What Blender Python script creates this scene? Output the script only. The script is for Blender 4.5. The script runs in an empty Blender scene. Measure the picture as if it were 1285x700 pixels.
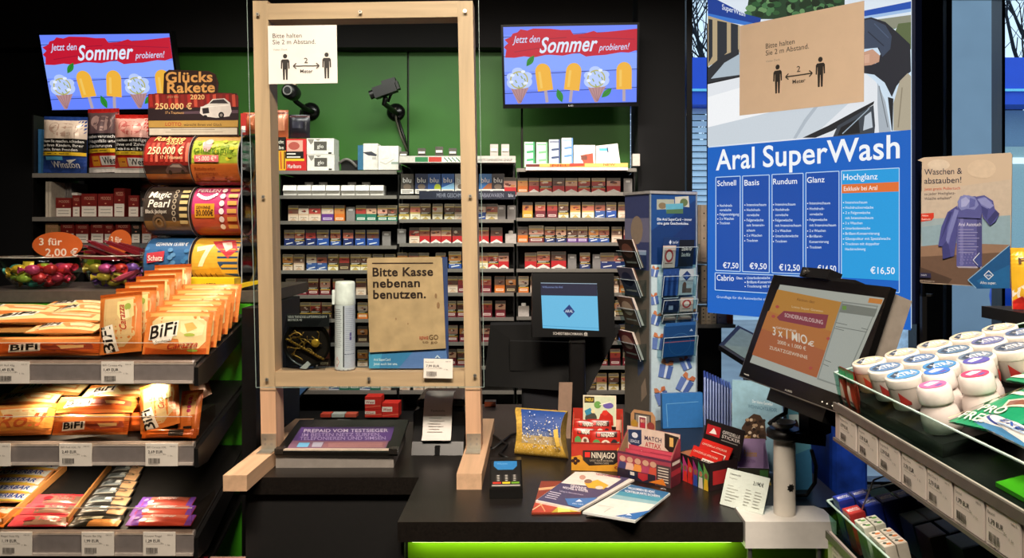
import bpy, bmesh, math, random
from mathutils import Vector, Matrix
random.seed(7)
SC = bpy.context.scene
COL = SC.collection
PI = math.pi
# ------------------------------------------------------------------ camera
EYE, F, CX, CY = 1.55, 964.0, 675.0, 288.0      # eye height, focal length and principal point in pixels of the 1285x700 frame
cam_data = bpy.data.cameras.new('camera')
cam_data.sensor_width = 36.0
cam_data.lens = 36.0 * F / 1285.0
cam_data.shift_x = -(CX - 642.5) / 1285.0
cam_data.shift_y = -(350.0 - CY) / 1285.0
cam_data.clip_start, cam_data.clip_end = 0.05, 200.0
cam = bpy.data.objects.new('camera', cam_data)
cam.location = (0, 0, EYE)
cam.rotation_euler = (PI / 2, 0, 0)
COL.objects.link(cam)
SC.camera = cam
# ------------------------------------------------------------------ view, sky, lamps
vs = SC.view_settings
vs.view_transform = 'Standard'; vs.look = 'None'; vs.gamma = 1.0; vs.use_curve_mapping = False
vs.exposure = 0.0
world = bpy.data.worlds.new('dusk'); SC.world = world
world.use_nodes = True
_bg = world.node_tree.nodes['Background']
_bg.inputs[0].default_value = (0.70, 0.86, 1.0, 1)
_bg.inputs[1].default_value = 1.3

def aim(o, target):
    d = Vector(target) - Vector(o.location)
    o.rotation_euler = d.to_track_quat('-Z', 'Y').to_euler()

def area(name, loc, target, sx, sy, power, col, spread=PI):
    l = bpy.data.lights.new(name, 'AREA'); l.shape = 'RECTANGLE'; l.size = sx; l.size_y = sy
    l.energy = power; l.color = col; l.spread = spread
    o = bpy.data.objects.new(name, l); o.location = loc; aim(o, target); COL.objects.link(o); return o

def spot(name, loc, target, power, col, angle, blend=.6, r=.03):
    l = bpy.data.lights.new(name, 'SPOT'); l.energy = power; l.color = col
    l.spot_size = math.radians(angle); l.spot_blend = blend; l.shadow_soft_size = r
    o = bpy.data.objects.new(name, l); o.location = loc; aim(o, target); COL.objects.link(o); return o

WARM = (1.0, .86, .71); NEUT = (1.0, .92, .84)
area('ceiling_light', (-.25, .2, 2.9), (-.2, 1.9, 1.2), .6, .4, 37, WARM, 2.0)
area('ceiling_light', (.45, .35, 2.9), (.5, 1.6, 1.1), .4, .3, 22, WARM, 2.0)
area('wall_shelf_light', (-.45, 3.2, 2.85), (-.45, 4.05, 1.0), 2.6, .2, 34, NEUT, 2.2)
spot('promo_shelf_light', (.33, 3.35, 2.9), (.33, 4.1, 1.85), 60, NEUT, 30, .8)
spot('candy_light', (-1.05, 1.62, 2.9), (-1.02, 1.80, 1.35), 120, WARM, 42, .8, .05)
spot('ticket_light', (-.75, .9, 2.9), (-.88, 2.0, 1.6), 26, WARM, 24, .8, .05)
spot('gum_light', (.72, .35, 2.9), (.62, .85, 1.3), 17, NEUT, 38, .8, .05)
spot('gift_rack_light', (.35, .9, 2.9), (.38, 2.3, 1.4), 60, NEUT, 24, .8, .05)
spot('tobacco_light', (-1.75, 2.6, 2.9), (-1.95, 3.3, 1.75), 32, WARM, 34, .8, .05)  # spot added to brighten the tobacco pouches
for _x, _z, _p in ((-1.05, 1.22, 4.0), (-.86, 1.22, 4.0), (-1.10, 1.035, 1.6), (-.92, 1.035, 1.6)):
    spot('tray_lamp', (_x, 1.70, _z), (_x, 1.77, _z - .25), _p, (1, .84, .62), 125, .7, .012)

# ------------------------------------------------------------------ helpers
def lin(c):
    if isinstance(c, str):
        c = c.lstrip('#'); c = tuple(int(c[i:i + 2], 16) / 255 for i in (0, 2, 4))
    return tuple((v / 12.92 if v <= .04045 else ((v + .055) / 1.055) ** 2.4) for v in c)

_mats = {}
def mat(col, rough=.5, metal=0.0, noise=.08, scale=60.0, bump=0.0, kind='plain'):
    """A procedural surface: base colour and roughness varied by noise."""
    key = ('m', col, rough, metal, noise, scale, bump, kind)
    if key in _mats: return _mats[key]
    m = bpy.data.materials.new('surface'); m.use_nodes = True
    nt = m.node_tree; N, L = nt.nodes, nt.links
    b = N['Principled BSDF']
    c = lin(col)
    b.inputs['Metallic'].default_value = metal
    b.inputs['Roughness'].default_value = rough
    tc = N.new('ShaderNodeTexCoord')
    tex = N.new('ShaderNodeTexNoise'); tex.inputs['Scale'].default_value = scale; tex.inputs['Detail'].default_value = 3
    src = tc.outputs['Object']
    if kind == 'wood':
        mp = N.new('ShaderNodeMapping'); mp.inputs['Scale'].default_value = (1, 1, .06)
        L.new(src, mp.inputs[0]); src = mp.outputs[0]
    if kind == 'wood_x':
        mp = N.new('ShaderNodeMapping'); mp.inputs['Scale'].default_value = (.06, 1, 1)
        L.new(src, mp.inputs[0]); src = mp.outputs[0]
    if kind == 'wood_y':
        mp = N.new('ShaderNodeMapping'); mp.inputs['Scale'].default_value = (1, .06, 1)
        L.new(src, mp.inputs[0]); src = mp.outputs[0]
    L.new(src, tex.inputs['Vector'])
    ramp = N.new('ShaderNodeValToRGB')
    lo, hi = 1 - noise * 1.6, 1 + noise
    ramp.color_ramp.elements[0].position = .3; ramp.color_ramp.elements[1].position = .7
    ramp.color_ramp.elements[0].color = (c[0] * lo, c[1] * lo, c[2] * lo, 1)
    ramp.color_ramp.elements[1].color = (min(1, c[0] * hi), min(1, c[1] * hi), min(1, c[2] * hi), 1)
    L.new(tex.outputs['Fac'], ramp.inputs[0]); L.new(ramp.outputs[0], b.inputs['Base Color'])
    if bump:
        bp = N.new('ShaderNodeBump'); bp.inputs['Strength'].default_value = bump; bp.inputs['Distance'].default_value = .002
        L.new(tex.outputs['Fac'], bp.inputs['Height']); L.new(bp.outputs[0], b.inputs['Normal'])
    _mats[key] = m; return m

def ink(col, rough=.45): return mat(col, rough, 0, .04, 90)

def glow(col, s=1.0):
    key = ('g', col, s)
    if key in _mats: return _mats[key]
    m = bpy.data.materials.new('lit_surface'); m.use_nodes = True
    b = m.node_tree.nodes['Principled BSDF']; c = lin(col)
    b.inputs['Base Color'].default_value = (.02, .02, .02, 1); b.inputs['Roughness'].default_value = .25
    b.inputs['Emission Color'].default_value = (*c, 1); b.inputs['Emission Strength'].default_value = s
    tc = m.node_tree.nodes.new('ShaderNodeTexCoord'); tx = m.node_tree.nodes.new('ShaderNodeTexNoise')
    tx.inputs['Scale'].default_value = 300
    mr = m.node_tree.nodes.new('ShaderNodeMapRange'); mr.inputs[3].default_value = s * .96; mr.inputs[4].default_value = s * 1.04
    m.node_tree.links.new(tc.outputs['Object'], tx.inputs['Vector'])
    m.node_tree.links.new(tx.outputs['Fac'], mr.inputs[0]); m.node_tree.links.new(mr.outputs[0], b.inputs['Emission Strength'])
    _mats[key] = m; return m

def clear(tint='#f4fbff', gloss=.05, ior=1.3):
    """Clear acrylic: see-through with a fresnel shine."""
    key = ('c', tint, gloss, ior)
    if key in _mats: return _mats[key]
    m = bpy.data.materials.new('clear_acrylic'); m.use_nodes = True
    N, L = m.node_tree.nodes, m.node_tree.links
    N.remove(N['Principled BSDF'])
    t = N.new('ShaderNodeBsdfTransparent'); t.inputs[0].default_value = (*lin(tint), 1)
    g = N.new('ShaderNodeBsdfGlossy'); g.inputs['Roughness'].default_value = gloss
    fr = N.new('ShaderNodeFresnel'); fr.inputs[0].default_value = ior
    mx = N.new('ShaderNodeMixShader')
    ge = N.new('ShaderNodeNewGeometry'); mu = N.new('ShaderNodeMath'); mu.operation = 'MULTIPLY_ADD'; mu.inputs[1].default_value = -1; mu.inputs[2].default_value = 1
    m2 = N.new('ShaderNodeMath'); m2.operation = 'MULTIPLY'
    L.new(ge.outputs['Backfacing'], mu.inputs[0]); L.new(fr.outputs[0], m2.inputs[0]); L.new(mu.outputs[0], m2.inputs[1]); L.new(m2.outputs[0], mx.inputs[0])
    L.new(t.outputs[0], mx.inputs[1]); L.new(g.outputs[0], mx.inputs[2])
    L.new(mx.outputs[0], N['Material Output'].inputs['Surface'])
    _mats[key] = m; return m

def W(px, py, Y): return Vector(((px - CX) * Y / F, Y, EYE - (py - CY) * Y / F))
def onz(px, py, Z):
    Y = (EYE - Z) * F / (py - CY); return W(px, py, Y)
def X_(px, Y): return (px - CX) * Y / F
def Z_(py, Y): return EYE - (py - CY) * Y / F

MW = {}
def props(o, label=None, cat=None, group=None, kind=None, category=None):
    cat = cat or category
    if label: o['label'] = label
    if cat: o['category'] = cat
    if group: o['group'] = group
    if kind: o['kind'] = kind
    return o

def thing(name, label, cat, loc=(0, 0, 0), rotz=0.0, group=None, rot=None):
    o = bpy.data.objects.new(name, None); COL.objects.link(o)
    o.empty_display_size = .05
    o.location = loc; o.rotation_euler = rot or (0, 0, rotz)
    from mathutils import Euler
    MW[o] = Matrix.Translation(Vector(loc)) @ Euler(o.rotation_euler).to_matrix().to_4x4()
    return props(o, label, cat, group)

class MB:
    """Collects shapes into one mesh."""
    def __init__(s): s.v, s.f, s.m, s.mats, s.sm = [], [], [], [], []
    def slot(s, m):
        if m not in s.mats: s.mats.append(m)
        return s.mats.index(m)
    def add(s, verts, faces, m, smooth=False):
        b = len(s.v); k = s.slot(m)
        s.v += [Vector(v) for v in verts]
        for f in faces: s.f.append([b + i for i in f]); s.m.append(k); s.sm.append(smooth)
        return s
    def hexa(s, p, m):          # 8 corners: bottom ring 0-3, top ring 4-7
        return s.add(p, [(3, 2, 1, 0), (4, 5, 6, 7), (0, 1, 5, 4), (1, 2, 6, 5), (2, 3, 7, 6), (3, 0, 4, 7)], m)
    def box(s, x0, x1, y0, y1, z0, z1, m):
        return s.hexa([(x0, y0, z0), (x1, y0, z0), (x1, y1, z0), (x0, y1, z0), (x0, y0, z1), (x1, y0, z1), (x1, y1, z1), (x0, y1, z1)], m)
    def rbox(s, x0, x1, y0, y1, z0, z1, r, m, axis='z', n=3):
        """Box with rounded edges along one axis and small chamfers at its ends."""
        a = {'z': (0, 1, 2), 'y': (0, 2, 1), 'x': (1, 2, 0)}[axis]
        lo, hi = (x0, y0, z0), (x1, y1, z1)
        u0, u1, w0, w1, t0, t1 = lo[a[0]], hi[a[0]], lo[a[1]], hi[a[1]], lo[a[2]], hi[a[2]]
        def ring(r, ins, t):
            pts = []
            for cu, cw, st in ((u1 - r, w1 - r, 0), (u0 + r, w1 - r, 1), (u0 + r, w0 + r, 2), (u1 - r, w0 + r, 3)):
                for i in range(n + 1):
                    an = (st + i / n) * PI / 2
                    q = [0, 0, 0]; q[a[0]] = cu + (r - ins) * math.cos(an); q[a[1]] = cw + (r - ins) * math.sin(an); q[a[2]] = t
                    pts.append(q)
            return pts
        c = min(r * .4, (t1 - t0) * .3)
        rings = [ring(r, c, t0), ring(r, 0, t0 + c), ring(r, 0, t1 - c), ring(r, c, t1)]
        k = len(rings[0]); vv = sum(rings, []); ff = [tuple(reversed(range(k))), tuple(range(3 * k, 4 * k))]
        for j in range(3):
            for i in range(k): ff.append((j * k + i, j * k + (i + 1) % k, (j + 1) * k + (i + 1) % k, (j + 1) * k + i))
        return s.add(vv, ff, m)
    def obox(s, O, R, U, D, m):
        """Box from a corner and three edge vectors."""
        O, R, U, D = map(Vector, (O, R, U, D))
        return s.hexa([O, O + R, O + R + D, O + D, O + U, O + U + R, O + U + R + D, O + U + D], m)
    def prism(s, pts, vec, m):
        pts = [Vector(p) for p in pts]; vec = Vector(vec); n = len(pts)
        return s.add(pts + [p + vec for p in pts], [tuple(range(n)), tuple(reversed(range(n, 2 * n)))] + [(i, n + i, n + (i + 1) % n, (i + 1) % n) for i in range(n)], m)
    def bar(s, a, b, w, d, m, up=(0, 1, 0)):
        """Square bar from a to b, w across and d along up."""
        a, b = Vector(a), Vector(b); ax = (b - a).normalized(); up = Vector(up)
        if ax.cross(up).length < 1e-3: up = Vector((0, 0, 1))
        sd = ax.cross(up).normalized() * w / 2; uu = sd.cross(ax).normalized() * d / 2
        return s.hexa([a - sd - uu, a + sd - uu, a + sd + uu, a - sd + uu, b - sd - uu, b + sd - uu, b + sd + uu, b - sd + uu], m)
    def lathe(s, prof, c, m, n=24, axis=(0, 0, 1), smooth=True, cap=True):
        ax = Vector(axis).normalized(); q = ax.to_track_quat('Z', 'Y').to_matrix(); c = Vector(c)
        vv, ff = [], []
        for r, z in prof:
            for i in range(n):
                an = 2 * PI * i / n; vv.append(c + q @ Vector((r * math.cos(an), r * math.sin(an), z)))
        k = len(prof)
        for j in range(k - 1):
            for i in range(n): ff.append((j * n + i, j * n + (i + 1) % n, (j + 1) * n + (i + 1) % n, (j + 1) * n + i))
        s.add(vv, ff, m, smooth)
        if cap:
            s.add([vv[i] for i in range(n)], [tuple(reversed(range(n)))], m)
            s.add([vv[(k - 1) * n + i] for i in range(n)], [tuple(range(n))], m)
        return s
    def cyl(s, a, b, r, m, n=16, r2=None):
        a, b = Vector(a), Vector(b)
        return s.lathe([(r, 0), (r2 if r2 is not None else r, (b - a).length)], a, m, n, b - a)
    def tube(s, pts, r, m, n=8):
        pts = [Vector(p) for p in pts]; vv, ff = [], []
        for i, p in enumerate(pts):
            t = (pts[min(i + 1, len(pts) - 1)] - pts[max(i - 1, 0)]).normalized()
            q = t.to_track_quat('Z', 'Y').to_matrix(); rr = r[i] if isinstance(r, (list, tuple)) else r
            for k in range(n): vv.append(p + q @ Vector((rr * math.cos(2 * PI * k / n), rr * math.sin(2 * PI * k / n), 0)))
        for i in range(len(pts) - 1):
            for k in range(n): ff.append((i * n + k, i * n + (k + 1) % n, (i + 1) * n + (k + 1) % n, (i + 1) * n + k))
        ff += [tuple(reversed(range(n))), tuple(range((len(pts) - 1) * n, len(pts) * n))]
        return s.add(vv, ff, m, True)
    def ball(s, c, rx, ry, rz, m, n=12, k=8):
        c = Vector(c); vv, ff = [], []
        for j in range(k + 1):
            ph = PI * j / k
            for i in range(n):
                an = 2 * PI * i / n; vv.append(c + Vector((rx * math.sin(ph) * math.cos(an), ry * math.sin(ph) * math.sin(an), rz * math.cos(ph))))
        for j in range(k):
            for i in range(n): ff.append((j * n + i, (j + 1) * n + i, (j + 1) * n + (i + 1) % n, j * n + (i + 1) % n))
        return s.add(vv, ff, m, True)
    def mesh(s, name):
        me = bpy.data.meshes.new(name)
        me.from_pydata([tuple(v) for v in s.v], [], s.f)
        for m in s.mats: me.materials.append(m)
        me.polygons.foreach_set('material_index', s.m)
        me.polygons.foreach_set('use_smooth', s.sm)
        me.update(); return me
    def build(s, name, parent=None, local=False, base=True, **kw):
        if parent is not None:
            if not local:
                iv = MW[parent].inverted(); s.v = [iv @ v for v in s.v]
            o = bpy.data.objects.new(name, s.mesh(name)); COL.objects.link(o); o.parent = parent
            MW[o] = MW[parent]
        else:
            loc = Vector((0, 0, 0))
            if base and s.v:
                lo = [min(v[i] for v in s.v) for i in range(3)]; hi = [max(v[i] for v in s.v) for i in range(3)]
                loc = Vector(((lo[0] + hi[0]) / 2, (lo[1] + hi[1]) / 2, lo[2])); s.v = [v - loc for v in s.v]
            o = bpy.data.objects.new(name, s.mesh(name)); COL.objects.link(o); o.location = loc
            MW[o] = Matrix.Translation(loc)
        return props(o, **kw) if kw else o

def struct(mb, name): return mb.build(name, kind='structure')

KIDS = {}
def copy_tree(o, loc=None, rotz=None, label=None, group=None, parent=None):
    c = o.copy(); COL.objects.link(c)
    if parent is not None: c.parent = parent
    if loc is not None: c.location = loc
    if rotz is not None: c.rotation_euler = (0, 0, rotz)
    if label: c['label'] = label
    if group: c['group'] = group
    for ch in list(o.children): copy_tree(ch, parent=c)
    return c

_txt = {}
def text_geo(string, bold=0.0, shear=0.0, res=3):
    key = (string, bold, shear, res)
    if key in _txt: return _txt[key]
    cu = bpy.data.curves.new('t', 'FONT'); cu.body = string; cu.size = 1; cu.resolution_u = res
    cu.offset = bold * .5; cu.shear = shear; cu.fill_mode = 'FRONT'; cu.space_character = 1 + bold
    ob = bpy.data.objects.new('t', cu); COL.objects.link(ob)
    dg = bpy.context.evaluated_depsgraph_get(); dg.update()
    me = bpy.data.meshes.new_from_object(ob.evaluated_get(dg))
    vv = [(v.co.x, v.co.y) for v in me.vertices]; ff = [tuple(p.vertices) for p in me.polygons]
    bpy.data.objects.remove(ob); bpy.data.curves.remove(cu); bpy.data.meshes.remove(me)
    if vv:
        x0 = min(v[0] for v in vv); w = max(v[0] for v in vv) - x0
        vv = [(x - x0, y) for x, y in vv]
    else: w = 1
    _txt[key] = (vv, ff, w); return _txt[key]
CAP = max(v[1] for v in text_geo('H')[0])

class Canvas:
    """A printed flat surface: coloured shapes and lettering as thin layers on a plane.
    view=None: drawing coordinates are pixels of the photograph met by the plane; otherwise a rectangle (x0, y0, x1, y1), y down."""
    def __init__(s, O, R, U, w, h, view=None, eps=.00006, paint=ink, warp=None):
        s.O, s.R, s.U = Vector(O), Vector(R).normalized(), Vector(U)
        s.U = (s.U - s.R * s.U.dot(s.R)).normalized()
        s.N = s.R.cross(s.U); s.w, s.h, s.view, s.eps, s.paint, s.warp = w, h, view, eps, paint, warp
        s.mb = MB(); s.l = 4
    def m(s, p):
        if s.view:
            x0, y0, x1, y1 = s.view
            return ((p[0] - x0) / (x1 - x0) * s.w, (y1 - p[1]) / (y1 - y0) * s.h)
        d = Vector(((p[0] - CX) / F, 1, -(p[1] - CY) / F)); e = Vector((0, 0, EYE))
        t = (s.O - e).dot(s.N) / d.dot(s.N); q = e + d * t - s.O
        return (q.dot(s.R), q.dot(s.U))
    def at(s, x, y):
        if s.warp: return s.warp(x, y, s.l * s.eps)
        return s.O + s.R * x + s.U * y + s.N * (s.l * s.eps)
    def poly(s, pts, col, raw=False):
        q = pts if raw else [s.m(p) for p in pts]
        if s.warp: return s.warped(q, col)
        s.mb.add([s.at(*p) for p in q], [tuple(range(len(q)))], s.paint(col)); s.l += 1; return s
    def warped(s, q, col):
        # on a curved sheet: cut the shape into small cells so that it follows the curve
        bm = bmesh.new(); bm.faces.new([bm.verts.new((x, y, 0)) for x, y in q])
        for a in (0, 1):
            lo, hi, full = min(p[a] for p in q), max(p[a] for p in q), (s.w, s.h)[a]
            k = math.floor(lo / full * s.cells) + 1
            while k / s.cells * full < hi:
                n = Vector((1, 0, 0)) if a == 0 else Vector((0, 1, 0))
                bmesh.ops.bisect_plane(bm, geom=bm.verts[:] + bm.edges[:] + bm.faces[:], plane_co=n * (k / s.cells * full), plane_no=n); k += 1
        bm.verts.index_update()
        s.mb.add([s.at(v.co.x, v.co.y) for v in bm.verts], [[v.index for v in f.verts] for f in bm.faces], s.paint(col)); bm.free(); s.l += 1; return s
    cells = 10
    def rect(s, x0, y0, x1, y1, col):
        if s.warp:
            a, b = s.m((x0, y0)), s.m((x1, y1)); n = 16; vv, ff = [], []
            for j in range(n + 1):
                for i in range(n + 1): vv.append(s.at(a[0] + (b[0] - a[0]) * i / n, b[1] + (a[1] - b[1]) * j / n))
            for j in range(n):
                for i in range(n): k = j * (n + 1) + i; ff.append((k, k + 1, k + n + 2, k + n + 1))
            s.mb.add(vv, ff, s.paint(col)); s.l += 1; return s
        return s.poly([(x0, y1), (x1, y1), (x1, y0), (x0, y0)], col)
    def fill(s, col):
        return s.poly([(0, 0), (s.w, 0), (s.w, s.h), (0, s.h)], col, True) if not s.warp else s.rect(s.view[0], s.view[1], s.view[2], s.view[3], col)
    def disc(s, cx, cy, rx, ry, col, n=28, rot=0):
        c, sn = math.cos(rot), math.sin(rot); P = []
        for i in range(n):
            a = -2 * PI * i / n; dx, dy = rx * math.cos(a), ry * math.sin(a); P.append((cx + dx * c - dy * sn, cy + dx * sn + dy * c))
        return s.poly(P, col)
    def ring(s, cx, cy, r0, r1, col, n=28):
        P = [s.m((cx + r * math.cos(2 * PI * i / n), cy + r * math.sin(2 * PI * i / n))) for r in (r0, r1) for i in range(n)]
        s.mb.add([s.at(*p) for p in P], [(i, (i + 1) % n, n + (i + 1) % n, n + i) for i in range(n)], s.paint(col)); s.l += 1; return s
    def line(s, x0, y0, x1, y1, wd, col):
        d = Vector((x1 - x0, y1 - y0)); n = Vector((-d.y, d.x)).normalized() * wd / 2
        return s.poly([(x0 + n.x, y0 + n.y), (x1 + n.x, y1 + n.y), (x1 - n.x, y1 - n.y), (x0 - n.x, y0 - n.y)], col)
    def text(s, xl, yb, xr, string, cap, col, bold=.012, shear=0.0, slope=0.0, res=3):
        """Lettering from xl to xr on baseline yb (slope: how far the baseline drops by xr), capitals cap high."""
        if s.warp: s.l += 5
        vv, ff, w = text_geo(string, bold, shear, res)
        a, b, c = s.m((xl, yb)), s.m((xr, yb + slope)), s.m((xl, yb - cap))
        bx = ((b[0] - a[0]) / w, (b[1] - a[1]) / w); by = ((c[0] - a[0]) / CAP, (c[1] - a[1]) / CAP)
        s.mb.add([s.at(a[0] + x * bx[0] + y * by[0], a[1] + x * bx[1] + y * by[1]) for x, y in vv], ff, s.paint(col)); s.l += 1; return s
    def build(s, name, parent=None, **kw): return s.mb.build(name, parent, **kw)

def quadframe(tl, tr, bl):
    """Origin (bottom left), right and up unit vectors, width and height of a rectangle from three corners."""
    tl, tr, bl = Vector(tl), Vector(tr), Vector(bl)
    R = tr - tl; U = tl - bl; U = U - R * (U.dot(R) / R.dot(R))
    return bl, R.normalized(), U.normalized(), R.length, U.length

def ordinal(i): return ['first', 'second', 'third', 'fourth', 'fifth', 'sixth', 'seventh', 'eighth', 'ninth', 'tenth', 'eleventh', 'twelfth', 'thirteenth', 'fourteenth'][i]

MATTE = mat('#080707', .9, 0, .1, 30); BLACK = mat('#0c0b0b', .45, 0, .1, 30); SATIN = mat('#141313', .3, 0, .1, 40); STEEL = mat('#a8a6a2', .35, .9, .05, 80)
GREY = mat('#8a8884', .45, .2, .05, 60); WHITE = mat('#e8e4dc', .45, 0, .03, 50); PAPER = mat('#efeae0', .6, 0, .02, 50)
ACRYL = clear()

# ================================================================== the room
GREEN_WALL = mat('#2c6a12', .55, 0, .12, 3)
YB = 4.38
struct(MB().box(-3.4, 3.4, -1.6, 4.6, -.05, 0, mat('#2a2725', .4, 0, .15, 8)), 'floor')
struct(MB().box(-3.4, 3.4, -1.6, 4.6, 2.95, 3.0, MATTE), 'ceiling')
struct(MB().box(-3.4, -3.3, -1.5, 4.5, 0, 2.95, MATTE), 'wall_left')
struct(MB().box(3.3, 3.4, -1.5, 4.5, 0, 2.95, MATTE), 'wall_right')
struct(MB().box(-3.3, 3.3, -1.6, -1.5, 0, 2.95, mat('#3a3836', .6)), 'wall_front')
_wb = MB(); _xs = [-3.3, -2.13, X_(512, YB), X_(655, YB), .53]
_wb.box(_xs[0], _xs[1], YB, 4.5, 0, 2.95, MATTE)
for i in (1, 2, 3):
    _wb.box(_xs[i] + (.006 if i > 1 else 0), _xs[i + 1] - .006, YB, 4.5, 0, 2.57, GREEN_WALL)
_wb.box(-2.13, .53, YB + .03, 4.5, 0, 2.95, BLACK)
struct(_wb, 'wall_back')
struct(MB().box(-3.3, .53, 4.28, YB + .03, 2.565, 2.95, mat('#0d0a09', .9, 0, .2, 4)), 'trim_1')
struct(MB().box(.545, .80, 4.18, 4.5, 0, 2.95, MATTE), 'column')
# window: black mullions and panes to the right of the column
DARKM = mat('#0b0d12', .3, 0, .1, 20)
_wf = MB()
for a, b in ((842, 848), (851, 858), (860, 867), (1146, 1179), (1183, 1190), (1252, 1256), (1300, 1320)):
    _wf.box(X_(a, 4.4), X_(b, 4.4), 4.36, 4.46, 0, 2.95, DARKM)
_wf.box(.78, 3.3, 4.36, 4.46, 0, .12, DARKM)
_wf.box(.78, 3.3, 4.36, 4.46, 2.88, 2.95, DARKM)
w1 = struct(_wf, 'window_1')
MB().box(.80, 3.3, 4.40, 4.406, .12, 2.88, clear('#f4faff', .02, 1.3)).build('window_pane', w1)
# ------------------------------------------------------------------ outside the window
struct(MB().box(-20, 40, 4.7, 60, -.35, -.3, mat('#8f979c', .7, 0, .15, 2)), 'ground_outside')
Y0 = 12.0
FASC = mat('#0a4fd0', .4, 0, .03, 4)
cw = thing('car_wash_building', 'blue and white forecourt building seen through the window', 'building', (6, Y0, -.3))
MB().box(-2, 16, Y0, Y0 + .5, Z_(131, Y0), Z_(72, Y0), FASC).build('fascia', cw)
MB().box(-2, 16, Y0 - .05, Y0, Z_(115, Y0), Z_(112, Y0), mat('#7fe0ff', .4)).build('fascia_stripe', cw)
_m = MB()
for k in range(34):
    z = Z_(131, Y0) - .1 * (k + 1)
    _m.obox((-2, Y0 + .3, z), (8.3, 0, 0), (0, .05, .088), (0, .03, 0), mat('#d2e2ec', .5, 0, .03, 3))
_m.box(6.4, 16, Y0 + .6, Y0 + .7, -.3, Z_(131, Y0), mat('#7d9cb4', .5))
_m.build('louvred_wall', cw)
_d = MB().box(7.2, 9.2, Y0 + .5, Y0 + .58, .9, 2.9, mat('#a9c3c0', .3)).build('roller_door', cw)
MB().box(7.3, 9.1, Y0 + .47, Y0 + .5, 2.62, 2.72, glow('#eaffff', 1.2)).build('door_light', _d)
_m = MB().box(X_(1191, 8), X_(1251, 8), 8.0, 8.5, -.3, 5, mat('#8798a3', .35, .1, .06, 2))
props(_m.build('canopy_column'), 'broad grey canopy column outside the window beside the bare tree', 'column')
_m = MB().rbox(X_(1060, 7), X_(1146, 7), 7, 7.6, -.3, Z_(402, 7), .05, mat('#1259d6', .4)).box(X_(1060, 7), X_(1146, 7), 6.95, 7.0, Z_(440, 7), Z_(412, 7), mat('#cfe0ee', .5, 0, .2, 20))
props(_m.build('vacuum_station'), 'blue box with a pale front standing outside behind the till screen', 'service box')
_m = MB()
_m.ball((X_(1268, 5.4), 5.4, Z_(372, 5.4)), .13, .13, .17, FASC)
_m.cyl((X_(1268, 5.4), 5.4, -.3), (X_(1268, 5.4), 5.4, Z_(372, 5.4)), .03, STEEL)
props(_m.build('forecourt_bollard'), 'round blue topped bollard outside near the right edge of the window', 'bollard')
BARK = mat('#20252c', .8, 0, .3, 12)
def tree(px, Y, label, seed, h):
    rnd = random.Random(seed)
    t = thing('bare_tree', label, 'tree', (X_(px, Y), Y, -.3)); mb = MB(); tw = MB()
    def grow(p, d, r, L, n, out):
        q = [p]; rr = [r]
        for i in range(4):
            d = (d + Vector((rnd.uniform(-.2, .2), rnd.uniform(-.2, .2), rnd.uniform(-.02, .16)))).normalized()
            q.append(q[-1] + d * L / 4); rr.append(r * (1 - .14 * (i + 1)))
        out.tube(q, rr, BARK, 5)
        if n == 0: return
        for i in range(5 if n > 1 else 4):
            b = q[rnd.randint(1, 4)]
            a = rnd.uniform(0, 6.28)
            dd = (d + Vector((math.cos(a), math.sin(a) * .6, rnd.uniform(-.1, .5))) * .9).normalized()
            grow(b, dd, r * .45, L * rnd.uniform(.5, .72), n - 1, tw)
    grow(Vector((X_(px, Y), Y, -.3)), Vector((0, 0, 1)), .24, h, 4, mb)
    mb.build('trunk', t); tw.build('branches', t)
tree(1268, 17, 'bare winter tree beyond the building right of the grey canopy column', 4, 5.5)
tree(884, 17, 'bare winter tree seen through the narrow pane left of the price sign', 11, 5.5)

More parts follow.
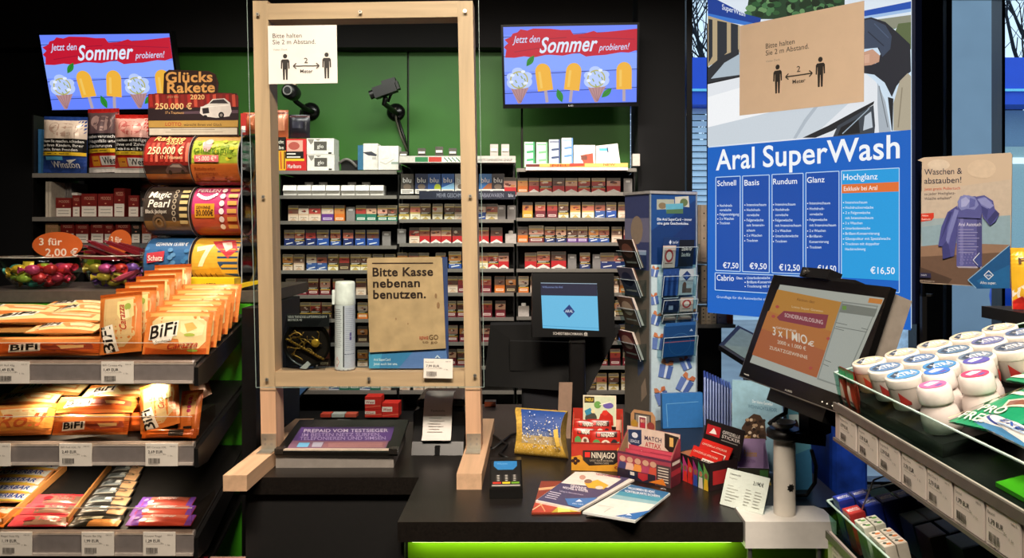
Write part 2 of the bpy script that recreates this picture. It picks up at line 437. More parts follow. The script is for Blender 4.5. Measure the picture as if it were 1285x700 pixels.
# ================================================================== screens on the back wall
YEL = '#f2b21e'
def tv(name, label, tl, tr, bl):
    O, R, U, w, h = quadframe(tl, tr, bl); N = R.cross(U)
    t = thing(name, label, 'television', tuple(O + R * w / 2 - N * .03), group='advertising screens above the cigarette wall')
    b = .012
    MB().obox(O - R * b - U * .022 - N * .045, R * (w + 2 * b), U * (h + .022 + b), N * .045, mat('#0d0d0e', .3)).build('housing', t)
    (lambda q: MB().box(q.x - .05, q.x + .05, q.y + .03, YB - .0005, q.z - .1, q.z + .1, BLACK))(O + R * w / 2 + U * h / 2).build('wall_bracket', t)
    c = Canvas(O + N * .001, R, U, w, h, (177, 130, 862, 540), .00006, lambda col: glow(col, 1.0))
    c.fill('#6f8cff')
    for k, (y0, y1) in enumerate(((130, 168), (172, 270), (275, 366), (372, 462), (467, 540))):
        c.rect(177, y0, 862, y1, ('#6c88ff', '#7694ff', '#86a6ff', '#7896ff', '#6886ff')[k])
    for y in (171, 273, 372, 470): c.line(177, y + 12, 862, y - 10, 3.5, '#23347c')
    c.poly([(183, 290), (190, 250), (178, 235), (200, 215), (182, 196), (215, 182), (225, 165), (250, 158), (265, 143), (300, 150), (330, 140), (420, 143), (470, 150), (520, 150), (535, 175), (590, 172), (640, 158), (660, 168), (760, 160), (862, 150), (862, 262), (820, 275), (780, 272), (700, 285), (640, 288), (600, 292), (560, 270), (480, 285), (400, 278), (330, 292), (280, 285), (230, 292)], '#c41832')
    c.line(215, 205, 500, 190, 3, '#8c1030'); c.line(230, 262, 380, 240, 4, '#a01432'); c.line(560, 190, 850, 205, 5, '#a81434')
    c.text(222, 214, 364, 'Jetzt den', 36, '#c9dcff', .012, .35, -2)
    c.text(360, 268, 660, 'Sommer', 78, '#dceaff', .035, .35, -6)
    c.text(664, 262, 824, 'probieren!', 34, '#c9dcff', .012, .35, -4)
    def leaf(x, y, a, L):
        P = []
        for i in range(9): s_ = i / 8; P.append((s_ * L, -math.sin(PI * s_) * L * .22))
        for i in range(7, 0, -1): s_ = i / 8; P.append((s_ * L, math.sin(PI * s_) * L * .22))
        ca, sa = math.cos(a), math.sin(a)
        c.poly([(x + p * ca - q * sa, y + p * sa + q * ca) for p, q in P], '#2b8a2e'); c.line(x, y, x + L * ca, y + L * sa, 2, '#1c5a20')
    leaf(292, 338, -.95, 70); leaf(450, 462, 1.25, 76); leaf(680, 512, -.75, 72)
    for cx in (252, 652):
        c.poly([(cx - 45, 452), (cx + 50, 452), (cx + 6, 536), (cx - 8, 536)], '#b58a8c')
        for k in range(5): c.line(cx - 38 + k * 18, 456, cx + 2 + k * 2, 530, 2, '#8c626c')
        for dx, dy, r in ((0, 400, 50), (-22, 425, 42), (24, 420, 44), (-6, 368, 30), (40, 390, 28), (-38, 392, 26)):
            c.disc(cx + dx, dy, r, r * .8, '#b9cdfb')
        c.ring(cx, 410, 40, 47, '#b9b46a')
        for dx, dy in ((-12, 372), (10, 388), (-20, 410), (14, 426), (-5, 440), (26, 402)): c.line(cx + dx, dy, cx + dx + 8, dy + 16, 6, '#9aa85c')
        for dx, dy in ((-34, 385), (22, 366), (34, 428), (-40, 420)): c.disc(cx + dx, dy, 11, 8, '#e6efff')
    for cx, a in ((380, -.12), (532, .12), (796, .0)):
        ca, sa = math.cos(a), math.sin(a); T = lambda x, y: (cx + x * ca - y * sa, 400 + x * sa + y * ca)
        c.poly([T(-8, 66), T(8, 66), T(8, 134), T(-8, 134)], '#b4a3ae')
        P = [(-40, 70), (40, 70), (40, -30)] + [(40 * math.cos(q), -30 - 46 * math.sin(q)) for q in [i * PI / 10 for i in range(1, 10)]] + [(-40, -30)]
        c.poly([T(*p) for p in P], '#efb33c')
        c.poly([T(-25, 55), T(-12, 55), T(-12, -35), T(-25, -35)], '#f2c65e')
    c.rect(177, 536, 862, 540, '#5b74e0')
    c.build('screen', t)
    Canvas(O - U * .019 + R * (w / 2 - .012), R, U, .024, .014, (0, 0, 10, 10), .00006).text(0, 8, 10, 'LG', 6, '#c9c9c9').build('lettering', t)
    return t
tv('television', 'television showing the ice lolly advert above the middle and right cigarette bays',
   W(632, 34, 3.98), W(800, 31, 3.98), W(634, 131, 4.06))
tv('television', 'television showing the ice lolly advert above the tobacco pouches on the left',
   W(50, 44, 3.96), W(213, 42, 3.96), W(66, 138, 4.06))

# ================================================================== cigarette wall
YS, YP = 3.95, 3.985
SH = mat('#625e5a', .35, .6, .06, 80)
BAYS = {'left': (345, 499, (215, 246, 278, 309, 340, 371, 401, 431, 461, 491)),
        'middle': (500, 646, (203, 246, 276, 306, 338, 368, 399, 430, 460, 491)),
        'right': (647, 800, (212, 242, 274, 305, 338, 368, 398, 429, 460, 491))}
STRIP = mat('#8f8a82', .35, .3, .05, 120)
for bay, (xa, xb, ys) in BAYS.items():
    t = thing('cigarette_shelf_unit', 'black %s bay of the cigarette wall with narrow grey shelves' % bay, 'shelf unit', (X_((xa + xb) / 2, YS), 4.2, 0), group='cigarette wall bays')
    x0, x1 = X_(xa, YS) + .003, X_(xb, YS) - .003
    mb = MB().box(x0, x1, 4.24, 4.27, 0, Z_(ys[0], YS) + .02, BLACK)
    for x in (x0, x1 - .008): mb.box(x, x + .008, 4.02, 4.24, 0, Z_(ys[0], YS) - .012, BLACK)
    mb.build('carcass', t)
    MB().box(x0 + .01, x1 - .01, 4.03, 4.22, 0, .58, SATIN).build('drawer_base', t)
    for k, y in enumerate(ys):
        z = Z_(y, YS)
        s = MB().box(x0 + .009, x1 - .009, YS + .004, 4.238, z - .01, z, SH).build('shelf', t)
        MB().box(x0 + .002, x1 - .002, YS - .002, YS + .004, z - .014, z + .004, STRIP).build('price_strip', s)

SKIN = ('#c8705a', '#d9a08a', '#a8604a', '#d8c4b0', '#6e4a3c', '#e0b090', '#b04038', '#8a6a58', '#d08848')
BR = {  # brand colour, second colour, words for the label
 'R': ('#c8242a', '#f0ece4', 'red and white'), 'G': ('#cbb36a', '#f2ead0', 'gold and cream'), 'B': ('#2b55a8', '#dfe6f0', 'blue'),
 'N': ('#23346e', '#e8e6ea', 'navy blue'), 'W': ('#ece6da', '#c9bfae', 'white'), 'D': ('#4a352a', '#c8b48a', 'dark brown'),
 'Y': ('#e0b43a', '#f4ead0', 'yellow'), 'P': ('#6b3a8e', '#dccfe8', 'purple'), 'V': ('#2f7a62', '#e9efe4', 'green and white'),
 'O': ('#e0782a', '#f6e2c4', 'orange'), 'M': ('#7c2430', '#e4d0c8', 'maroon'), 'K': ('#d9b89a', '#e9d5c0', 'pale tan'), 'S': ('#3f5f9c', '#e8ecf2', 'steel blue and white')}
_packs = {}
def pack_mesh(b, v, w, h):
    key = (b, v, round(w, 3), round(h, 3))
    if key in _packs: return _packs[key]
    rnd = random.Random(str(key)); base, sec, _ = BR[b]
    mb = MB().box(-w / 2, w / 2, 0, .023, 0, h, mat(base, .4))
    c = Canvas((-w / 2, 0, 0), (1, 0, 0), (0, 0, 1), w, h, (0, 0, 10, 16), .00006)
    im = SKIN[(v * 4 + len(b) + ord(b)) % len(SKIN)]; im2 = SKIN[(v * 3 + 1 + ord(b)) % len(SKIN)]
    c.rect(0, 0, 10, 16, base)
    c.rect(0, 0, 10, 3, ('#8f8474', '#b3a58c', '#5e554c')[v % 3]); c.line(.6, 1.3, 9, 1.3, .5, '#2c2622')
    c.rect(0, 3, 10, 8.4, im)
    for cl in (im2, '#4a2420' if v % 3 else im2, '#e6d2bc' if v % 2 else '#7a3428'):
        x, y, a, b_ = rnd.uniform(2.5, 7.5), rnd.uniform(4.4, 7.2), rnd.uniform(1, 3), rnd.uniform(.6, 1.4)
        c.poly([(min(10, max(0, x + a * rnd.uniform(.5, 1.2) * math.cos(-q * PI / 4))), min(8.4, max(3, y + b_ * rnd.uniform(.5, 1.2) * math.sin(-q * PI / 4)))) for q in range(8)], cl)
    if v % 3 != 2: c.rect(0, 3, 10, 3.5, '#e6c23a')
    if v % 3 == 1:
        c.rect(0, 8.2, 10, 10.4, '#15110f'); c.line(.8, 8.9, 9, 8.9, .4, '#e8e2d0'); c.line(.8, 9.7, 7, 9.7, .4, '#e8e2d0'); c.rect(0, 10.4, 10, 10.9, '#e6c23a')
    y = 10.9 if v % 3 == 1 else 8.4
    if b == 'R': c.poly([(0, 16), (0, 14.8), (5, 11.6), (10, 14.8), (10, 16)], sec); c.line(2.5, 15.2, 7.5, 15.2, .5, '#3a2a28')
    elif b in 'GKW': c.poly([(0, 16), (0, y + 1.6), (10, y + 1.6), (10, 16)], sec); c.poly([(1.5, 15.5), (5, 12.4), (8.5, 15.5)], base); c.line(2, 12, 8, 12, .45, '#6a5536')
    elif b in 'BNS': c.line(2, 14, 8.4, 12.6, 1.1, sec); c.poly([(0, 16), (0, 14.6), (10, 15.2), (10, 16)], sec if b == 'S' else '#1d3a78'); c.line(1, y + .9, 5, y + .9, .6, sec)
    else: c.rect(1.2, 12, 8.8, 14.2, sec); c.line(2, 13.1, 8, 13.1, .6, base)
    mb.v += []
    off = len(mb.v); mb.v += c.mb.v
    for f, k in zip(c.mb.f, c.mb.m): mb.f.append([i + off for i in f]); mb.m.append(mb.slot(c.mb.mats[k])); mb.sm.append(False)
    _packs[key] = mb.mesh('cigarette_pack'); return _packs[key]
_push = MB().box(-.022, .022, 0, .003, 0, .076, mat('#a9a4a0', .2, .3, .05, 40)).box(-.022, .022, .003, .03, 0, .006, mat('#a9a4a0', .2, .3, .05, 40)).rbox(-.012, .012, -.002, .001, .055, .066, .003, mat('#d0ccc8', .3), 'y').mesh('pusher')
_cap = MB().box(-.028, .028, 0, .03, 0, .052, mat('#c8c0b8', .4)).rbox(-.012, .012, .004, .026, .052, .068, .006, mat('#f2eee8', .3), 'z').mesh('inkpot')
rows = {
 # "x:design[width]" in photo pixels; lower case p = grey pusher, q = small white dispenser
 'left': [
  (2, '368:K0 381:K2 395:Kv 411:Pv 426:O0 440:p 453:V0 466:V2 480:V1 492:V4'),
  (3, '363:N0 376:N1 390:N2 405:Bv 421:B4 437:N5 452:B0 468:Bv 485:p'),
  (4, '361:K1 375:K3 391:S0 404:S2 418:G1 432:D0 446:G4 459:G1 474:G0 489:G3'),
  (5, '365:M0 379:M2 393:M4 408:M1 424:M3 453:K0 470:M5 487:M2'),
  (6, '366:D1 383:Y1 396:R1 410:D4 426:D2 455:O1 472:D0 487:K1'),
  (7, '362:D2 377:K4 392:D0 407:M1 455:D5 470:K2 485:D1'),
  (8, '362:K5 377:D2 392:K0 407:D3 455:K1 470:D4 485:K2'),
  (9, '393:K0 406:K2 419:S1 432:V2 445:V5 458:S0 471:V0 484:K3')],
 'middle': [
  (2, '507:G1 521:G0 534:G1 549:G3 564:G1 577:K0 590:D2 604:B2 617:Gv 629:p 642:p'),
  (3, '504:p 520:K5 533:R0 547:R2 560:R3 574:R5 590:R2 607:R0 623:Rv 641:q'),
  (4, '505:G2 519:G5 532:D0 553:M0 571:Bw 591:K0 606:G0 619:R1 632:R2'),
  (5, '553:K1 568:K0 581:M0 596:M2 610:M3 627:O2 641:D5'),
  (6, '553:M2 566:M1 580:M4 596:M0 611:M0 628:M2'),
  (7, '553:M3 568:M1 583:M5 597:D0 611:M2'),
  (8, '553:D2 566:M2 580:M4 597:K0'),
  (9, '508:K1 525:K3 539:K4 553:K0 567:K2 581:D3')],
 'right': [
  (1, '656:O0 670:R0 685:Rv 701:Rv 717:Rv 733:Rv 751:Ry 770:Ry 788:p'),
  (2, '662:Y2 678:M3 693:M0 707:G1 722:G2 738:Gv 753:S2 767:B3 782:K0 795:K4'),
  (3, '656:O2 673:Mx 690:N1 704:N4 718:P1 731:P4 745:B1 758:B4 774:K3 789:M2'),
  (4, '666:Rv 682:Rw 701:Rx 718:p 734:N1 749:p 762:Ny 779:Ny'),
  (5, '657:O1 672:K3 688:M2 702:K5 716:K0 730:K2 744:M1 757:K4 770:K3 784:O5'),
  (6, '657:q 766:G2 777:D1 790:O2'), (7, '768:D0 783:B3'), (8, '756:M4 772:M0 788:M2'),
  (9, '742:D1 755:G0 770:G1 786:G3')]}
npk = 0
for bay, rr in rows.items():
    for (k, spec) in rr:
        zs = Z_(BAYS[bay][2][k], YS) + .0005; n = 0; last = 'at the left end'
        for it in spec.split():
            x, d = it.split(':'); x = float(x)
            where = '%s shelf of the %s bay' % (ordinal(k), bay)
            if d in 'pq':
                o = bpy.data.objects.new('shelf_pusher' if d == 'p' else 'lighter_dispenser', _push if d == 'p' else _cap)
                lab = ('upright grey pusher %s on %s' if d == 'p' else 'white capped pot %s on %s') % (last, where); last = 'farther right'
                props(o, lab, 'shelf pusher' if d == 'p' else 'pot', 'pushers and pots on the cigarette wall')
            else:
                b, v = d[0], d[1]; wpx = {'v': 14.8, 'w': 16, 'x': 18.5, 'y': 17}.get(v, 12.6)
                hh = .084 if v not in 'wx' else .09
                if k == 1: hh = .078
                vi = int(v) if v.isdigit() else (int(x) % 6)
                o = bpy.data.objects.new('cigarette_pack', pack_mesh(b, vi, wpx * YP / F, hh)); n += 1; npk += 1; last = 'right of the %s pack' % ordinal(n - 1)
                props(o, '%s cigarette pack, %s from left on %s' % (BR[b][2], ordinal(n - 1), where), 'cigarette pack', 'cigarette packs on the wall')
            o.location = (X_(x, YP), YP, zs); COL.objects.link(o)

# second rows standing on packs (tall columns of two)
def on_wall(name, mb, label, cat, group=None): return props(mb.build(name), label, cat, group)
def wallbox(name, x0, x1, y0, y1, label, cat, col, draw=None, group=None, Y=YP, dep=.09, side=None, dz=0.0):
    """A carton on a shelf given by its front rectangle in the photo."""
    a = W(x0, y1, Y) + Vector((0, 0, dz)); w = (x1 - x0) * Y / F; h = (y1 - y0) * Y / F
    t = thing(name, label, cat, (a.x + w / 2, Y, a.z), group=group)
    mb = MB().box(a.x, a.x + w, Y, Y + dep, a.z, a.z + h, mat(col, .45))
    mb.build('carton', t)
    if draw:
        c = Canvas(a, (1, 0, 0), (0, 0, 1), w, h, (x0, y0, x1, y1), .00006); draw(c); c.build('print', t)
    return t
# white packs lying in a row on the second shelf of the left bay
for i, x in enumerate((364, 382, 400, 418, 437, 455, 473)):
    a = W(x - 8.4, 246, YP); w = 16.8 * YP / F
    t = MB().box(a.x, a.x + w, YP, YP + .07, a.z + .001, a.z + .056, WHITE)
    t.box(a.x, a.x + w, YP - .0008, YP, a.z + .024, a.z + .026, mat('#a89c8a'))
    t.obox((a.x, YP - .012, a.z + .028), (w, 0, 0), (0, .012, .028), (0, .004, -.002), WHITE)
    props(t.build('white_filter_box'), 'plain white flip top box %s from the left on second shelf behind the frame' % ordinal(i), 'carton', 'white boxes on the second shelf')
    if i in (1, 2, 4, 5): props(copy_tree(bpy.data.objects.new('x', _push), (a.x + w / 2, YP + .08, a.z + .001)), 'grey pusher behind the %s white flip top box' % ordinal(i), 'shelf pusher', 'pushers and pots on the cigarette wall').name = 'shelf_pusher'
# large blue packs in the middle bay, second shelf
def bigpack(x, col, mode, i, wpx=16):
    def d(c):
        c.rect(0, 0, 10, 10, col)
        if mode == 0: c.poly([(0, 10), (0, 7), (10, 4.4), (10, 10)], '#8fc4ea')
        elif mode == 1: c.disc(7.5, 7, 2.6, 2, '#b7c22e')
        elif mode == 2: c.poly([(2, 8), (7, 5), (10, 4.5), (10, 8)], '#b4683a')
        else: c.disc(5, 6.5, 3, 1.4, '#7a6a5c')
        c.text(1.6, 4.4, 8.2, 'blu', 2.4, '#f4f4f4', .02); c.rect(0, 7.7, 10, 10, '#e9e4dc'); c.line(1, 8.6, 9, 8.6, .35, '#54504c'); c.line(1, 9.3, 7, 9.3, .3, '#54504c')
    t = wallbox('vape_pack', x - wpx / 2, x + wpx / 2, 218, 243, '%s vape pack, %s from left on middle bay second shelf' % (mode_name[i], ordinal(i)), 'vape pack', col, None, 'large vape packs in the middle bay', dep=.03)
    a = W(x - wpx / 2, 243, YP)
    c = Canvas(a, (1, 0, 0), (0, 0, 1), wpx * YP / F, 25 * YP / F, (0, 0, 10, 10), .00006); d(c); c.build('print', t)
mode_name = ['brown grey', 'dark blue', 'blue with lime', 'bright blue', 'pale grey', 'sky blue with brown', 'near black']
for i, (x, col, mode) in enumerate(((511, '#4e4842', 3), (529, '#23345e', 3), (545, '#2a57a0', 1), (562, '#2a62b4', 0), (579, '#c9c4c0', 3), (609, '#2f7ac4', 2), (625, '#26242e', 3))): bigpack(x, col, mode, i)
o = bpy.data.objects.new('cigarette_pack', pack_mesh('R', 2, 15.5 * YP / F, .098)); COL.objects.link(o); o.location = (X_(640, YP), YP, Z_(246, YS) + .0005)
props(o, 'red and white cigarette pack at the right end of the vape pack row', 'cigarette pack', 'cigarette packs on the wall')
c = Canvas(W(526, 250, 3.925), (1, 0, 0), (0, 0, 1), X_(647, 3.925) - X_(526, 3.925), .042, None, .00006)
c.mb.box(X_(526, 3.925), X_(647, 3.925), 3.925, 3.94, c.O.z, c.O.z + .042, mat('#1b2236', .4))
c.text(548, 247.5, 632, 'MEHR GESCHMACK   FÜR TABAKWAREN', 5, '#8f93a4', .0); c.text(638, 247, 644, 'blu', 4, '#c0c4d0')
props(c.build('shelf_banner'), 'long dark blue banner with small pale lettering below the vape packs', 'shelf banner')
# strip along the top shelf of the middle bay and its clear pushers
c = Canvas(W(501, 204, 3.9), (1, 0, 0), (0, 0, 1), X_(647, 3.9) - X_(501, 3.9), .034, None, .00006)
c.mb.box(c.O.x, c.O.x + c.w, 3.9, 3.94, c.O.z, c.O.z + .034, mat('#cfcac0', .5))
c.rect(521, 197, 537, 203, '#2e7d4a'); c.rect(538, 197, 554, 203, '#c0392f'); c.rect(555, 197, 575, 203, '#f0ece4')
for k in range(4): c.line(557 + k * 5, 197.5, 562 + k * 5, 202.5, 1.2, '#3a7a52')
c.text(600, 202, 643, 'HEETS DIMENSIONS LINEUP', 2.6, '#55504a', 0)
props(c.build('shelf_banner'), 'white strip with green and red fields along the top shelf of the middle bay', 'shelf banner')
for i, (x, top) in enumerate(((506, 190), (529, 186), (551, 184), (568, 186), (620, 181), (634, 181))):
    z = Z_(203, 3.96) + .001; h = (203 - top) * 3.96 / F
    m_ = mat('#b9b4ac', .25, 0, .05, 40) if i > 3 else mat('#5a554e', .25, 0, .1, 40)
    t = MB().box(X_(x - 5, 3.96), X_(x + 5, 3.96), 3.965, 3.97, z, z + h, m_).box(X_(x - 5, 3.96), X_(x + 5, 3.96), 3.97, 4.03, z, z + .008, m_)
    t.box(X_(x - 4, 3.96), X_(x + 4, 3.96), 3.96, 3.965, z + h * .6, z + h * .75, WHITE)
    props(t.build('shelf_pusher'), '%s upright pusher on the top shelf of the middle bay %s from the left' % ('pale grey' if i > 3 else 'dark', ordinal(i)), 'shelf pusher', 'pushers and pots on the cigarette wall')

# promo shelf on top of the right bay
def d_strip(c):
    c.rect(660, 206, 677, 209, '#7a2c24')
    c.poly([(677, 205.5), (677, 209.5), (788, 209.5), (788, 204.5)], '#f0c86a'); c.poly([(690, 206), (734, 205), (734, 209), (690, 209.5)], '#e8862e'); c.poly([(715, 205), (733, 204.6), (733, 208), (716, 209)], '#c8402c')
    c.text(693, 209, 716, 'NEU', 3, '#a83a20', .02); c.text(757, 208, 772, 'NEW', 3, '#c0482a', .02)
    c.rect(660, 210, 788, 213.5, '#f6f2ea')
t = thing('promo_shelf', 'white fronted promo shelf with orange strip on top of the right bay', 'shelf', (X_(724, 3.9), 3.95, Z_(214, 3.9)))
MB().box(X_(660, 3.9), X_(788, 3.9), 3.9, 3.945, Z_(213.5, 3.9), Z_(205, 3.9), WHITE).build('ledge', t)
c = Canvas(W(660, 213.5, 3.899), (1, 0, 0), (0, 0, 1), 1, 1, None, .00006); d_strip(c); c.build('print', t)
def tallbox(x0, x1, y0, lab, col, accent, i):
    def d(c):
        c.rect(x0, y0, x1, 207, col)
        c.line(x0 + 1, y0 + 3, x1 - 2, y0 + 3, 1.4, accent)
        for k in range(4): c.line(x0 + 2 + k % 2, y0 + 8 + k * 5, x1 - 3 + k % 2, y0 + 7 + k * 5, 1.8 + k % 2, ('#f2f4ee', accent, '#cfe0d8', accent)[k])
        c.rect(x1 - 2, y0, x1, 207, accent)
    wallbox('vape_box', x0, x1, y0, 210, lab, 'box', col, d, 'tall boxes on the promo shelf', 3.952, .06)
tallbox(658, 671, 178, 'green and white tall box leftmost on the promo shelf', '#d6eed8', '#3fa86c', 0)
tallbox(673, 687, 178.5, 'pale green tall box second on the promo shelf', '#dff2dc', '#7fc08c', 1)
tallbox(689, 703, 175, 'dark blue and white tall box third on the promo shelf', '#dfe4ee', '#33486e', 2)
tallbox(705, 719, 173, 'white tall box with pale blue edge fourth on the promo shelf', '#eef2f6', '#5a88b8', 3)
def d(c):
    c.poly([(724, 184), (734, 183), (740, 190), (736, 194), (727, 192)], '#d9c0b4'); c.poly([(728, 195), (744, 192), (745, 207), (733, 207)], '#d8452e'); c.rect(729, 195, 737, 201, '#6a3a2c')
wallbox('vape_box', 720, 747, 182, 210, 'white box with a red printed picture on the promo shelf', 'box', '#f4efe6', d, 'tall boxes on the promo shelf', 3.952, .04)
t = thing('vape_box', 'cream wedge box with tilted top at right end of promo shelf', 'box', (X_(762, 3.952), 3.952, Z_(210, 3.952)), group='tall boxes on the promo shelf')
MB().prism([W(748, 210, 3.952), W(779, 210, 3.952), W(775, 180, 3.952), W(748, 183, 3.952)], (0, .04, 0), mat('#f3eee2')).build('carton', t)
c = Canvas(W(748, 210, 3.951), (1, 0, 0), (0, 0, 1), 1, 1, None, .00006); c.rect(752, 186, 762, 189, '#4fb4c8'); c.line(762, 185, 763, 191, 1.6, '#2a4a70'); c.line(752, 196, 770, 195, .8, '#d8d2c4'); c.build('print', t)
wallbox('small_dispenser', 794, 803, 193, 208, 'small pale dispenser box at the far right of the promo shelf', 'box', '#cfc6ba', None, None, 4.1, .05)

# things on the top shelf of the left bay
def d(c): c.rect(346, 172, 359, 189, '#17130f'); c.text(347, 180, 356, 'echt', 4, '#f2ead8', .02); c.text(347, 187, 356, 'abs', 4, '#f2ead8', .02); c.rect(346, 189, 359, 213, '#eeb02c'); c.line(352, 190, 353, 212, 2, '#c8642a'); c.line(357, 190, 357, 212, 1.6, '#7a4a1c')
wallbox('tobacco_tin', 345, 358, 172, 214, 'yellow and black tall tobacco box beside the left wooden post', 'tobacco box', '#e0a42a', d, None, 3.96, .09)
def d(c):
    c.rect(358, 174, 384, 213, '#cf2a2a'); c.rect(360, 176, 380, 190, '#e0aa98'); c.disc(369, 183, 7, 5, '#b8584c'); c.rect(358, 190, 381, 199, '#17130f'); c.line(360, 193, 371, 193, 1.6, '#efe8dc'); c.line(360, 197, 377, 197, 1.6, '#efe8dc')
    c.rect(358, 199, 382, 202, '#ecc02e'); c.text(361, 211, 378, 'Marlboro', 5, '#f4ece4', .012)
wallbox('tobacco_tin', 358.5, 384, 174, 214, 'red tobacco box with a white brand name and warning picture', 'tobacco box', '#c42a28', d, None, 3.96, .09)
def glo(y0, y1, lab, dx):
    def d(c):
        c.rect(394 + dx, y0 + 4, 410 + dx, y1 - 5, '#57534c'); c.text(398 + dx, y1 - 8, 406 + dx, 'glo', 4.4, '#f0ece4', .015)
        c.poly([(386 + dx, y0 + 1), (394 + dx, y0 + 1), (393 + dx, y0 + 5), (390 + dx, y0 + 8)], '#8d887e'); c.poly([(395 + dx, y0 + 1), (403 + dx, y0 + 1), (399 + dx, y0 + 3)], '#8d887e'); c.rect(412 + dx, y1 - 2.6, 416 + dx, y1 - .6, '#2a2622')
    wallbox('heater_kit_box', 385 + dx, 419 + dx, y0, y1, lab, 'box', '#efebe2', d, 'white heater kit boxes', 3.97, .1)
glo(194, 214, 'white box with grey square label, lower of the stack of two', .5); glo(173.5, 193.6, 'white box with grey square label, upper of the stack of two', 0)
def d(c): c.poly([(455, 191), (466, 190), (473, 194), (472, 196), (462, 195)], '#3a3c46'); c.rect(467, 197, 472, 200, '#b8b4ae')
t = wallbox('device_box', 456, 474, 180, 213, 'white device box with a blue side panel on the top shelf', 'box', '#e6e2da', d, None, 3.97, .08)
MB().obox(W(449, 213, 4.02), W(456, 213, 3.97) - W(449, 213, 4.02), (0, 0, 31 * 3.97 / F), (.004, .03, 0), mat('#4f8fb8')).build('side_panel', t)
def d(c):
    c.line(477, 203, 484, 206, 1.3, '#c2bcb2'); c.line(484, 206, 494, 200, 1.3, '#c2bcb2'); c.line(479, 200, 488, 198, 1, '#d2ccc2'); c.rect(491, 203, 500, 206, '#9aa69a')
wallbox('device_box', 474.5, 500, 183, 213, 'plain white device box beside the blue sided one', 'box', '#e9e5dc', d, None, 3.95, .08)
m_ = MB()
P = [W(426 + i * 2.2, 213 - 13 * math.sin(PI * min(1, (i + 3) / 14)), 4.05) for i in range(11)]
m_.tube(P, .008, mat('#6a6660', .3), 8); m_.box(X_(428, 4.06), X_(449, 4.06), 4.06, 4.13, Z_(214, 4.06), Z_(201, 4.06), BLACK)
props(m_.build('card_reader'), 'black box with a curved grey tube between the white boxes', 'device')
def pouch(name, Y, x0, x1, y0, y1, label, cat, base, draw, group=None, lean=0.0, crimp=.06, thick=.03, tilt=0.0):
    """A sealed foil pouch: bulging body, flat crimped ends."""
    bl, br, tl = W(x0, y1, Y), W(x1, y1, Y), W(x0, y0, Y)
    w, h = (br - bl).length, (tl - bl).length
    R = Vector((math.cos(tilt), 0, math.sin(tilt))); U = Vector((-math.sin(tilt), 0, math.cos(tilt)))
    U = (U + Vector((0, lean, 0))).normalized()
    t = thing(name, label, cat, tuple(bl + R * w / 2), group=group)
    return pouch_body(t, bl, R, U, w, h, base, draw, crimp, thick)
def pouch_body(t, O, R, U, w, h, base, draw, crimp=.06, thick=.03, view=(0, 0, 100, 100), horiz=False, nx=14, ny=12, seed=None):
    """Body of a pouch with its print laid over the bulge."""
    O, R, U = Vector(O), Vector(R), Vector(U); N = R.cross(U); rnd = random.Random(seed or t.name)
    ph = [rnd.uniform(0, 6.28) for _ in range(4)]
    def prof(a): a = max(0, min(1, (a - crimp) / (1 - 2 * crimp))); return max(0, 1 - abs(2 * a - 1) ** 2.6)
    def bulge(x, y):
        u, v = x / w, y / h
        e = (prof(u) * max(0, 1 - abs(2 * v - 1) ** 4)) if horiz else (prof(v) * max(0, 1 - abs(2 * u - 1) ** 4))
        a = u if horiz else v; b = v if horiz else u
        r = .1 * math.sin(a * 9 + ph[0] + b * 4) + .07 * math.sin(b * 17 + ph[1])
        edge = .10 * math.sin(b * 60) * (1 if (a < crimp or a > 1 - crimp) else 0)
        return thick / 2 * (e * (1 + r) + edge * .25)
    mb = MB(); m_ = mat(base, .3, .25, .05, 30); vv, ff = [], []
    for sgn in (1, -1):
        b0 = len(vv)
        for j in range(ny + 1):
            for i in range(nx + 1):
                x, y = w * i / nx, h * j / ny; vv.append(O + R * x + U * y + N * (sgn * (bulge(x, y) + .0004)))
        for j in range(ny):
            for i in range(nx):
                k = b0 + j * (nx + 1) + i; q = (k, k + 1, k + nx + 2, k + nx + 1); ff.append(q if sgn > 0 else tuple(reversed(q)))
    mb.add(vv, ff, m_, True); body = mb.build('wrapper', t)
    if draw:
        c = Canvas(O, R, U, w, h, view, .00016, lambda col: mat(col, .3, .1, .05, 40), lambda x, y, l: O + R * x + U * y + N * (bulge(max(0, min(w, x)), max(0, min(h, y))) + .0012 + l))
        draw(c)
        # cut long polygons so the print follows the bulge
        bm = bmesh.new(); me = c.mb.mesh('p'); bm.from_mesh(me)
        bm.to_mesh(me); bm.free()
        o = bpy.data.objects.new('print', me); COL.objects.link(o); o.parent = body; MW[o] = MW[body]
        iv = MW[body].inverted()
        for v in me.vertices: v.co = iv @ v.co
    return t
def d(c): c.rect(20, 20, 80, 75, '#d08a68'); c.rect(0, 8, 100, 14, '#7a4030')
pouch('tobacco_pouch', 4.0, 344, 362, 138, 173, 'copper brown tobacco pouch behind the yellow and red boxes', 'tobacco pouch', '#a85a3c', d)
def d(c): c.rect(0, 4, 100, 12, '#4a2a2c'); c.rect(20, 30, 70, 60, '#33323e')
pouch('tobacco_pouch', 4.01, 362.5, 389, 144, 173, 'dark tobacco pouch beside the copper one under the left camera', 'tobacco pouch', '#26252c', d)

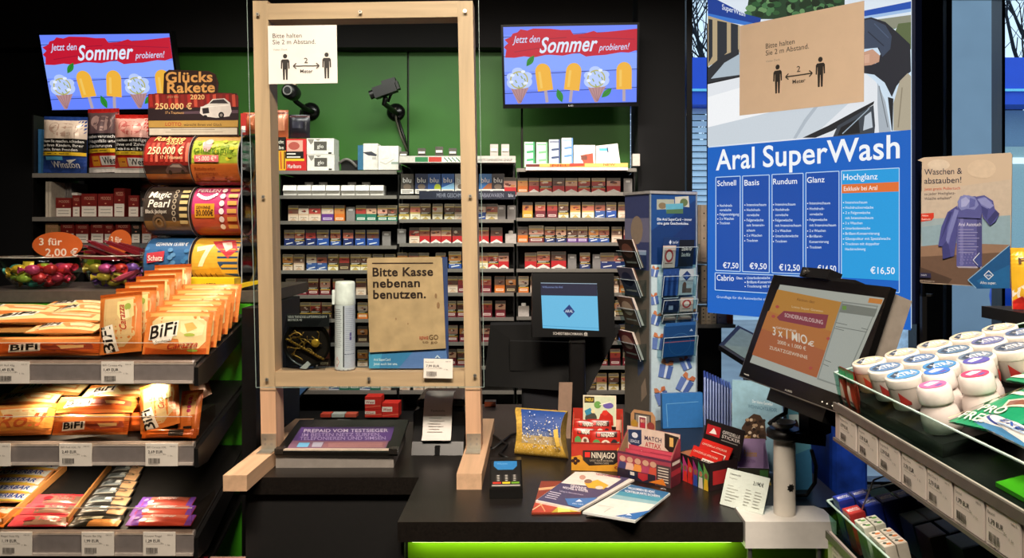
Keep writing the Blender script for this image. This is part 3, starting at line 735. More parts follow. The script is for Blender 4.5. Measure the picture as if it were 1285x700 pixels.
# wall cameras with suction discs
def camera_arm(x, lab, pts, disc, lens):
    t = thing('monitor_camera', lab, 'camera', tuple(W(disc[0], disc[1], YB - .02)))
    p = W(disc[0], disc[1], YB); MB().lathe([(.052, 0), (.05, .012), (.03, .022), (.012, .03)], p, mat('#0b0b0c', .25), 24, (0, -1, 0)).build('suction_disc', t)
    MB().tube([W(a, b, Y) for a, b, Y in pts], .014, BLACK).build('arm', t)
    return t
t = camera_arm(365, 'black camera on a wall arm facing out beside the left post', [(392, 140, 4.35), (383, 136, 4.25), (372, 128, 4.2), (366, 120, 4.17)], (390, 140), None)
a = W(368, 117, 4.12)
MB().lathe([(.038, 0), (.042, .02), (.042, .07), (.03, .08)], a + Vector((0, .02, 0)), mat('#161617', .35), 20, (-.1, -1, .05)).lathe([(.026, .08), (.026, .09)], a + Vector((0, .02, 0)), STEEL, 20, (-.1, -1, .05)).lathe([(.018, .091), (.018, .094)], a + Vector((0, .02, 0)), BLACK, 20, (-.1, -1, .05)).build('camera_head', t)
MB().box(a.x - .02, a.x + .02, 4.1, 4.13, a.z + .042, a.z + .06, mat('#c8b498')).build('sticker', t)
MB().tube([W(378, 138, 4.3), W(376, 148, 4.34), W(372, 170, 4.36)], .006, BLACK).build('cable', t)
t = camera_arm(480, 'black camera on a wall arm pointing left, its cable hanging down', [(498, 143, 4.35), (490, 136, 4.24), (482, 130, 4.18), (484, 122, 4.16)], (497, 141), None)
a, b = W(466, 119, 4.14), W(497, 108, 4.14)
ax = (b - a)
MB().bar(a + ax * .12, b, .058, .055, mat('#121213', .4), (0, 1, 0)).bar(a + ax * .45 + Vector((0, 0, .034)), b + Vector((0, 0, .03)), .03, .05, BLACK).cyl(a - ax * .05, a + ax * .2, .024, BLACK).bar(b + ax * .02, b + ax * .12, .045, .045, BLACK).build('camera_head', t)
MB().tube([W(494, 113, 4.15), W(490, 120, 4.2), W(487, 128, 4.2)], .007, BLACK).build('bracket', t)
MB().tube([W(496, 135, 4.33), W(497, 150, 4.345), W(503, 170, 4.35), (W(511, 189, 4.35))], .006, mat('#5a564a')).tube([W(500, 150, 4.35), W(507, 172, 4.36), W(511, 190, 4.36)], .008, BLACK).build('cable', t)

# tobacco shelf on the left
YT = 3.3
t = thing('tobacco_shelf_unit', 'black tobacco shelf unit below the left television with thin grey shelves', 'shelf unit', (X_(150, YT), YT + .15, 0))
MB().box(X_(44, YT), X_(46, YT), YT - .02, YT + .3, 0, Z_(145, YT), BLACK).build('side_panel', t)
MB().box(X_(308, YT), X_(312, YT), YT, YT + .3, 0, Z_(212, YT), BLACK).build('side_panel', t)
MB().box(X_(48, YT) + .02, X_(312, YT), YT + .3, YT + .33, 0, Z_(215, YT), BLACK).build('back_panel', t)
TY = (219, 273, 306, 336)
for y in TY:
    s = MB().box(X_(46, YT) + .001, X_(308, YT) - .002, YT - .018, YT + .298, Z_(y, YT) - .008, Z_(y, YT), SH).build('shelf', t)
    MB().box(X_(50, YT), X_(308, YT) - .002, YT - .05, YT - .0185, Z_(y, YT) - .016, Z_(y, YT) + .002, STRIP).build('price_strip', s)
def tobacco(c, pic, pic2, brand, word, xb, size, three):
    c.rect(0, 0, 100, 100, brand)
    c.rect(0, 6, 100, 40, pic); c.disc(55, 24, 30, 12, pic2, 18); c.disc(30, 20, 13, 9, pic2, 14)
    c.rect(0, 40, 100, 64, '#14110f')
    for k, s in enumerate(three): c.text(4, 47 + k * 7.4, 96 if k < 2 else 86, s, 4.6, '#f2efe6', .02)
    c.rect(0, 64, 100, 70, '#ecc02e'); c.line(6, 67, 70, 67, 1.2, '#5a4a1a')
    if word == 'Winston':
        c.rect(14, 72, 54, 78, '#5fb4dc'); c.text(26, 91, 88, word, 11, '#f2efe8', .012); c.poly([(62, 78), (84, 76), (70, 84)], '#f2efe8')
    else:
        c.rect(2, 74, 100, 92, '#d8342a'); c.rect(18, 75, 42, 90, '#f0a02c'); c.line(22, 82, 38, 82, 2, '#a8401c'); c.rect(46, 75, 100, 89, '#f4efe6'); c.text(52, 87, 98, word, 10, '#1c1816', .03); c.rect(0, 92, 100, 100, '#efe9e0')
DE = (('Wenn Sie rauchen, schaden', 'Sie Ihren Kindern, Ihrer', 'Familie, Ihren Freunden'), ('Rauchen verursacht', 'Schlaganfälle und', 'Behinderungen'), ('Rauchen schädigt', 'Zähne und Zahn-', 'fleisch'))
pouch('tobacco_pouch', YT + .012, 54.5, 109, 146, 216.6, 'blue tobacco pouch with a white and pale picture, leftmost on the shelf', 'tobacco pouch', '#2a4a94', lambda c: tobacco(c, '#dcc8b4', '#b89a88', '#28468e', 'Winston', 0, 0, DE[0]), 'large tobacco pouches', 0, .05, .07, -.02)
pouch('tobacco_pouch', YT + .12, 113, 152, 137, 217, 'tall red tobacco pouch behind and between its two neighbours', 'tobacco pouch', '#c02420', lambda c: tobacco(c, '#5a4444', '#9a7c74', '#b8221e', 'West', 0, 0, DE[1]), 'large tobacco pouches', 0, .05, .07, .03)
pouch('tobacco_pouch', YT + .02, 145, 188, 144, 217, 'red tobacco pouch with a pink teeth picture, beside the ticket dispenser', 'tobacco pouch', '#cc2a22', lambda c: tobacco(c, '#e8a898', '#c86a62', '#c8281e', 'West', 0, 0, DE[2]), 'large tobacco pouches', 0, .05, .07)
props(MB().obox(W(47.9, 217.5, YT + .005), (.012, 0, 0), (0, 0, .19), (0, .04, 0), mat('#2f6a9c')).build('tobacco_carton'), 'narrow blue carton at the far left end of the pouch shelf', 'tobacco box')
def cig(x0, x1, y0, k, lab, white=True, col='#7a201c'):
    yb = TY[k]
    def d(c):
        c.text(x0 + (x1 - x0) * .2, y0 + (yb - y0) * .26, x1 - (x1 - x0) * .15, 'MOODS', (yb - y0) * .13, '#d8a48a', .0)
        c.disc((x0 + x1) / 2, y0 + (yb - y0) * .42, 1.2, .8, '#d89a7a')
        if white:
            c.rect(x0 + .6, yb - (yb - y0) * .46, x1 - .6, yb - .6, '#ece4d8')
            for q in range(2): c.line(x0 + 3, yb - (yb - y0) * (.32 - .14 * q), x1 - 3, yb - (yb - y0) * (.32 - .14 * q), .6, '#6a6058')
    wallbox('cigarillo_box', x0, x1, y0, yb, lab, 'cigarillo box', col, d, 'cigarillo boxes on the left shelf', YT - .015, .05, dz=.003)
cig(70, 89.5, 249, 1, 'dark red cigarillo box first on the upper cigarillo shelf'); cig(91, 100.5, 246, 1, 'narrow dark red cigarillo box with a white cap on top, upper shelf')
cig(102, 121.5, 244, 1, 'dark red cigarillo box with a pale streak, upper shelf'); cig(123, 142, 244, 1, 'wide dark red cigarillo box left of the tall one')
cig(143, 156.5, 237, 1, 'tallest dark red cigarillo box on the upper shelf'); cig(161, 174, 246, 1, 'tilted looking dark red cigarillo box right of the tall one')
cig(176, 188, 246, 1, 'black cigarillo box with white label beside the ticket drums', True, '#221c1a')
props(MB().box(X_(92, YT), X_(99, YT), YT - .012, YT + .02, Z_(246, YT) + .004, Z_(243, YT) + .004, PAPER).build('price_card'), 'small white card on top of the narrow cigarillo box', 'card')
cig(57, 73, 280, 2, 'tan cigarillo box at the left end of the lower cigarillo shelf', False, '#b48a5e')
for i, (a, b) in enumerate(((76, 93), (95, 111), (114, 130), (131, 142), (145, 163))): cig(a, b, 280 + i % 2, 2, 'dark red cigarillo box %s of the five on the lower shelf' % ordinal(i))
cig(165, 176, 281, 2, 'black and white cigarillo box on the lower shelf', True, '#2a2624'); cig(178, 190, 280, 2, 'red and tan patterned cigarillo box at the right end of the lower shelf', True, '#a8442c')
for i, x in enumerate((60, 64)):
    props(MB().box(X_(x, YT), X_(x + 3, YT), YT - .015, YT + .1, Z_(273, YT) + .001, Z_(228, YT), mat('#cfc4b2', .3)).build('paper_booklet'), 'cream upright booklet %s at the left of the cigarillo shelf' % ('first' if i == 0 else 'second'), 'booklet', 'upright booklets on the cigarillo shelf')
for i in range(6):
    props(MB().box(X_(71 + i * 3.2, YT + .08), X_(73.6 + i * 3.2, YT + .08), YT + .08, YT + .2, Z_(273, YT + .08) + .004, Z_(229, YT + .08), mat('#8f8a86', .3)).build('paper_booklet'), 'grey upright booklet %s in the row behind the dark red boxes' % ordinal(i), 'booklet', 'upright booklets on the cigarillo shelf')
for i, (a, b, col) in enumerate(((105, 118, '#a8b828'), (176, 186, '#d8d2c0'))):
    wallbox('tobacco_carton', a, b, 313, 335, '%s carton low behind the sweets bowls' % ('lime green', 'cream')[i], 'tobacco box', col, lambda c: None, None, YT - .03, .05)

# ================================================================== counter
CT = 1.0
TOP = mat('#191512', .36, 0, .25, 260, .05)
ctr = thing('service_counter', 'black sales counter with a stepped front and a lit green panel below', 'counter', (0, 1.9, 0))
pts = [(-.662, 1.705), (-.264, 1.705), (-.264, 1.445), (.386, 1.445), (.386, 1.522), (.62, 1.522), (.62, 2.42), (-.18, 2.42), (-.18, 2.2), (-.662, 2.2)]
MB().prism([(x, y, CT - .038) for x, y in pts], (0, 0, .038), TOP).build('worktop', ctr)
BASE = mat('#0b0908', .7, 0, .2, 120)
MB().box(-.655, -.25, 1.722, 1.74, 0, CT - .0385, BASE).box(-.655, -.64, 1.74, 2.18, 0, CT - .0385, BASE).build('front_panel', ctr)
MB().box(-.27, -.252, 1.49, 1.722, 0, CT - .0385, BASE).box(-.262, -.256, 1.47, 1.49, 0, CT - .0385, BASE).build('side_panel', ctr)
MB().box(-.252, .60, 1.49, 1.51, 0, CT - .048, mat('#8cc01a', .35, 0, .05, 5)).build('lit_panel', ctr)
MB().box(-.24, .37, 1.468, 1.478, CT - .0475, CT - .0385, glow('#e8ffb0', 9)).build('light_strip', ctr)
MB().box(.60, .615, 1.53, 2.40, 0, CT - .0385, BASE).build('side_panel', ctr)
MB().box(-.16, .59, 2.38, 2.40, 0, CT - .0385, BASE).box(-.63, -.18, 2.16, 2.18, 0, CT - .0385, BASE).build('back_panel', ctr)
# white bracket block with chrome feet at the right corner
t = thing('corner_bracket', 'white block clamped over the right end of the counter, carrying the pole', 'bracket', (.476, 1.48, CT - .046))
MB().prism([(.388, 1.436, CT - .046), (.558, 1.436, CT - .046), (.558, 1.50, CT - .046), (.545, 1.519, CT - .046), (.388, 1.519, CT - .046)], (0, 0, .05), mat('#d5d1ca', .4, 0, .03, 60)).build('block', t)
for x in (.398, .528):
    MB().cyl((x, 1.445, CT - .09), (x, 1.445, CT - .0465), .005, STEEL, 10).cyl((x, 1.445, CT - .096), (x, 1.445, CT - .09), .009, STEEL, 12).build('bolt', t)
# dark side cabinet and blue carton right of the counter
MB().box(.64, .90, 1.62, 2.02, 0, .88, BASE).box(.64, .90, 1.60, 1.62, .02, .86, SATIN).box(.74, .8, 1.59, 1.6, .7, .72, STEEL).build('side_cabinet', label='low black cabinet in the dark behind the pole and the gum stand', category='cabinet')
MB().rbox(X_(1045, 1.75), X_(1092, 1.75), 1.75, 1.95, .8805, 1.11, .02, mat('#173a9a', .35, 0, .3, 25)).rbox(X_(1052, 1.75), X_(1085, 1.75), 1.77, 1.93, 1.11, 1.14, .012, mat('#173a9a', .35)).build('blue_bag_bin', label='dark blue canister standing in shade behind the gum stand', category='canister')

# ================================================================== wooden screen frame
def wood(k, c='#cfa583'): return mat(c, .55, 0, .10, 55, .03, k)
fr = thing('wooden_screen_frame', 'raw pine frame with clear pane and two long feet, standing on the counter', 'screen frame', (-.4, 1.83, CT))
TLn = -.0205                                           # the frame leans a little to the left
def post(x0, name='post'):
    w, d, y0 = .0355, .055, 1.80
    b = Vector((x0, y0, CT + .034)); tp = Vector((x0 + TLn, y0, Z_(1, 1.8)))
    return MB().hexa([b, b + Vector((w, 0, 0)), b + Vector((w, d, 0)), b + Vector((0, d, 0)), tp, tp + Vector((w, 0, 0)), tp + Vector((w, d, 0)), tp + Vector((0, d, 0))], wood('wood')).build(name, fr)
XL, XR = -.648, -.168
post(XL); post(XR)
def leanx(x, z): return x + TLn * (z - CT) / (Z_(1, 1.8) - CT)
def rail(zt0, zt1, h, name):
    a, b = leanx(XL + .0355, zt0), leanx(XR, zt1)
    MB().hexa([(a, 1.80, zt0 - h), (b, 1.80, zt1 - h), (b, 1.855, zt1 - h), (a, 1.855, zt0 - h), (a, 1.80, zt0), (b, 1.80, zt1), (b, 1.855, zt1), (a, 1.855, zt0)], wood('wood_x')).build(name, fr)
RZ = Z_(466.5, 1.80)
rail(Z_(4.5, 1.8), Z_(1, 1.8), .0375, 'top_rail'); rail(RZ, RZ, .034, 'bottom_rail')
MB().hexa([(-.662, 1.615, CT), (-.612, 1.615, CT), (-.612, 2.1, CT), (-.662, 2.1, CT), (-.662, 1.615, CT + .0335), (-.612, 1.615, CT + .0335), (-.612, 2.1, CT + .0335), (-.662, 2.1, CT + .0335)], wood('wood_y', '#d2ab88')).build('foot', fr)
MB().hexa([(-.172, 1.625, CT), (-.119, 1.625, CT), (-.119, 2.1, CT), (-.172, 2.1, CT), (-.172, 1.625, CT + .0335), (-.119, 1.625, CT + .0335), (-.119, 2.1, CT + .0335), (-.172, 2.1, CT + .0335)], wood('wood_y', '#d2ab88')).build('foot', fr)
ZN = mat('#b9b4a8', .35, .8, .08, 60)
for x in (XL, XR):
    s = MB().box(x + .001, x + .0345, 1.797, 1.7995, CT + .035, CT + .072, ZN).box(x + .001, x + .0345, 1.765, 1.7995, CT + .034, CT + .0365, ZN).build('steel_angle', fr)
    m_ = MB()
    for dx, z in ((.01, .06), (.025, .06), (.01, .048), (.025, .048)): m_.cyl((x + dx, 1.7965, CT + z), (x + dx, 1.7985, CT + z), .003, STEEL, 8)
    m_.build('screw', s)
# clear pane screwed on in front
def pane_pt(px, py): return W(px, py, 1.792)
q = [pane_pt(321.5, 486), pane_pt(607.5, 485.5), pane_pt(600.5, -6), pane_pt(310, -1)]
pn = MB().prism(q, (0, .004, 0), clear('#f7fcfb', .04, 1.18)).build('clear_pane', fr)
EDGE = mat('#8fa39c', .2, 0, .05, 50)
_e = MB()
for a, b in ((0, 1), (1, 2), (3, 0)): _e.bar(q[a] + Vector((0, -.0006, 0)), q[b] + Vector((0, -.0006, 0)), .0012, .0012, EDGE)
_e.build('pane_edge', pn)
for px, py in ((323.5, 18), (452, 15), (583.5, 14), (330.5, 247), (590, 246), (335, 476), (463, 475), (596, 471)):
    p = W(px, py, 1.792)
    MB().cyl(p + Vector((0, -.0025, 0)), p, .0042, ZN, 10).cyl(p + Vector((0, -.0032, 0)), p + Vector((0, -.0025, 0)), .0018, mat('#4a4640', .5), 6).build('pane_screw', fr)

# ------------------------------------------------------------------ paper: keep two metres
def stick_man(c, x, top, h):
    K = '#2a2622'; u = h / 30.0
    c.disc(x, top + 2.6 * u, 2.5 * u, 2.6 * u, K, 18)
    c.poly([(x - 5 * u, top + 8 * u), (x - 3.6 * u, top + 6.2 * u), (x + 3.6 * u, top + 6.2 * u), (x + 5 * u, top + 8 * u), (x + 5.2 * u, top + 17 * u), (x + 3.7 * u, top + 17.4 * u), (x + 3.3 * u, top + 10 * u), (x + 3 * u, top + 10 * u), (x + 3 * u, top + 18 * u), (x - 3 * u, top + 18 * u), (x - 3 * u, top + 10 * u), (x - 3.3 * u, top + 10 * u), (x - 3.7 * u, top + 17.4 * u), (x - 5.2 * u, top + 17 * u)], K)
    c.poly([(x - 3 * u, top + 18 * u), (x - .3 * u, top + 18 * u), (x - .7 * u, top + 30 * u), (x - 2.6 * u, top + 30 * u)], K)
    c.poly([(x + .3 * u, top + 18 * u), (x + 3 * u, top + 18 * u), (x + 2.6 * u, top + 30 * u), (x + .7 * u, top + 30 * u)], K)
def notice(name, label, O, R, U, w, h, vw, col):
    """vw: the part of the print the sheet shows, in units where the print runs as in the photo."""
    t = thing(name, label, 'notice', tuple(Vector(O) + Vector(R) * w / 2)); N = Vector(R).cross(Vector(U))
    MB().obox(Vector(O), Vector(R) * w, Vector(U) * h, -N * .0012, mat(col, .6, 0, .02, 20)).build('sheet', t)
    c = Canvas(O, R, U, w, h, vw, .00006); K = '#3a342e'
    c.text(158, 185, 303, 'Bitte halten', 22, K, .006, 0); c.text(158, 216, 372, 'Sie 2 m Abstand.', 22, K, .006); c.text(159, 247, 233, 'Vielen Dank.', 9, '#8a8278', 0)
    stick_man(c, 219, 264, 127); stick_man(c, 426, 260, 127)
    c.line(264, 324, 384, 324, 5, K)
    for x, s_ in ((259, 1), (389, -1)): c.line(x, 324, x + 15 * s_, 311, 5, K); c.line(x, 324, x + 15 * s_, 337, 5, K)
    c.text(314, 310, 332, '2', 25, K, .006); c.text(294, 358, 356, 'Meter', 17, K, .006)
    c.build('print', t); return t
O, R, U, w, h = quadframe(W(335.2, 32.5, 1.862), W(421.5, 31.5, 1.862), W(337.5, 106, 1.862))
O, R, U, w, h = quadframe(W(335.2, 32.5, 1.788), W(421.5, 31.2, 1.788), W(337.2, 105.5, 1.788))
notice('distance_notice', 'white keep two metres apart notice at the top left of the wooden frame', O, R, U, w, h, (135, 125, 478, 410), '#efe9e0')

# ------------------------------------------------------------------ things on the bottom rail
RT = RZ + .0005; RY = 1.828
# clear bag with a round dark tin ring and gold chain
t = thing('hanging_bag', 'clear plastic bag with black header card holding a gold chain in a round frame', 'bag', tuple(W(398, 466, RY)))
c0 = W(385.5, 431, RY); r = 29.5 * RY / F
MB().lathe([(r, 0), (r * .985, -.004), (r * .93, -.006), (r * .9, -.002), (r * .9, .004), (r, .004)], c0, mat('#16130f', .3), 40, (0, -1, 0), cap=False).lathe([(r * .95, .004), (r * .95, .006)], c0 - Vector((0, .0, 0)), mat('#2a211a', .4), 40, (0, 1, 0)).build('round_frame', t)
GOLD = mat('#b08638', .3, .7, .2, 90)
m_ = MB(); rnd = random.Random(3)
for i in range(16):
    q = []; hd = rnd.uniform(-.9, .9) + (PI if i % 2 else 0); x, y = rnd.uniform(-.6, .5) * r, rnd.uniform(-.55, .45) * r
    for k in range(9):
        q.append(c0 + Vector((x, -.005 - .0016 * (i % 4), y))); hd += rnd.uniform(-.5, .5)
        if math.hypot(x + .07 * r * math.cos(hd), y + .07 * r * math.sin(hd)) > .78 * r: hd += 1.8
        x += r * .075 * math.cos(hd); y += r * .06 * math.sin(hd)
    m_.tube(q, .0013, GOLD, 6)
for k in range(16): m_.ball(c0 + Vector((-.8 * r + k * .1 * r, -.008, .2 * r - k * .055 * r)), .0042, .003, .0032, GOLD, 8, 5)
m_.build('gold_chain', t)
MB().lathe([(.010, 0), (.010, .003), (.0085, .0042), (.004, .0046)], c0 + Vector((.40 * r, -.008, .05 * r)), mat('#c89a34', .25, .6), 20, (0, -1, 0)).build('coin', t)
MB().prism([W(376, 462, RY - .01), W(386, 453, RY - .01), W(390, 457, RY - .01), W(384, 463, RY - .01)], (0, .001, 0), WHITE).build('paper_tag', t)
hc = MB().obox(W(360, 410, RY - .008), W(413, 410, RY - .008) - W(360, 410, RY - .008), (0, .002, (410 - 394) * RY / F), (0, .002, 0), BLACK).build('header_card', t)
c = Canvas(W(360, 410, RY - .0085), (1, 0, 0), (0, .002 / .03, 1), 1, 1, None, .00006); c.text(361.5, 398.8, 410, 'NEUE TRENDIGE LUFTERFRISCHER 9', 2.8, '#c8c4bc', .01); c.text(361.5, 402.6, 379, 'BESTECK 42', 2.6, '#c8c4bc', .01); c.build('print', hc)
bp = [W(354, 463.5, RY - .012), W(408, 463.8, RY - .012), W(416, 440, RY - .012), W(413, 396, RY - .006), W(360, 396, RY - .006), W(353, 430, RY - .012)]
MB().prism(bp, (0, -.002, 0), clear('#e6e8ea', .12, 1.22)).prism([bp[0] + Vector((0, .03, 0)), bp[1] + Vector((0, .03, 0)), bp[2] + Vector((0, .03, 0)), bp[3] + Vector((0, .01, 0)), bp[4] + Vector((0, .01, 0)), bp[5] + Vector((0, .03, 0))], (0, .001, 0), clear('#e6e8ea', .12, 1.22)).build('film', t)
# spray can
t = thing('spray_can', 'white aerosol can with a tall white cap standing on the frame rail', 'spray can', tuple(W(433, 466, RY)))
p = W(433, 462.5, RY); p.z = RT; r = 12.7 * RY / F; H = (463 - 352) * RY / F
CANM = mat('#d6d3d6', .35, .1, .03, 40)
MB().lathe([(r * .93, 0), (r, .003), (r, .006), (r * .985, .008), (r * .985, H * .735)], p, CANM, 32).build('can_body', t)
MB().lathe([(r * .99, H * .735), (r * 1.02, H * .74), (r * 1.0, H * .80), (r * .96, H * .97), (r * .9, H * .995), (r * .7, H)], p, mat('#ece8e4', .4), 32).box(p.x - r * 1.17, p.x - r * .8, p.y - .01, p.y + .01, p.z + H * .74, p.z + H * .9, mat('#ece8e4', .4)).build('cap', t)
def cylwarp(p, r): return lambda x, y, l: Vector((p.x + (r + l) * math.sin(x / r), p.y - (r + l) * math.cos(x / r), p.z + y))
c = Canvas(p, (1, 0, 0), (0, 0, 1), 1, 1, (-100, -100, 100, 0), .0004, ink, None)
def wr(x, y, l): return Vector((p.x + (r * .985 + l) * math.sin(x / 100 * 1.57), p.y - (r * .985 + l) * math.cos(x / 100 * 1.57), p.z + y / 100 * H * .735))
class CC(Canvas):
    def m(s, q): return (q[0], q[1])
c = CC(p, (1, 0, 0), (0, 0, 1), 1, 1, (0, 0, 1, 1), .00006, ink, wr)
def crect(x0, y0, x1, y1, col):
    n = 6; vv = []; ff = []
    for i in range(n + 1): vv += [c.at(x0 + (x1 - x0) * i / n, y0), c.at(x0 + (x1 - x0) * i / n, y1)]
    for i in range(n): ff.append((2 * i, 2 * i + 2, 2 * i + 3, 2 * i + 1))
    c.mb.add(vv, ff, ink(col))
crect(3, 6, 11, 99, '#1f1c22'); crect(12, 2, 92, 99, '#b9b7c6'); crect(12, 25, 90, 26, '#3a3850')
c.l = 6
for k in range(20): crect(-64, 94 - k * 3, -64 + 48 + (k * 7) % 13, 93.1 - k * 3, '#a8a4aa' if k > 5 else '#7a7580')
for k in range(22): crect(18, 95 - k * 3, 18 + 50 + (k * 11) % 17, 94.3 - k * 3, '#9391a8')
for y in (56, 50): crect(44, y - 3, 58, y + 2, '#5c4f88')
crect(-80, 1, 92, 3, '#4a4450')
c.poly([(-38, 22), (-22, 14), (-38, 6), (-54, 14)], '#c8463a'); c.poly([(-38, 20.4), (-25.5, 14), (-38, 7.6), (-50.5, 14)], '#f2eee8'); crect(-40, 12, -36, 18.6, '#1a1718'); crect(-40, 9.4, -36, 11, '#1a1718')
c.build('print', t)
# sign: please use the next till
O, R, U, w, h = quadframe(W(460.5, 323.5, 1.815), W(555, 322.5, 1.815), W(463.5, 461, 1.82))
t = thing('till_notice_board', 'brown kraft notice asking to use the next till, over a blue board', 'notice', tuple(O + R * w / 2)); N = R.cross(U)
MB().obox(O - N * .004 + R * .002, R * (w + .008), U * h, N * .0035, mat('#33406e', .5)).build('backing_board', t)
c = Canvas(O, R, U, w, h, None, .00006)
c.poly([(463, 462), (562, 462), (560, 438), (463, 441)], '#5b78b0'); c.poly([(463, 462), (500, 462), (520, 439), (463, 441)], '#3d7cab'); c.poly([(463, 462), (476, 462), (480, 441), (463, 442)], '#4b97bd')
c.text(469, 452.5, 490, 'Aral SuperCard', 3, '#dfe6ea'); c.text(469, 457.8, 499, 'Jetzt auch bei uns.', 3, '#dfe6ea')
c.build('blue_print', t)
kp = [W(460.5, 325.5, 1.8125), W(462, 323.5, 1.8125), W(553, 322, 1.8125), W(555, 324, 1.8125), W(559.5, 437, 1.8145), W(464, 442, 1.8145)]
MB().prism(kp, (0, -.0015, 0), mat('#c09a72', .6, 0, .12, 30)).build('kraft_sheet', t)
c = Canvas(W(464, 442, 1.8125), R, (W(460.5, 325, 1.8105) - W(464, 442, 1.8125)), w, h, None, .00006)
c.line(467, 330.3, 543.5, 330, 1.4, '#3a2118')
K = '#2f1c15'
def slab_text(c, xl, yb, xr, s_, cap, sl): c.text(xl, yb, xr, s_, cap, K, .05, 0, sl)
slab_text(c, 467.5, 346.5, 543.5, 'Bitte Kasse', 10.4, -.8); slab_text(c, 468, 360.6, 527, 'nebenan', 10.4, -.8); slab_text(c, 468.3, 374.6, 534.5, 'benutzen.', 10.4, -.8)
c.text(526.5, 426, 537.5, 'REWE', 4, '#a8301f', .02); c.text(538.5, 426, 550, 'GO', 6, '#6a4a30', .03); c.text(530, 430.5, 549, 'to go', 3.4, '#7a5a40', .0)
for a, b, r_ in ((547, 371, 3), (550, 383, 4), (497, 400, 1.5), (512, 406, 1.3)): c.disc(a, b, r_ * .5, r_, '#9a6f50', 12)
c.build('print', t)
c = Canvas(O, R, U, w, h, None, .00006); c.l = 30
c.poly([(545.5, 449), (549, 445), (553, 449)], '#cdd6e6'); c.poly([(547.5, 449), (549, 447), (551, 449)], '#5b78b0'); c.build('emblem', t)
# price tag on the rail
def price_tag(O, R, U, w, h, label, lines, group, name='price_tag', col='#dcd4c8', curl=0.0):
    O, R, U = Vector(O), Vector(R).normalized(), Vector(U).normalized(); N = R.cross(U)
    t = thing(name, label, 'price tag', tuple(O + R * w / 2), group=group)
    MB().obox(O - N * .0, R * w, U * h, N * .0015, mat(col, .5, 0, .03, 40)).build('plate', t)
    c = Canvas(O + N * .0016, R, U, w, h, (0, 0, 40, 27), .00006)
    K = '#2e2a28'
    c.text(2, 5.6, 2 + min(34, 1.5 * len(lines[0])), lines[0], 2.2, '#7a726a', 0); c.text(30, 4.2, 37, '0815', 1.5, '#8a827a', 0)
    c.text(3.4, 11.6, 21.5, lines[1], 3.2, K, .03)
    c.line(4, 13.6, 22, 13.6, .2, '#8a827a'); c.text(22, 13.6, 26, 'St.', 1.8, '#8a827a', 0); c.text(28, 15.4, 34, '1 St.', 1.7, '#8a827a', 0)
    rnd = random.Random(label)
    x = 4.0
    while x < 18: b = rnd.choice((.4, .6, .9)); c.rect(x, 17.5, x + b, 23.6, '#4a4440'); x += b + rnd.choice((.35, .5))
    c.rect(4, 23.9, 16, 24.4, '#8a827a')
    c.build('print', t); return t
O, R, U, w, h = quadframe(W(532, 449.8, 1.789), W(568.5, 450.5, 1.789), W(531.5, 474, 1.789))
price_tag(O, R, U, w, h, 'paper price tag stuck on the lower rail of the wooden frame', ('Autoduft', '7,99 EUR'), None, col='#ece6dc')

# ================================================================== things on the counter
# change tray with advert
rz = math.radians(-6)
t = thing('change_tray', 'grey fronted change tray with a purple advert under its black top', 'change tray', (-.478, 1.90, CT))
tr = thing('tmp', None, None)
def L(x, y, z): return (x, y, z)
p0, p1, p2, p3 = onz(346, 587, CT), onz(494, 586.5, CT), Vector((-.345, 2.0, CT)), Vector((-.604, 2.0, CT))
up = Vector((0, 0, .034))
MB().prism([p0, p1, p2, p3], up, mat('#938c85', .4, .1, .05, 60)).build('tray_body', t)
a, b, c_, d_ = W(345, 567, 1.766), W(499, 567.5, 1.766), W(513, 526.5, 1.98), W(376, 526.5, 1.98)
MB().prism([a, b, c_, d_], (0, 0, -.008), mat('#14120f', .3)).build('tray_top', t)
a2, b2 = W(354, 566, 1.764), W(488, 566, 1.764)
MB().obox(a2 + Vector((0, 0, .001)), b2 - a2, (0, 0, .0025), (0, .012, 0), mat('#c9b8a6', .3)).build('front_strip', t)
for q in (W(345, 567, 1.766), W(488, 567, 1.766)): MB().obox(q + Vector((0, -.004, -.004)), (.02, 0, 0), (0, 0, .012), (0, .02, 0), mat('#23201d', .25)).build('end_clip', t)
tc = (a + b + c_ + d_) / 4; nrm = (b - a).cross(d_ - a).normalized()
fr_o = a + nrm * .0008
c = Canvas(fr_o, (b - a), nrm.cross(b - a), 1, 1, None, .00006)
c.poly([(360, 563), (483, 563), (495, 535.5), (378, 536)], '#4e3a6c'); c.poly([(360, 563), (484, 563), (488, 553), (367, 553)], '#7d5a70'); c.poly([(373, 553), (490, 553), (495, 535.5), (378, 536)], '#55397a')
c.text(381, 542.6, 487, 'PREPAID VOM TESTSIEGER', 4, '#cfc4d8', .02, .15, -.6); c.text(378.5, 547.7, 478, 'IM BESTEN NETZ SURFEN,', 4, '#a898c0', .005, .15, -.6); c.text(376.5, 552.3, 485, 'TELEFONIEREN UND SIMSEN', 4, '#a898c0', .005, .15, -.6)
c.poly([(372, 561), (386, 561), (389, 555.5), (375.5, 555.5)], '#6fb0d8'); c.poly([(391, 561), (403, 561), (406, 555), (393, 555)], '#a9a6b8'); c.poly([(404, 562), (482, 562), (485, 555), (408, 554.6)], '#8f6068')
for k in range(3): c.line(412, 556.5 + k * 2, 480, 556.2 + k * 2, .6, '#b98c84')
c.build('advert', t)
MB().tube([W(420, 530, 2.0), W(424, 527, 2.03), W(440, 527.5, 2.03)], .0025, STEEL).build('spring', t)
bpy.data.objects.remove(tr)
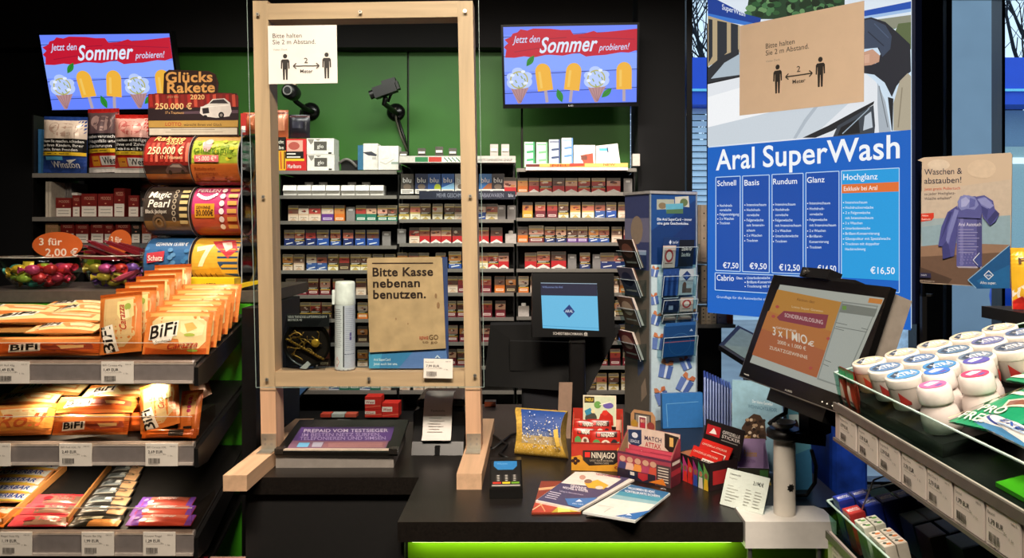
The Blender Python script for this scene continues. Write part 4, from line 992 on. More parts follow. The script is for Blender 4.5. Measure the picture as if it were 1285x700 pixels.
# receipt printer
t = thing('receipt_printer', 'black receipt printer between the posts with a long curled receipt', 'printer', (-.245, 2.0, CT))
x0, x1 = X_(519, 1.93), X_(586, 1.93)
MB().rbox(x0, x1, 1.92, 2.10, CT + .0005, CT + .10, .012, mat('#131212', .35), 'y').prism([(x0 + .004, 1.87, CT + .0005), (x0 + .004, 1.92, CT + .0005), (x0 + .004, 1.92, CT + .06), (x0 + .004, 1.885, CT + .03)], (x1 - x0 - .008, 0, 0), mat('#131212', .35)).box((x0 + x1) / 2 - .006, (x0 + x1) / 2 + .006, 1.868, 1.88, CT + .001, CT + .022, BLACK).build('printer_body', t)
MB().rbox(x0 + .004, x1 - .004, 1.94, 2.08, CT + .10, CT + .122, .012, mat('#1b1a1a', .25), 'y').build('printer_lid', t)
c = Canvas((0, 0, 0), (1, 0, 0), (0, 0, 1), 1, 1, (0, 0, 1, 1), .00006)
prof = [(.132, 1.99), (.137, 1.955), (.131, 1.932), (.118, 1.915), (.095, 1.905), (.07, 1.897), (.045, 1.887), (.036, 1.872)]
m_ = MB(); xa, xb = X_(531, 1.9), X_(567, 1.9)
vv = []
for z, y in prof: vv += [(xa, y, CT + z), (xb, y, CT + z)]
for z, y in prof: vv += [(xa, y + .0006, CT + z + .0006), (xb, y + .0006, CT + z + .0006)]
n = len(prof); ff = []
for i in range(n - 1): ff += [(2 * i, 2 * i + 1, 2 * i + 3, 2 * i + 2), (2 * n + 2 * i + 2, 2 * n + 2 * i + 3, 2 * n + 2 * i + 1, 2 * n + 2 * i)]
m_.add(vv, ff, mat('#d9d2cc', .6, 0, .03, 20), True); rc = m_.build('receipt', t)
O = Vector((xa, 1.887, CT + .045)); U = Vector((0, .018, .05))
c = Canvas(O + Vector((0, -.0012, 0)), (1, 0, 0), U, xb - xa, .06, (0, 0, 36, 40), .00006)
c.text(9, 2, 27, 'Tankstelle', 3, '#6a645e', .01)
for k in range(7): c.line(6 + k % 3, 8 + k * 4.4, 28 - (k * 5) % 9, 8 + k * 4.4, .9, '#a8a29a')
c.build('print', rc)
# blue display screen standing behind the left post, seen under the rail
t = thing('till_screen', 'edge of a dim blue till screen behind the left post', 'monitor', tuple(W(360, 540, 2.3)))
q = [W(330, 545, 2.3), W(350, 522, 2.3), W(391, 480, 2.3), W(391, 430, 2.3), W(330, 430, 2.3)]
MB().prism([W(318, 560, 2.32), W(352, 522, 2.32), W(393, 481, 2.32), W(393, 425, 2.32), W(318, 425, 2.32)], (0, .03, 0), BLACK).build('housing', t)
MB().prism([v + Vector((0, .018, 0)) for v in q], (0, -.004, 0), glow('#3a5878', .55)).build('screen', t)
MB().box(-.80, -.76, 2.351, 2.37, 0, 1.1, BLACK).box(-.88, -.68, 2.30, 2.42, 0, .015, BLACK).build('stand', t)
# red tobacco cartons on the back floor shelf below the wall
def d_w(x0, x1, y0, y1):
    def d(c): c.rect(x0, y0 + (y1 - y0) * .25, x0 + (x1 - x0) * .62, y1 - (y1 - y0) * .4, '#e8ded0'); c.text(x0 + 1, y1 - (y1 - y0) * .45, x0 + (x1 - x0) * .58, 'West', (y1 - y0) * .22, '#a02820', .03); c.line(x0, y1 - 2, x1, y1 - 4, 1, '#e06a50')
    return d
t = thing('back_shelf', 'dark shelf board under the cigarette wall seen through the frame', 'shelf', (-.9, 3.85, .3)); zb = Z_(523.5, 3.8)
MB().box(-1.4, -.35, 3.72, 3.935, zb - .02, zb, BLACK).build('board', t); MB().box(-1.4, -1.38, 3.74, 3.93, 0, zb - .0205, BLACK).build('support', t); MB().box(-.37, -.35, 3.74, 3.93, 0, zb - .0205, BLACK).build('support', t)
for x0, x1, y0, y1, lab in ((458, 478, 498, 513, 'upper red carton of the stack seen under the frame rail'), (458, 479, 513.5, 523.5, 'lower red carton of the stack seen under the frame rail'), (479.5, 500, 506, 523.5, 'red carton right of the stack of two under the frame rail')):
    wallbox('tobacco_carton', x0, x1, y0, y1, lab, 'carton', '#c0281f', d_w(x0, x1, y0, y1), 'red cartons on the back shelf', 3.75, .08)
for i, (x0, x1, col, nm) in enumerate(((402, 415, '#b8402e', 'red'), (416, 432, '#a8b0a8', 'grey'), (433, 447, '#b8503c', 'brick red'))):
    wallbox('lighter_box', x0, x1, 519.5, 523.5, 'small flat %s packet lying below the cigarette wall' % nm, 'packet', col, None, None, 3.74, .05)
t = wallbox('red_white_cup', 358, 372, 511, 523.5, 'small red and cream box in the dark beside the left post', 'box', '#b89484', lambda c: c.disc(364, 518, 4, 3.4, '#b8382c'), None, 3.74, .05)

# card terminal
rz = 0.05
t = thing('card_terminal', 'black card payment terminal with a blue screen lying on the counter', 'card terminal', (-.068, 1.63, CT), rz)
w2 = .034
MB().prism([(-w2, -.06, .0005), (-w2, .065, .0005), (-w2, .065, .048), (-w2, .03, .052), (-w2, -.06, .02)], (2 * w2, 0, 0), mat('#121110', .3)).build('terminal_body', t, True)
U = Vector((0, .09, .032)); O = Vector((-w2, -.06, .02)); N = Vector((1, 0, 0)).cross(U.normalized())
c = Canvas(O + N * .0004, (1, 0, 0), U, 2 * w2, .0955, (0, 0, 40, 54), .00006)
c.rect(2, 2, 38, 52, '#1b1a19'); c.rect(5, 2.5, 34, 12, '#2f78b4'); c.poly([(5, 12), (34, 12), (29, 19), (10, 19)], '#2f78b4')
c.text(9, 9, 22, 'Willkommen', 3, '#7fb4dc', 0)
for r_ in range(4):
    for k in range(3): c.rect(7 + k * 10, 29 + r_ * 3.4, 14 + k * 10, 31 + r_ * 3.4, '#3a3836'); c.rect(9 + k * 10, 29.4 + r_ * 3.4, 12 + k * 10, 30.6 + r_ * 3.4, '#c9c4bc')
c.rect(4, 43, 14, 46.2, '#c0392b'); c.rect(15.5, 43, 25, 46.2, '#d8c02c'); c.rect(26.5, 43, 36, 46.2, '#6a9a2c')
c.rect(3, 48, 37, 51, '#9a948c')
c.build('keypad', t, local=True)
# gift box: blue starry pillow pack with gold
t = thing('gift_pillow_box', 'blue and gold starry pillow gift box lying behind the flyers', 'gift box', (.02, 1.87, CT))
a, b = onz(651, 573, CT), Vector((.0, 0, 0))
O = W(648, 574, 1.85); O.z = CT + .0005; Rv = (W(716, 580, 1.81) - W(648, 574, 1.85)); Rv.z = 0; wv = Rv.length; Rv.normalize(); U = Vector((.0, .35, 1)).normalized(); hv = .112; N = Rv.cross(U)
m_ = MB(); nx = 10; ny = 10; vv = []; ff = []
def pil(x, y): v = y / hv; return .026 * math.sqrt(max(0, 1 - (2 * v - 1) ** 2)) + .001
for s_ in (1, -1):
    b0 = len(vv)
    for j in range(ny + 1):
        for i in range(nx + 1):
            x, y = wv * i / nx, hv * j / ny; e = .012 * (1 - (2 * y / hv - 1) ** 2)
            vv.append(O + Vector((0, .03, 0)) + Rv * (e + (wv - 2 * e) * i / nx - .004) + U * y + N * (s_ * pil(x, y)))
    for j in range(ny):
        for i in range(nx):
            k = b0 + j * (nx + 1) + i; q = (k, k + 1, k + nx + 2, k + nx + 1); ff.append(q if s_ > 0 else q[::-1])
B0 = (nx + 1) * (ny + 1)
for j in range(ny): ff += [(j * (nx + 1), (j + 1) * (nx + 1), B0 + (j + 1) * (nx + 1), B0 + j * (nx + 1))]; k = j * (nx + 1) + nx; ff += [(k, B0 + k, B0 + k + nx + 1, k + nx + 1)]
m_.add(vv, ff, mat('#d8ae4a', .35, .3, .2, 120), False); bx = m_.build('box_shell', t)
c = Canvas(O, Rv, U, wv, hv, (0, 0, 70, 58), .00006, ink, lambda x, y, l: O + Vector((0, .03, 0)) + Rv * (.012 * (1 - (2 * y / hv - 1) ** 2) + (wv - .024 * (1 - (2 * y / hv - 1) ** 2)) * x / wv - .004) + U * y + N * (pil(x, y) + .0006 + l))
c.rect(9, 2, 70, 40, '#274a92'); c.rect(9, 28, 70, 40, '#5a6a94'); c.rect(9, 34, 70, 46, '#b7a070'); c.rect(0, 44, 70, 58, '#dcb048')
rnd = random.Random(5)
for i in range(190):
    x, y = 11 + rnd.random() * 57, rnd.triangular(4, 52, 40); r_ = rnd.choice((.35, .5, .5, .7, 1.0))
    c.disc(x, y, r_, r_, rnd.choice(('#dfe4f0', '#b8c4e4', '#f2ead0', '#e8d49a')), 7)
for i in range(120): c.disc(2 + rnd.random() * 66, 44 + rnd.random() * 13, .5, .45, rnd.choice(('#f4d880', '#b88a2a', '#fff0b8')), 6)
c.poly([(62, 26), (69, 24), (70, 44), (64, 46)], '#e0b850')
c.build('print', bx)

# display boxes with card packs
def openbox(name, label, O, R, D, w, d, h, hb, base, front, back, side, inner='#9a7a58', ext=None):
    """Open counter display box: O front left bottom corner, R along the front, D towards the back."""
    O, R, D = Vector(O), Vector(R).normalized(), Vector(D).normalized(); Z = Vector((0, 0, 1)); th = .002
    t = thing(name, label, 'display box', tuple(O + R * w / 2 + D * d / 2))
    m1, m2 = mat(base, .45, 0, .06, 60), mat(inner, .6)
    mb = MB().obox(O, R * w, Z * .002, D * d, m1).obox(O + Z * .0022, R * w, Z * (h - .0022), D * th, m1).obox(O + D * (d - th) + Z * .0022, R * w, Z * (hb - .0022), D * th, m1)
    for x in (0, w - th): mb.prism([O + R * x + D * (th) + Z * .0022, O + R * x + D * (d - th) + Z * .0022, O + R * x + D * (d - th) + Z * hb * .92, O + R * x + D * d * .5 + Z * (h * .55 + hb * .45), O + R * x + D * th + Z * h], R * th, m1)
    for x in (th, w - 2 * th): mb.prism([O + R * x + D * (2 * th) + Z * .01, O + R * x + D * (d - 2 * th) + Z * .01, O + R * x + D * (d - 2 * th) + Z * hb * .9, O + R * x + D * d * .5 + Z * (h * .54 + hb * .44), O + R * x + D * 2 * th + Z * h * .98], R * th * .3, m2)
    mb.build('carton', t)
    c = Canvas(O - D * .0002, R, Z, w, h, (0, 0, 100, 100), .00006); front(c); c.build('front_print', t)
    if back: c = Canvas(O + D * (d - th - .0004), R, Z, w, hb, (0, 0, 100, 100), .00006); back(c); c.build('back_print', t)
    if side: c = Canvas(O + R * (w + .0004), D, Z, d, h, (0, 0, 100, 100), .00006); side(c); c.build('side_print', t)
    return t
def foil(name, label, O, R, U, w, h, base, draw, group, parent=None):
    t = thing(name, label, 'card packet', tuple(Vector(O) + Vector(R) * w / 2), group=group)
    return pouch_body(t, O, Vector(R).normalized(), Vector(U).normalized(), w, h, base, draw, .05, .007, nx=10, ny=8)
# brick ninja card box
O = onz(717, 590, CT); O.z = CT + .0005; Rv = Vector((1, -.10, 0)).normalized(); Dv = Vector((.10, 1, 0)).normalized(); w, d, h, hb = .118, .075, .064, .125
def f(c):
    c.rect(0, 0, 100, 100, '#b8301f'); c.poly([(0, 100), (0, 52), (18, 45), (30, 70), (80, 72), (100, 58), (100, 100)], '#d8982c'); c.poly([(22, 28), (90, 24), (92, 62), (82, 76), (34, 82), (22, 62)], '#221c1a')
    c.rect(26, 34, 36, 52, '#d8281e'); c.text(39, 54, 84, 'NINJAGO', 20, '#e6dcc8', .03); c.text(36, 66, 80, 'LASST EUCH BESIEGEN', 6, '#b8a890', .01); c.text(44, 75, 72, 'TRADING CARDS', 6, '#b8a890', .01)
    for a, b in ((8, 58), (8, 74), (3, 66), (13, 66)): c.disc(a, b, 4, 6, '#3a1c16', 12)
    c.disc(94, 24, 6, 10, '#e0a82c', 16); c.ring(88, 86, 3, 5, '#a8301c'); c.rect(0, 0, 100, 4, '#8c2216')
def bk(c):
    c.rect(0, 20, 100, 100, '#8c2a1e'); c.rect(0, 22, 100, 38, '#c23a26'); c.rect(0, 20, 14, 44, '#d86a5a'); c.rect(86, 20, 100, 44, '#e0a890'); c.poly([(14, 30), (86, 30), (86, 52), (14, 52)], '#241c1a'); c.rect(24, 34, 34, 44, '#d8281e'); c.text(38, 46, 78, 'NINJAGO', 11, '#e6dcc8', .03); c.rect(0, 56, 100, 100, '#6a1c14')
t = openbox('trading_card_box', 'red open card display box with a square picture card standing at its back', O, Rv, Dv, w, d, h, hb, '#a82c1c', f, bk, lambda c: (c.rect(0, 0, 100, 100, '#b09070'), c.rect(0, 60, 100, 100, '#c8a07a')))
Ob = O + Dv * (d - .006) + Vector((0, 0, .084)) + Rv * .024
cp = MB().obox(Ob, Rv * .078, Vector((0, 0, .073)), Dv * .002, mat('#e6dcc0')).build('header_card', t)
c = Canvas(Ob - Dv * .0004, Rv, (0, 0, 1), .078, .073, (0, 0, 100, 100), .00006)
c.rect(4, 4, 96, 96, '#cfd8b8'); c.rect(4, 4, 34, 24, '#3a3020'); c.text(8, 19, 30, 'NEU', 10, '#e8c83a', .03); c.disc(24, 74, 18, 20, '#4a4a40', 16); c.poly([(44, 96), (52, 60), (70, 46), (90, 66), (92, 96)], '#c0281e'); c.disc(66, 56, 9, 9, '#d8382a', 12); c.disc(76, 32, 16, 10, '#6a5aa8', 14); c.disc(44, 30, 11, 12, '#6aa050', 14); c.poly([(4, 50), (22, 40), (30, 56), (10, 66)], '#3a8aa8'); c.line(50, 30, 84, 20, 3, '#f4f0e0'); c.disc(30, 52, 6, 6, '#e8d8a0', 10)
c.build('print', cp)
def pk(c):
    c.rect(0, 0, 100, 100, '#b8281c'); c.rect(20, 6, 90, 30, '#3a1814'); c.rect(24, 9, 34, 26, '#e03024'); c.text(38, 27, 80, 'NINJAGO', 14, '#efe4d0', .03); c.disc(22, 60, 14, 22, '#5a9a5a', 14); c.disc(52, 62, 16, 22, '#d8ccb8', 14); c.disc(80, 60, 12, 22, '#2a2a2c', 14); c.poly([(8, 96), (24, 64), (40, 96)], '#8aa03a'); c.disc(52, 56, 7, 8, '#6a4a3a', 12); c.line(60, 80, 96, 50, 4, '#4ab09a')
for i, (x, dd, z, ti) in enumerate(((.004, .05, .05, 0), (.036, .05, .052, 0), (.002, .022, .040, -.02), (.042, .016, .034, .03))):
    foil('card_packet', 'red foil card packet %s in the red display box' % ('back left', 'back right', 'front left with a dark mask', 'front right with white figures')[i], O + Rv * x + Dv * dd + Vector((0, 0, z)), Rv + Vector((0, 0, ti)), Vector((0, .2, 1)), .056 if i < 3 else .07, .052, '#a8281a', pk, 'foil packets in the card boxes')
# football star card box
O = onz(775, 598, CT); O.z = CT + .0005; P2 = onz(842, 613, CT); Rv = P2 - O; Rv.z = 0; w = Rv.length; Rv.normalize(); Dv = Vector((-Rv.y, Rv.x, 0)); d, h, hb = .045, .058, .105
def f(c):
    c.rect(0, 0, 100, 100, '#9c3a4a'); c.rect(0, 0, 100, 8, '#5a2440')
    for k, (x, s_) in enumerate(((4, '#3a3a6a'), (18, '#d8b0a0'), (33, '#e09040'), (48, '#b04060'), (62, '#c8503c'))): c.disc(x + 6, 26, 6, 11, '#c89a80', 12); c.poly([(x - 3, 66), (x, 38), (x + 12, 38), (x + 15, 66)], s_)
    c.rect(0, 64, 72, 100, '#2a2230'); c.poly([(22, 66), (36, 66), (36, 86), (29, 96), (22, 86)], '#17243f'); c.text(25, 82, 33, '1', 12, '#d8d0c4', .02); c.poly([(40, 66), (58, 66), (58, 86), (49, 96), (40, 86)], '#b02a34'); c.rect(74, 22, 100, 100, '#4a3a3c')
    for k in range(6): c.line(77, 32 + k * 10, 96, 32 + k * 10, 4, ('#c8b8a8', '#e0d4c4')[k % 2])
    c.poly([(60, 94), (86, 70), (92, 94)], '#d87a2a')
def bk(c):
    c.rect(0, 0, 100, 100, '#a8304a'); c.rect(0, 0, 100, 50, '#d8c0b0'); c.poly([(2, 8), (28, 4), (28, 34), (15, 46), (2, 34)], '#26385e'); c.disc(15, 18, 6, 6, '#d8dce4', 12); c.text(6, 34, 24, 'LEAGUE', 6, '#d8dce4', .01); c.text(34, 24, 66, 'MATCH', 9, '#3a2a4a', .03); c.text(35, 38, 65, 'ATTAX', 10, '#b02a34', .03); c.poly([(72, 2), (98, 6), (98, 32), (85, 44), (72, 32)], '#2a1f1c'); c.text(81, 28, 88, '1', 18, '#e0b060', .03); c.text(4, 78, 92, 'DIE UNMÖGLICHEN SIND WIR', 8, '#ecd8d0', .015)
t = openbox('trading_card_box', 'low open card display box with footballers printed along its front', O, Rv, Dv, w, d, h, hb, '#8c3040', f, bk, lambda c: (c.rect(0, 0, 100, 100, '#5a1f2a'), c.rect(0, 40, 100, 60, '#a8303c'), c.line(10, 15, 90, 15, 12, '#e0d8cc')), ext=1)
Ob = O + Dv * (d - .001) + Vector((0, 0, hb - .006)) + Rv * .008
cp = MB().prism([Ob, Ob + Rv * .062, Ob + Rv * .062 + Vector((0, 0, .034)), Ob + Rv * .054 + Vector((0, 0, .044)), Ob + Rv * .008 + Vector((0, 0, .044)), Ob + Vector((0, 0, .034))], Dv * .002, mat('#b0845c')).build('header_card', t)
c = Canvas(Ob - Dv * .0006, Rv, (0, 0, 1), .062, .044, (0, 0, 100, 100), .00006); c.rect(16, 14, 84, 60, '#4a4440'); c.rect(22, 22, 78, 60, '#8a8076'); c.disc(16, 70, 13, 20, '#a8802c', 14); c.disc(84, 70, 15, 20, '#8a3a34', 14); c.rect(34, 26, 66, 98, '#ece6dc'); c.rect(37, 32, 63, 90, '#8c4450'); c.disc(46, 50, 5, 9, '#c89a84', 12); c.disc(55, 50, 5, 9, '#b07a64', 12); c.poly([(40, 88), (44, 60), (58, 60), (61, 88)], '#b02a3c'); c.build('print', cp)
def pk(c): c.rect(0, 0, 100, 100, '#c0485a'); c.poly([(0, 100), (30, 20), (60, 100)], '#ecdcd0'); c.rect(50, 20, 96, 60, '#8c2a44'); c.disc(72, 42, 14, 18, '#d8a890', 12)
for i in range(3): foil('card_packet', 'pink and white foil packet %s in the footballer box' % ('nearest', 'second', 'rearmost')[i], O + Rv * (.007 + .0015 * i) + Dv * (.0095 + .012 * i) + Vector((0, 0, .018 + .006 * i)), Rv, Vector((0, 0, 1)) + Dv * .02, w - .019, .036, '#b84a5a', pk, 'foil packets in the card boxes')
# sticker box with raised lid
O = onz(850, 600, CT); O.z = CT + .0005; P2 = onz(890, 617, CT); Rv = P2 - O; Rv.z = 0; w = Rv.length; Rv.normalize(); Dv = Vector((-Rv.y, Rv.x, 0)); d, h, hb = .08, .058, .06
def f(c):
    c.rect(0, 0, 100, 100, '#1c1718')
    for k, (a, b) in enumerate((('#3aa06a', '#2a2a30'), ('#b83a78', '#d8342a'), ('#c8302a', '#c82a24'), ('#8a2a6a', '#2a4a9a'), ('#3a8a5a', '#d8cfc4'), ('#6a9a4a', '#d8b02c'))):
        x = 2 + k * 16.4; c.poly([(x, 4), (x + 16, 40), (x + 12, 100), (x, 100)], a); c.disc(x + 8, 48, 5, 10, ('#b07a58', '#8a5a40')[k % 2], 12); c.poly([(x + 1, 100), (x + 3, 60), (x + 13, 60), (x + 15, 100)], b)
t = openbox('sticker_display_box', 'black sticker display box with raised lid, red inside', O, Rv, Dv, w, d, h, hb, '#201a1a', f, None, lambda c: (c.rect(0, 0, 100, 100, '#2a1c1e'), c.rect(12, 30, 60, 80, '#b02a2c'), c.rect(64, 40, 90, 70, '#d8c8bc')), '#a87a58')
lu = (Vector((0, 0, 1)) + Dv * .25).normalized(); Ol = O + Dv * (d + .0005) + Vector((0, 0, h * .9)) - Rv * .012
ld = MB().obox(Ol, Rv * (w + .018), lu * .066, Dv * .002, mat('#1d1819', .4)).build('lid', t)
c = Canvas(Ol - Dv * .0006, Rv, lu, w + .018, .066, (0, 0, 100, 100), .00006); c.rect(6, 14, 42, 48, '#b8242a'); c.poly([(14, 42), (24, 22), (30, 30), (34, 40)], '#efe6e0'); c.text(48, 30, 92, 'OFFIZIELLE', 10, '#d8d2cc', .02); c.text(48, 44, 94, 'STICKER', 10, '#d8d2cc', .02); c.line(48, 52, 90, 52, 3, '#8a8480'); c.rect(8, 70, 80, 92, '#7a2a30'); c.text(12, 86, 74, 'BUNDESLIGA 20', 9, '#c88a88', .01); c.build('print', ld)
def pk(c): c.rect(0, 0, 100, 100, '#cc2a22'); c.text(8, 26, 90, 'OFFIZIELLE STICKER', 8, '#f0c8b8', .01); c.rect(12, 46, 44, 96, '#241a1c'); c.disc(28, 62, 8, 12, '#c82a2a', 12); c.text(16, 88, 40, 'LIGA', 8, '#e8e0d8', .01); c.rect(48, 40, 94, 92, '#e8e0d4'); c.text(51, 62, 92, 'TOPPS', 15, '#1a1618', .03); c.text(51, 84, 92, 'STARS', 15, '#1a1618', .03); c.poly([(50, 100), (70, 90), (92, 100)], '#3a8a4a')
for i in range(2): foil('sticker_packet', 'red sticker packet %s in the black sticker box' % ('in front', 'behind')[i], O + Rv * .003 + Dv * (.02 + .026 * i) + Vector((0, 0, .022 + .012 * i)), Rv, lu * 1 + Dv * .35, w - .008, .052, '#c02820', pk, 'foil packets in the card boxes')
# monster card box: small purple and dark boxes
O = onz(926, 607, CT); O.z = CT + .0005
def f(c): c.rect(0, 0, 100, 100, '#2a2a20'); c.ring(46, 100, 44, 60, '#a88a3a'); c.disc(46, 100, 40, 60, '#3a2a1c', 20); c.rect(70, 10, 96, 90, '#3a6a34'); c.disc(30, 50, 12, 12, '#8a5a2a', 12)
def bk(c): c.rect(0, 0, 100, 100, '#a58ab4'); c.text(30, 46, 72, 'Pokémon', 16, '#c8962e', .03); c.text(34, 62, 66, 'KARTEN', 8, '#7a5a8c', .01)
t = openbox('booster_card_box', 'purple and dark green open card box beside the white pole', O, (1, -.12, 0), (.12, 1, 0), .066, .05, .035, .085, '#8a74a0', f, bk, None, '#8a74a0')
# light blue book with a cake photo standing behind it
O, R, U, w, h = quadframe(W(929, 487, 1.77), W(983, 500, 1.73), W(918, 588, 1.77))
R.z = 0; R.normalize(); U = (U - R * U.dot(R)).normalized(); O = Vector((O.x, O.y, CT + .004))
t = thing('recipe_book', 'light blue book with a dark biscuit picture, leaning behind the purple box', 'book', tuple(O + R * w / 2)); N = R.cross(U)
MB().obox(O - N * .012, R * (w + .015), U * (h + .012), N * .012, mat('#8fb6c8', .4)).build('cover', t)
c = Canvas(O + N * .0003, R, U, w, h, None, .00006); c.text(944, 505, 970, 'Der kleine Genießer', 3.6, '#e8f0f2', .01, 0, 4); c.text(939, 511.5, 975, 'WEIHNACHTSLIEDER', 4.4, '#3a6a84', .0, 0, 5.5)
rnd = random.Random(8)
c.poly([(929, 550), (931, 536), (938, 525), (946, 519), (954, 521), (960, 530), (962, 552)], '#4a3628')
for i in range(26): c.disc(932 + rnd.random() * 27, 526 + rnd.random() * 24, 2.2, 2.0, rnd.choice(('#2c2019', '#6a5340', '#b89a7a', '#d8c4a8', '#3a2a20')), 9)
c.text(930, 549, 942, 'Dolci', 4, '#c8953a', .02, .2, 1); c.build('print', t)

# angled acrylic sign holder
O = onz(905, 634, CT); P = onz(967, 652, CT)
Rv = (P - O); Rv.z = 0; w = .094; Rv.normalize(); Dv = Vector((-Rv.y, Rv.x, 0)); O = onz(903, 633, CT); O.z = CT + .0015
U = (Vector((0, 0, 1)) + Dv * .45).normalized(); h = .072; N = Rv.cross(U)
t = thing('price_sign_holder', 'clear acrylic holder with a white price list beside the pole foot', 'sign holder', tuple(O + Rv * w / 2))
MB().obox(O - N * .0012, Rv * w, U * h, N * .001, PAPER).build('price_list', t)
c = Canvas(O, Rv, U, w, h, (0, 0, 76, 58), .00006); K = '#8a8078'
c.text(7, 9, 27, 'Schwimmnudeln', 3, '#6a625a', .02); c.text(7, 15, 22, 'Angebot', 2.2, '#a89e94', 0); c.text(50, 16, 68, '2:19€/€', 5.4, '#2a2622', .03)
for k in range(6): c.line(7, 26 + k * 4.6, 18 + (k * 9) % 14, 26 + k * 4.6, .8, '#b8aea2'); c.line(40, 26 + k * 4.6, 48 + (k * 3) % 5, 26 + k * 4.6, .9, '#a89e92'); c.line(56, 26 + k * 4.6, 66 + (k * 3) % 4, 26 + k * 4.6, .9, '#a89e92')
c.build('print', t)
MB().obox(O + N * .0015 - Rv * .002, Rv * (w + .004), U * (h + .002), N * .0015, clear('#f6fafa', .03, 1.35)).obox(O - N * .0035 - Rv * .002, Rv * (w + .004), U * (h + .002), N * .0015, clear('#f6fafa', .03, 1.35)).build('acrylic_shell', t)
bk_ = O - Rv * .002 + U * h * .72 - N * .004
MB().prism([O - Rv * .002 - N * .004, O - Rv * .002 - N * .004 + U * .01, bk_, Vector((bk_.x, bk_.y, CT + .0005)) + Dv * .012], Rv * (w + .004), clear('#f6fafa', .03, 1.35)).build('acrylic_foot', t)

# flyers fanned on the counter
def flyer(label, q, base, draw, z, th=.003):
    q = [onz(a, b, CT + z + th) for a, b in q]
    t = thing('flyer', label, 'flyer', tuple((q[0] + q[2]) / 2 - Vector((0, 0, th))), group='flyers on the counter')
    MB().prism([v - Vector((0, 0, th)) for v in q], (0, 0, th), mat(base, .35, 0, .03, 40)).build('sheets', t)
    c = Canvas(Vector((0, 0, CT + z + th + .0002)), (1, 0, 0), (0, 1, 0), 1, 1, None, .00006); draw(c); c.build('print', t); return t
def d(c):
    c.poly([(667, 643), (729, 642.5), (735, 604), (680, 604)], '#8c3a24'); c.poly([(667, 643), (692, 643), (706, 629), (673, 627)], '#b8442c'); c.poly([(692, 643), (729, 642), (731, 636), (705, 632)], '#c8b02c'); c.poly([(700, 643), (716, 642), (708, 631), (700, 632)], '#f4e070'); c.line(676, 614, 705, 611, 3, '#e8b080'); c.line(668, 640, 690, 626, 1.2, '#ecc8a0'); c.line(684, 642, 676, 628, 1.4, '#f0a070')
flyer('red and yellow flyer lowest and leftmost of the fan', [(667, 643.5), (729, 643), (736, 603.5), (679, 603.5)], '#8c3a24', d, .0005)
def d(c):
    c.poly([(674, 627), (726, 638), (790, 600), (745, 593), (722, 592)], '#4c4668'); c.poly([(704, 606), (722, 592), (745, 593), (780, 601), (763, 612), (720, 608)], '#ece2d8'); c.poly([(733, 606), (750, 602), (764, 609), (757, 614), (738, 612)], '#e8b23a'); c.disc(731, 599, 4, 3, '#c89a8a', 12); c.disc(738, 604, 5, 2.6, '#8a6a58', 12); c.disc(752, 612, 5, 2.2, '#e0d0c0', 12)
    c.text(716, 611.5, 736, 'GEWINNE', 3.2, '#efeaf0', .03, 0, 3.5); c.text(706, 613, 738, 'WECHSEL & WINTER', 2.6, '#efeaf0', .03, 0, 5); c.text(702, 617, 732, 'Gültig im Aktionszeitraum', 1.8, '#c8c0d8', 0, 0, 5)
    for k in range(4): c.line(690 - k * 2, 617 + k * 2.3, 704 - k * 2, 620 + k * 2.3, .8, '#d8d0e0')
    c.poly([(709, 626), (750, 625), (727, 637.5), (713, 634)], '#3f78b8'); c.poly([(722, 630), (727, 627), (731, 630)], '#e6eef6'); c.text(718, 633, 733, 'Alles super.', 1.6, '#dfe8f2', 0, 0, 1)
    c.text(748, 596.5, 778, 'NEUE ANGEBOTE', 2.4, '#b8484a', .01, 0, 4)
flyer('purple and white flyer in the middle of the fan', [(672, 628), (727, 639.5), (796, 601.5), (745, 592), (722, 592)], '#e6dfd6', d, .004, .004)
def d(c):
    c.poly([(732, 641), (796, 652), (840, 618), (792, 608)], '#e6e4dc'); c.poly([(764, 625), (822, 633), (840, 618), (792, 608)], '#8fb8c0'); c.poly([(776, 617), (830, 626.5), (840, 618), (792, 608)], '#2c6a98'); c.poly([(771, 620.5), (826, 629.5), (832, 625), (778, 616.5)], '#4a98b0')
    c.text(788, 613.6, 822, 'WILLKOMMEN BEI ADAC', 2.8, '#eef2f4', .03, 0, 5.5); c.text(784, 617.3, 828, 'VORTEILSKARTE SICHERN', 2.6, '#eef2f4', .03, 0, 7); c.text(829, 613.7, 836, 'ARAL', 1.4, '#dfe8ee', 0, 0, 1)
    c.poly([(772, 647.5), (817, 640.5), (798, 651.6), (795, 652)], '#2f6cb0'); c.poly([(785, 646.8), (789, 644.6), (793, 647)], '#e6eef6'); c.text(780, 649.4, 793, 'Alles super.', 1.4, '#dfe8f2', 0, 0, 1.2)
    c.line(758, 643, 766, 638, .5, '#a8a49a'); c.line(750, 634, 770, 637, .4, '#c8c4ba')
flyer('white sheet mostly hidden under the blue flyer', [(735, 648), (764, 648), (800, 625), (776, 620)], '#e9e4d8', lambda c: None, .00006, .002)
flyer('blue and white flyer rightmost of the fan', [(731, 642), (797, 653.5), (841, 618.5), (791, 607.5)], '#dfe2de', d, .009, .004)

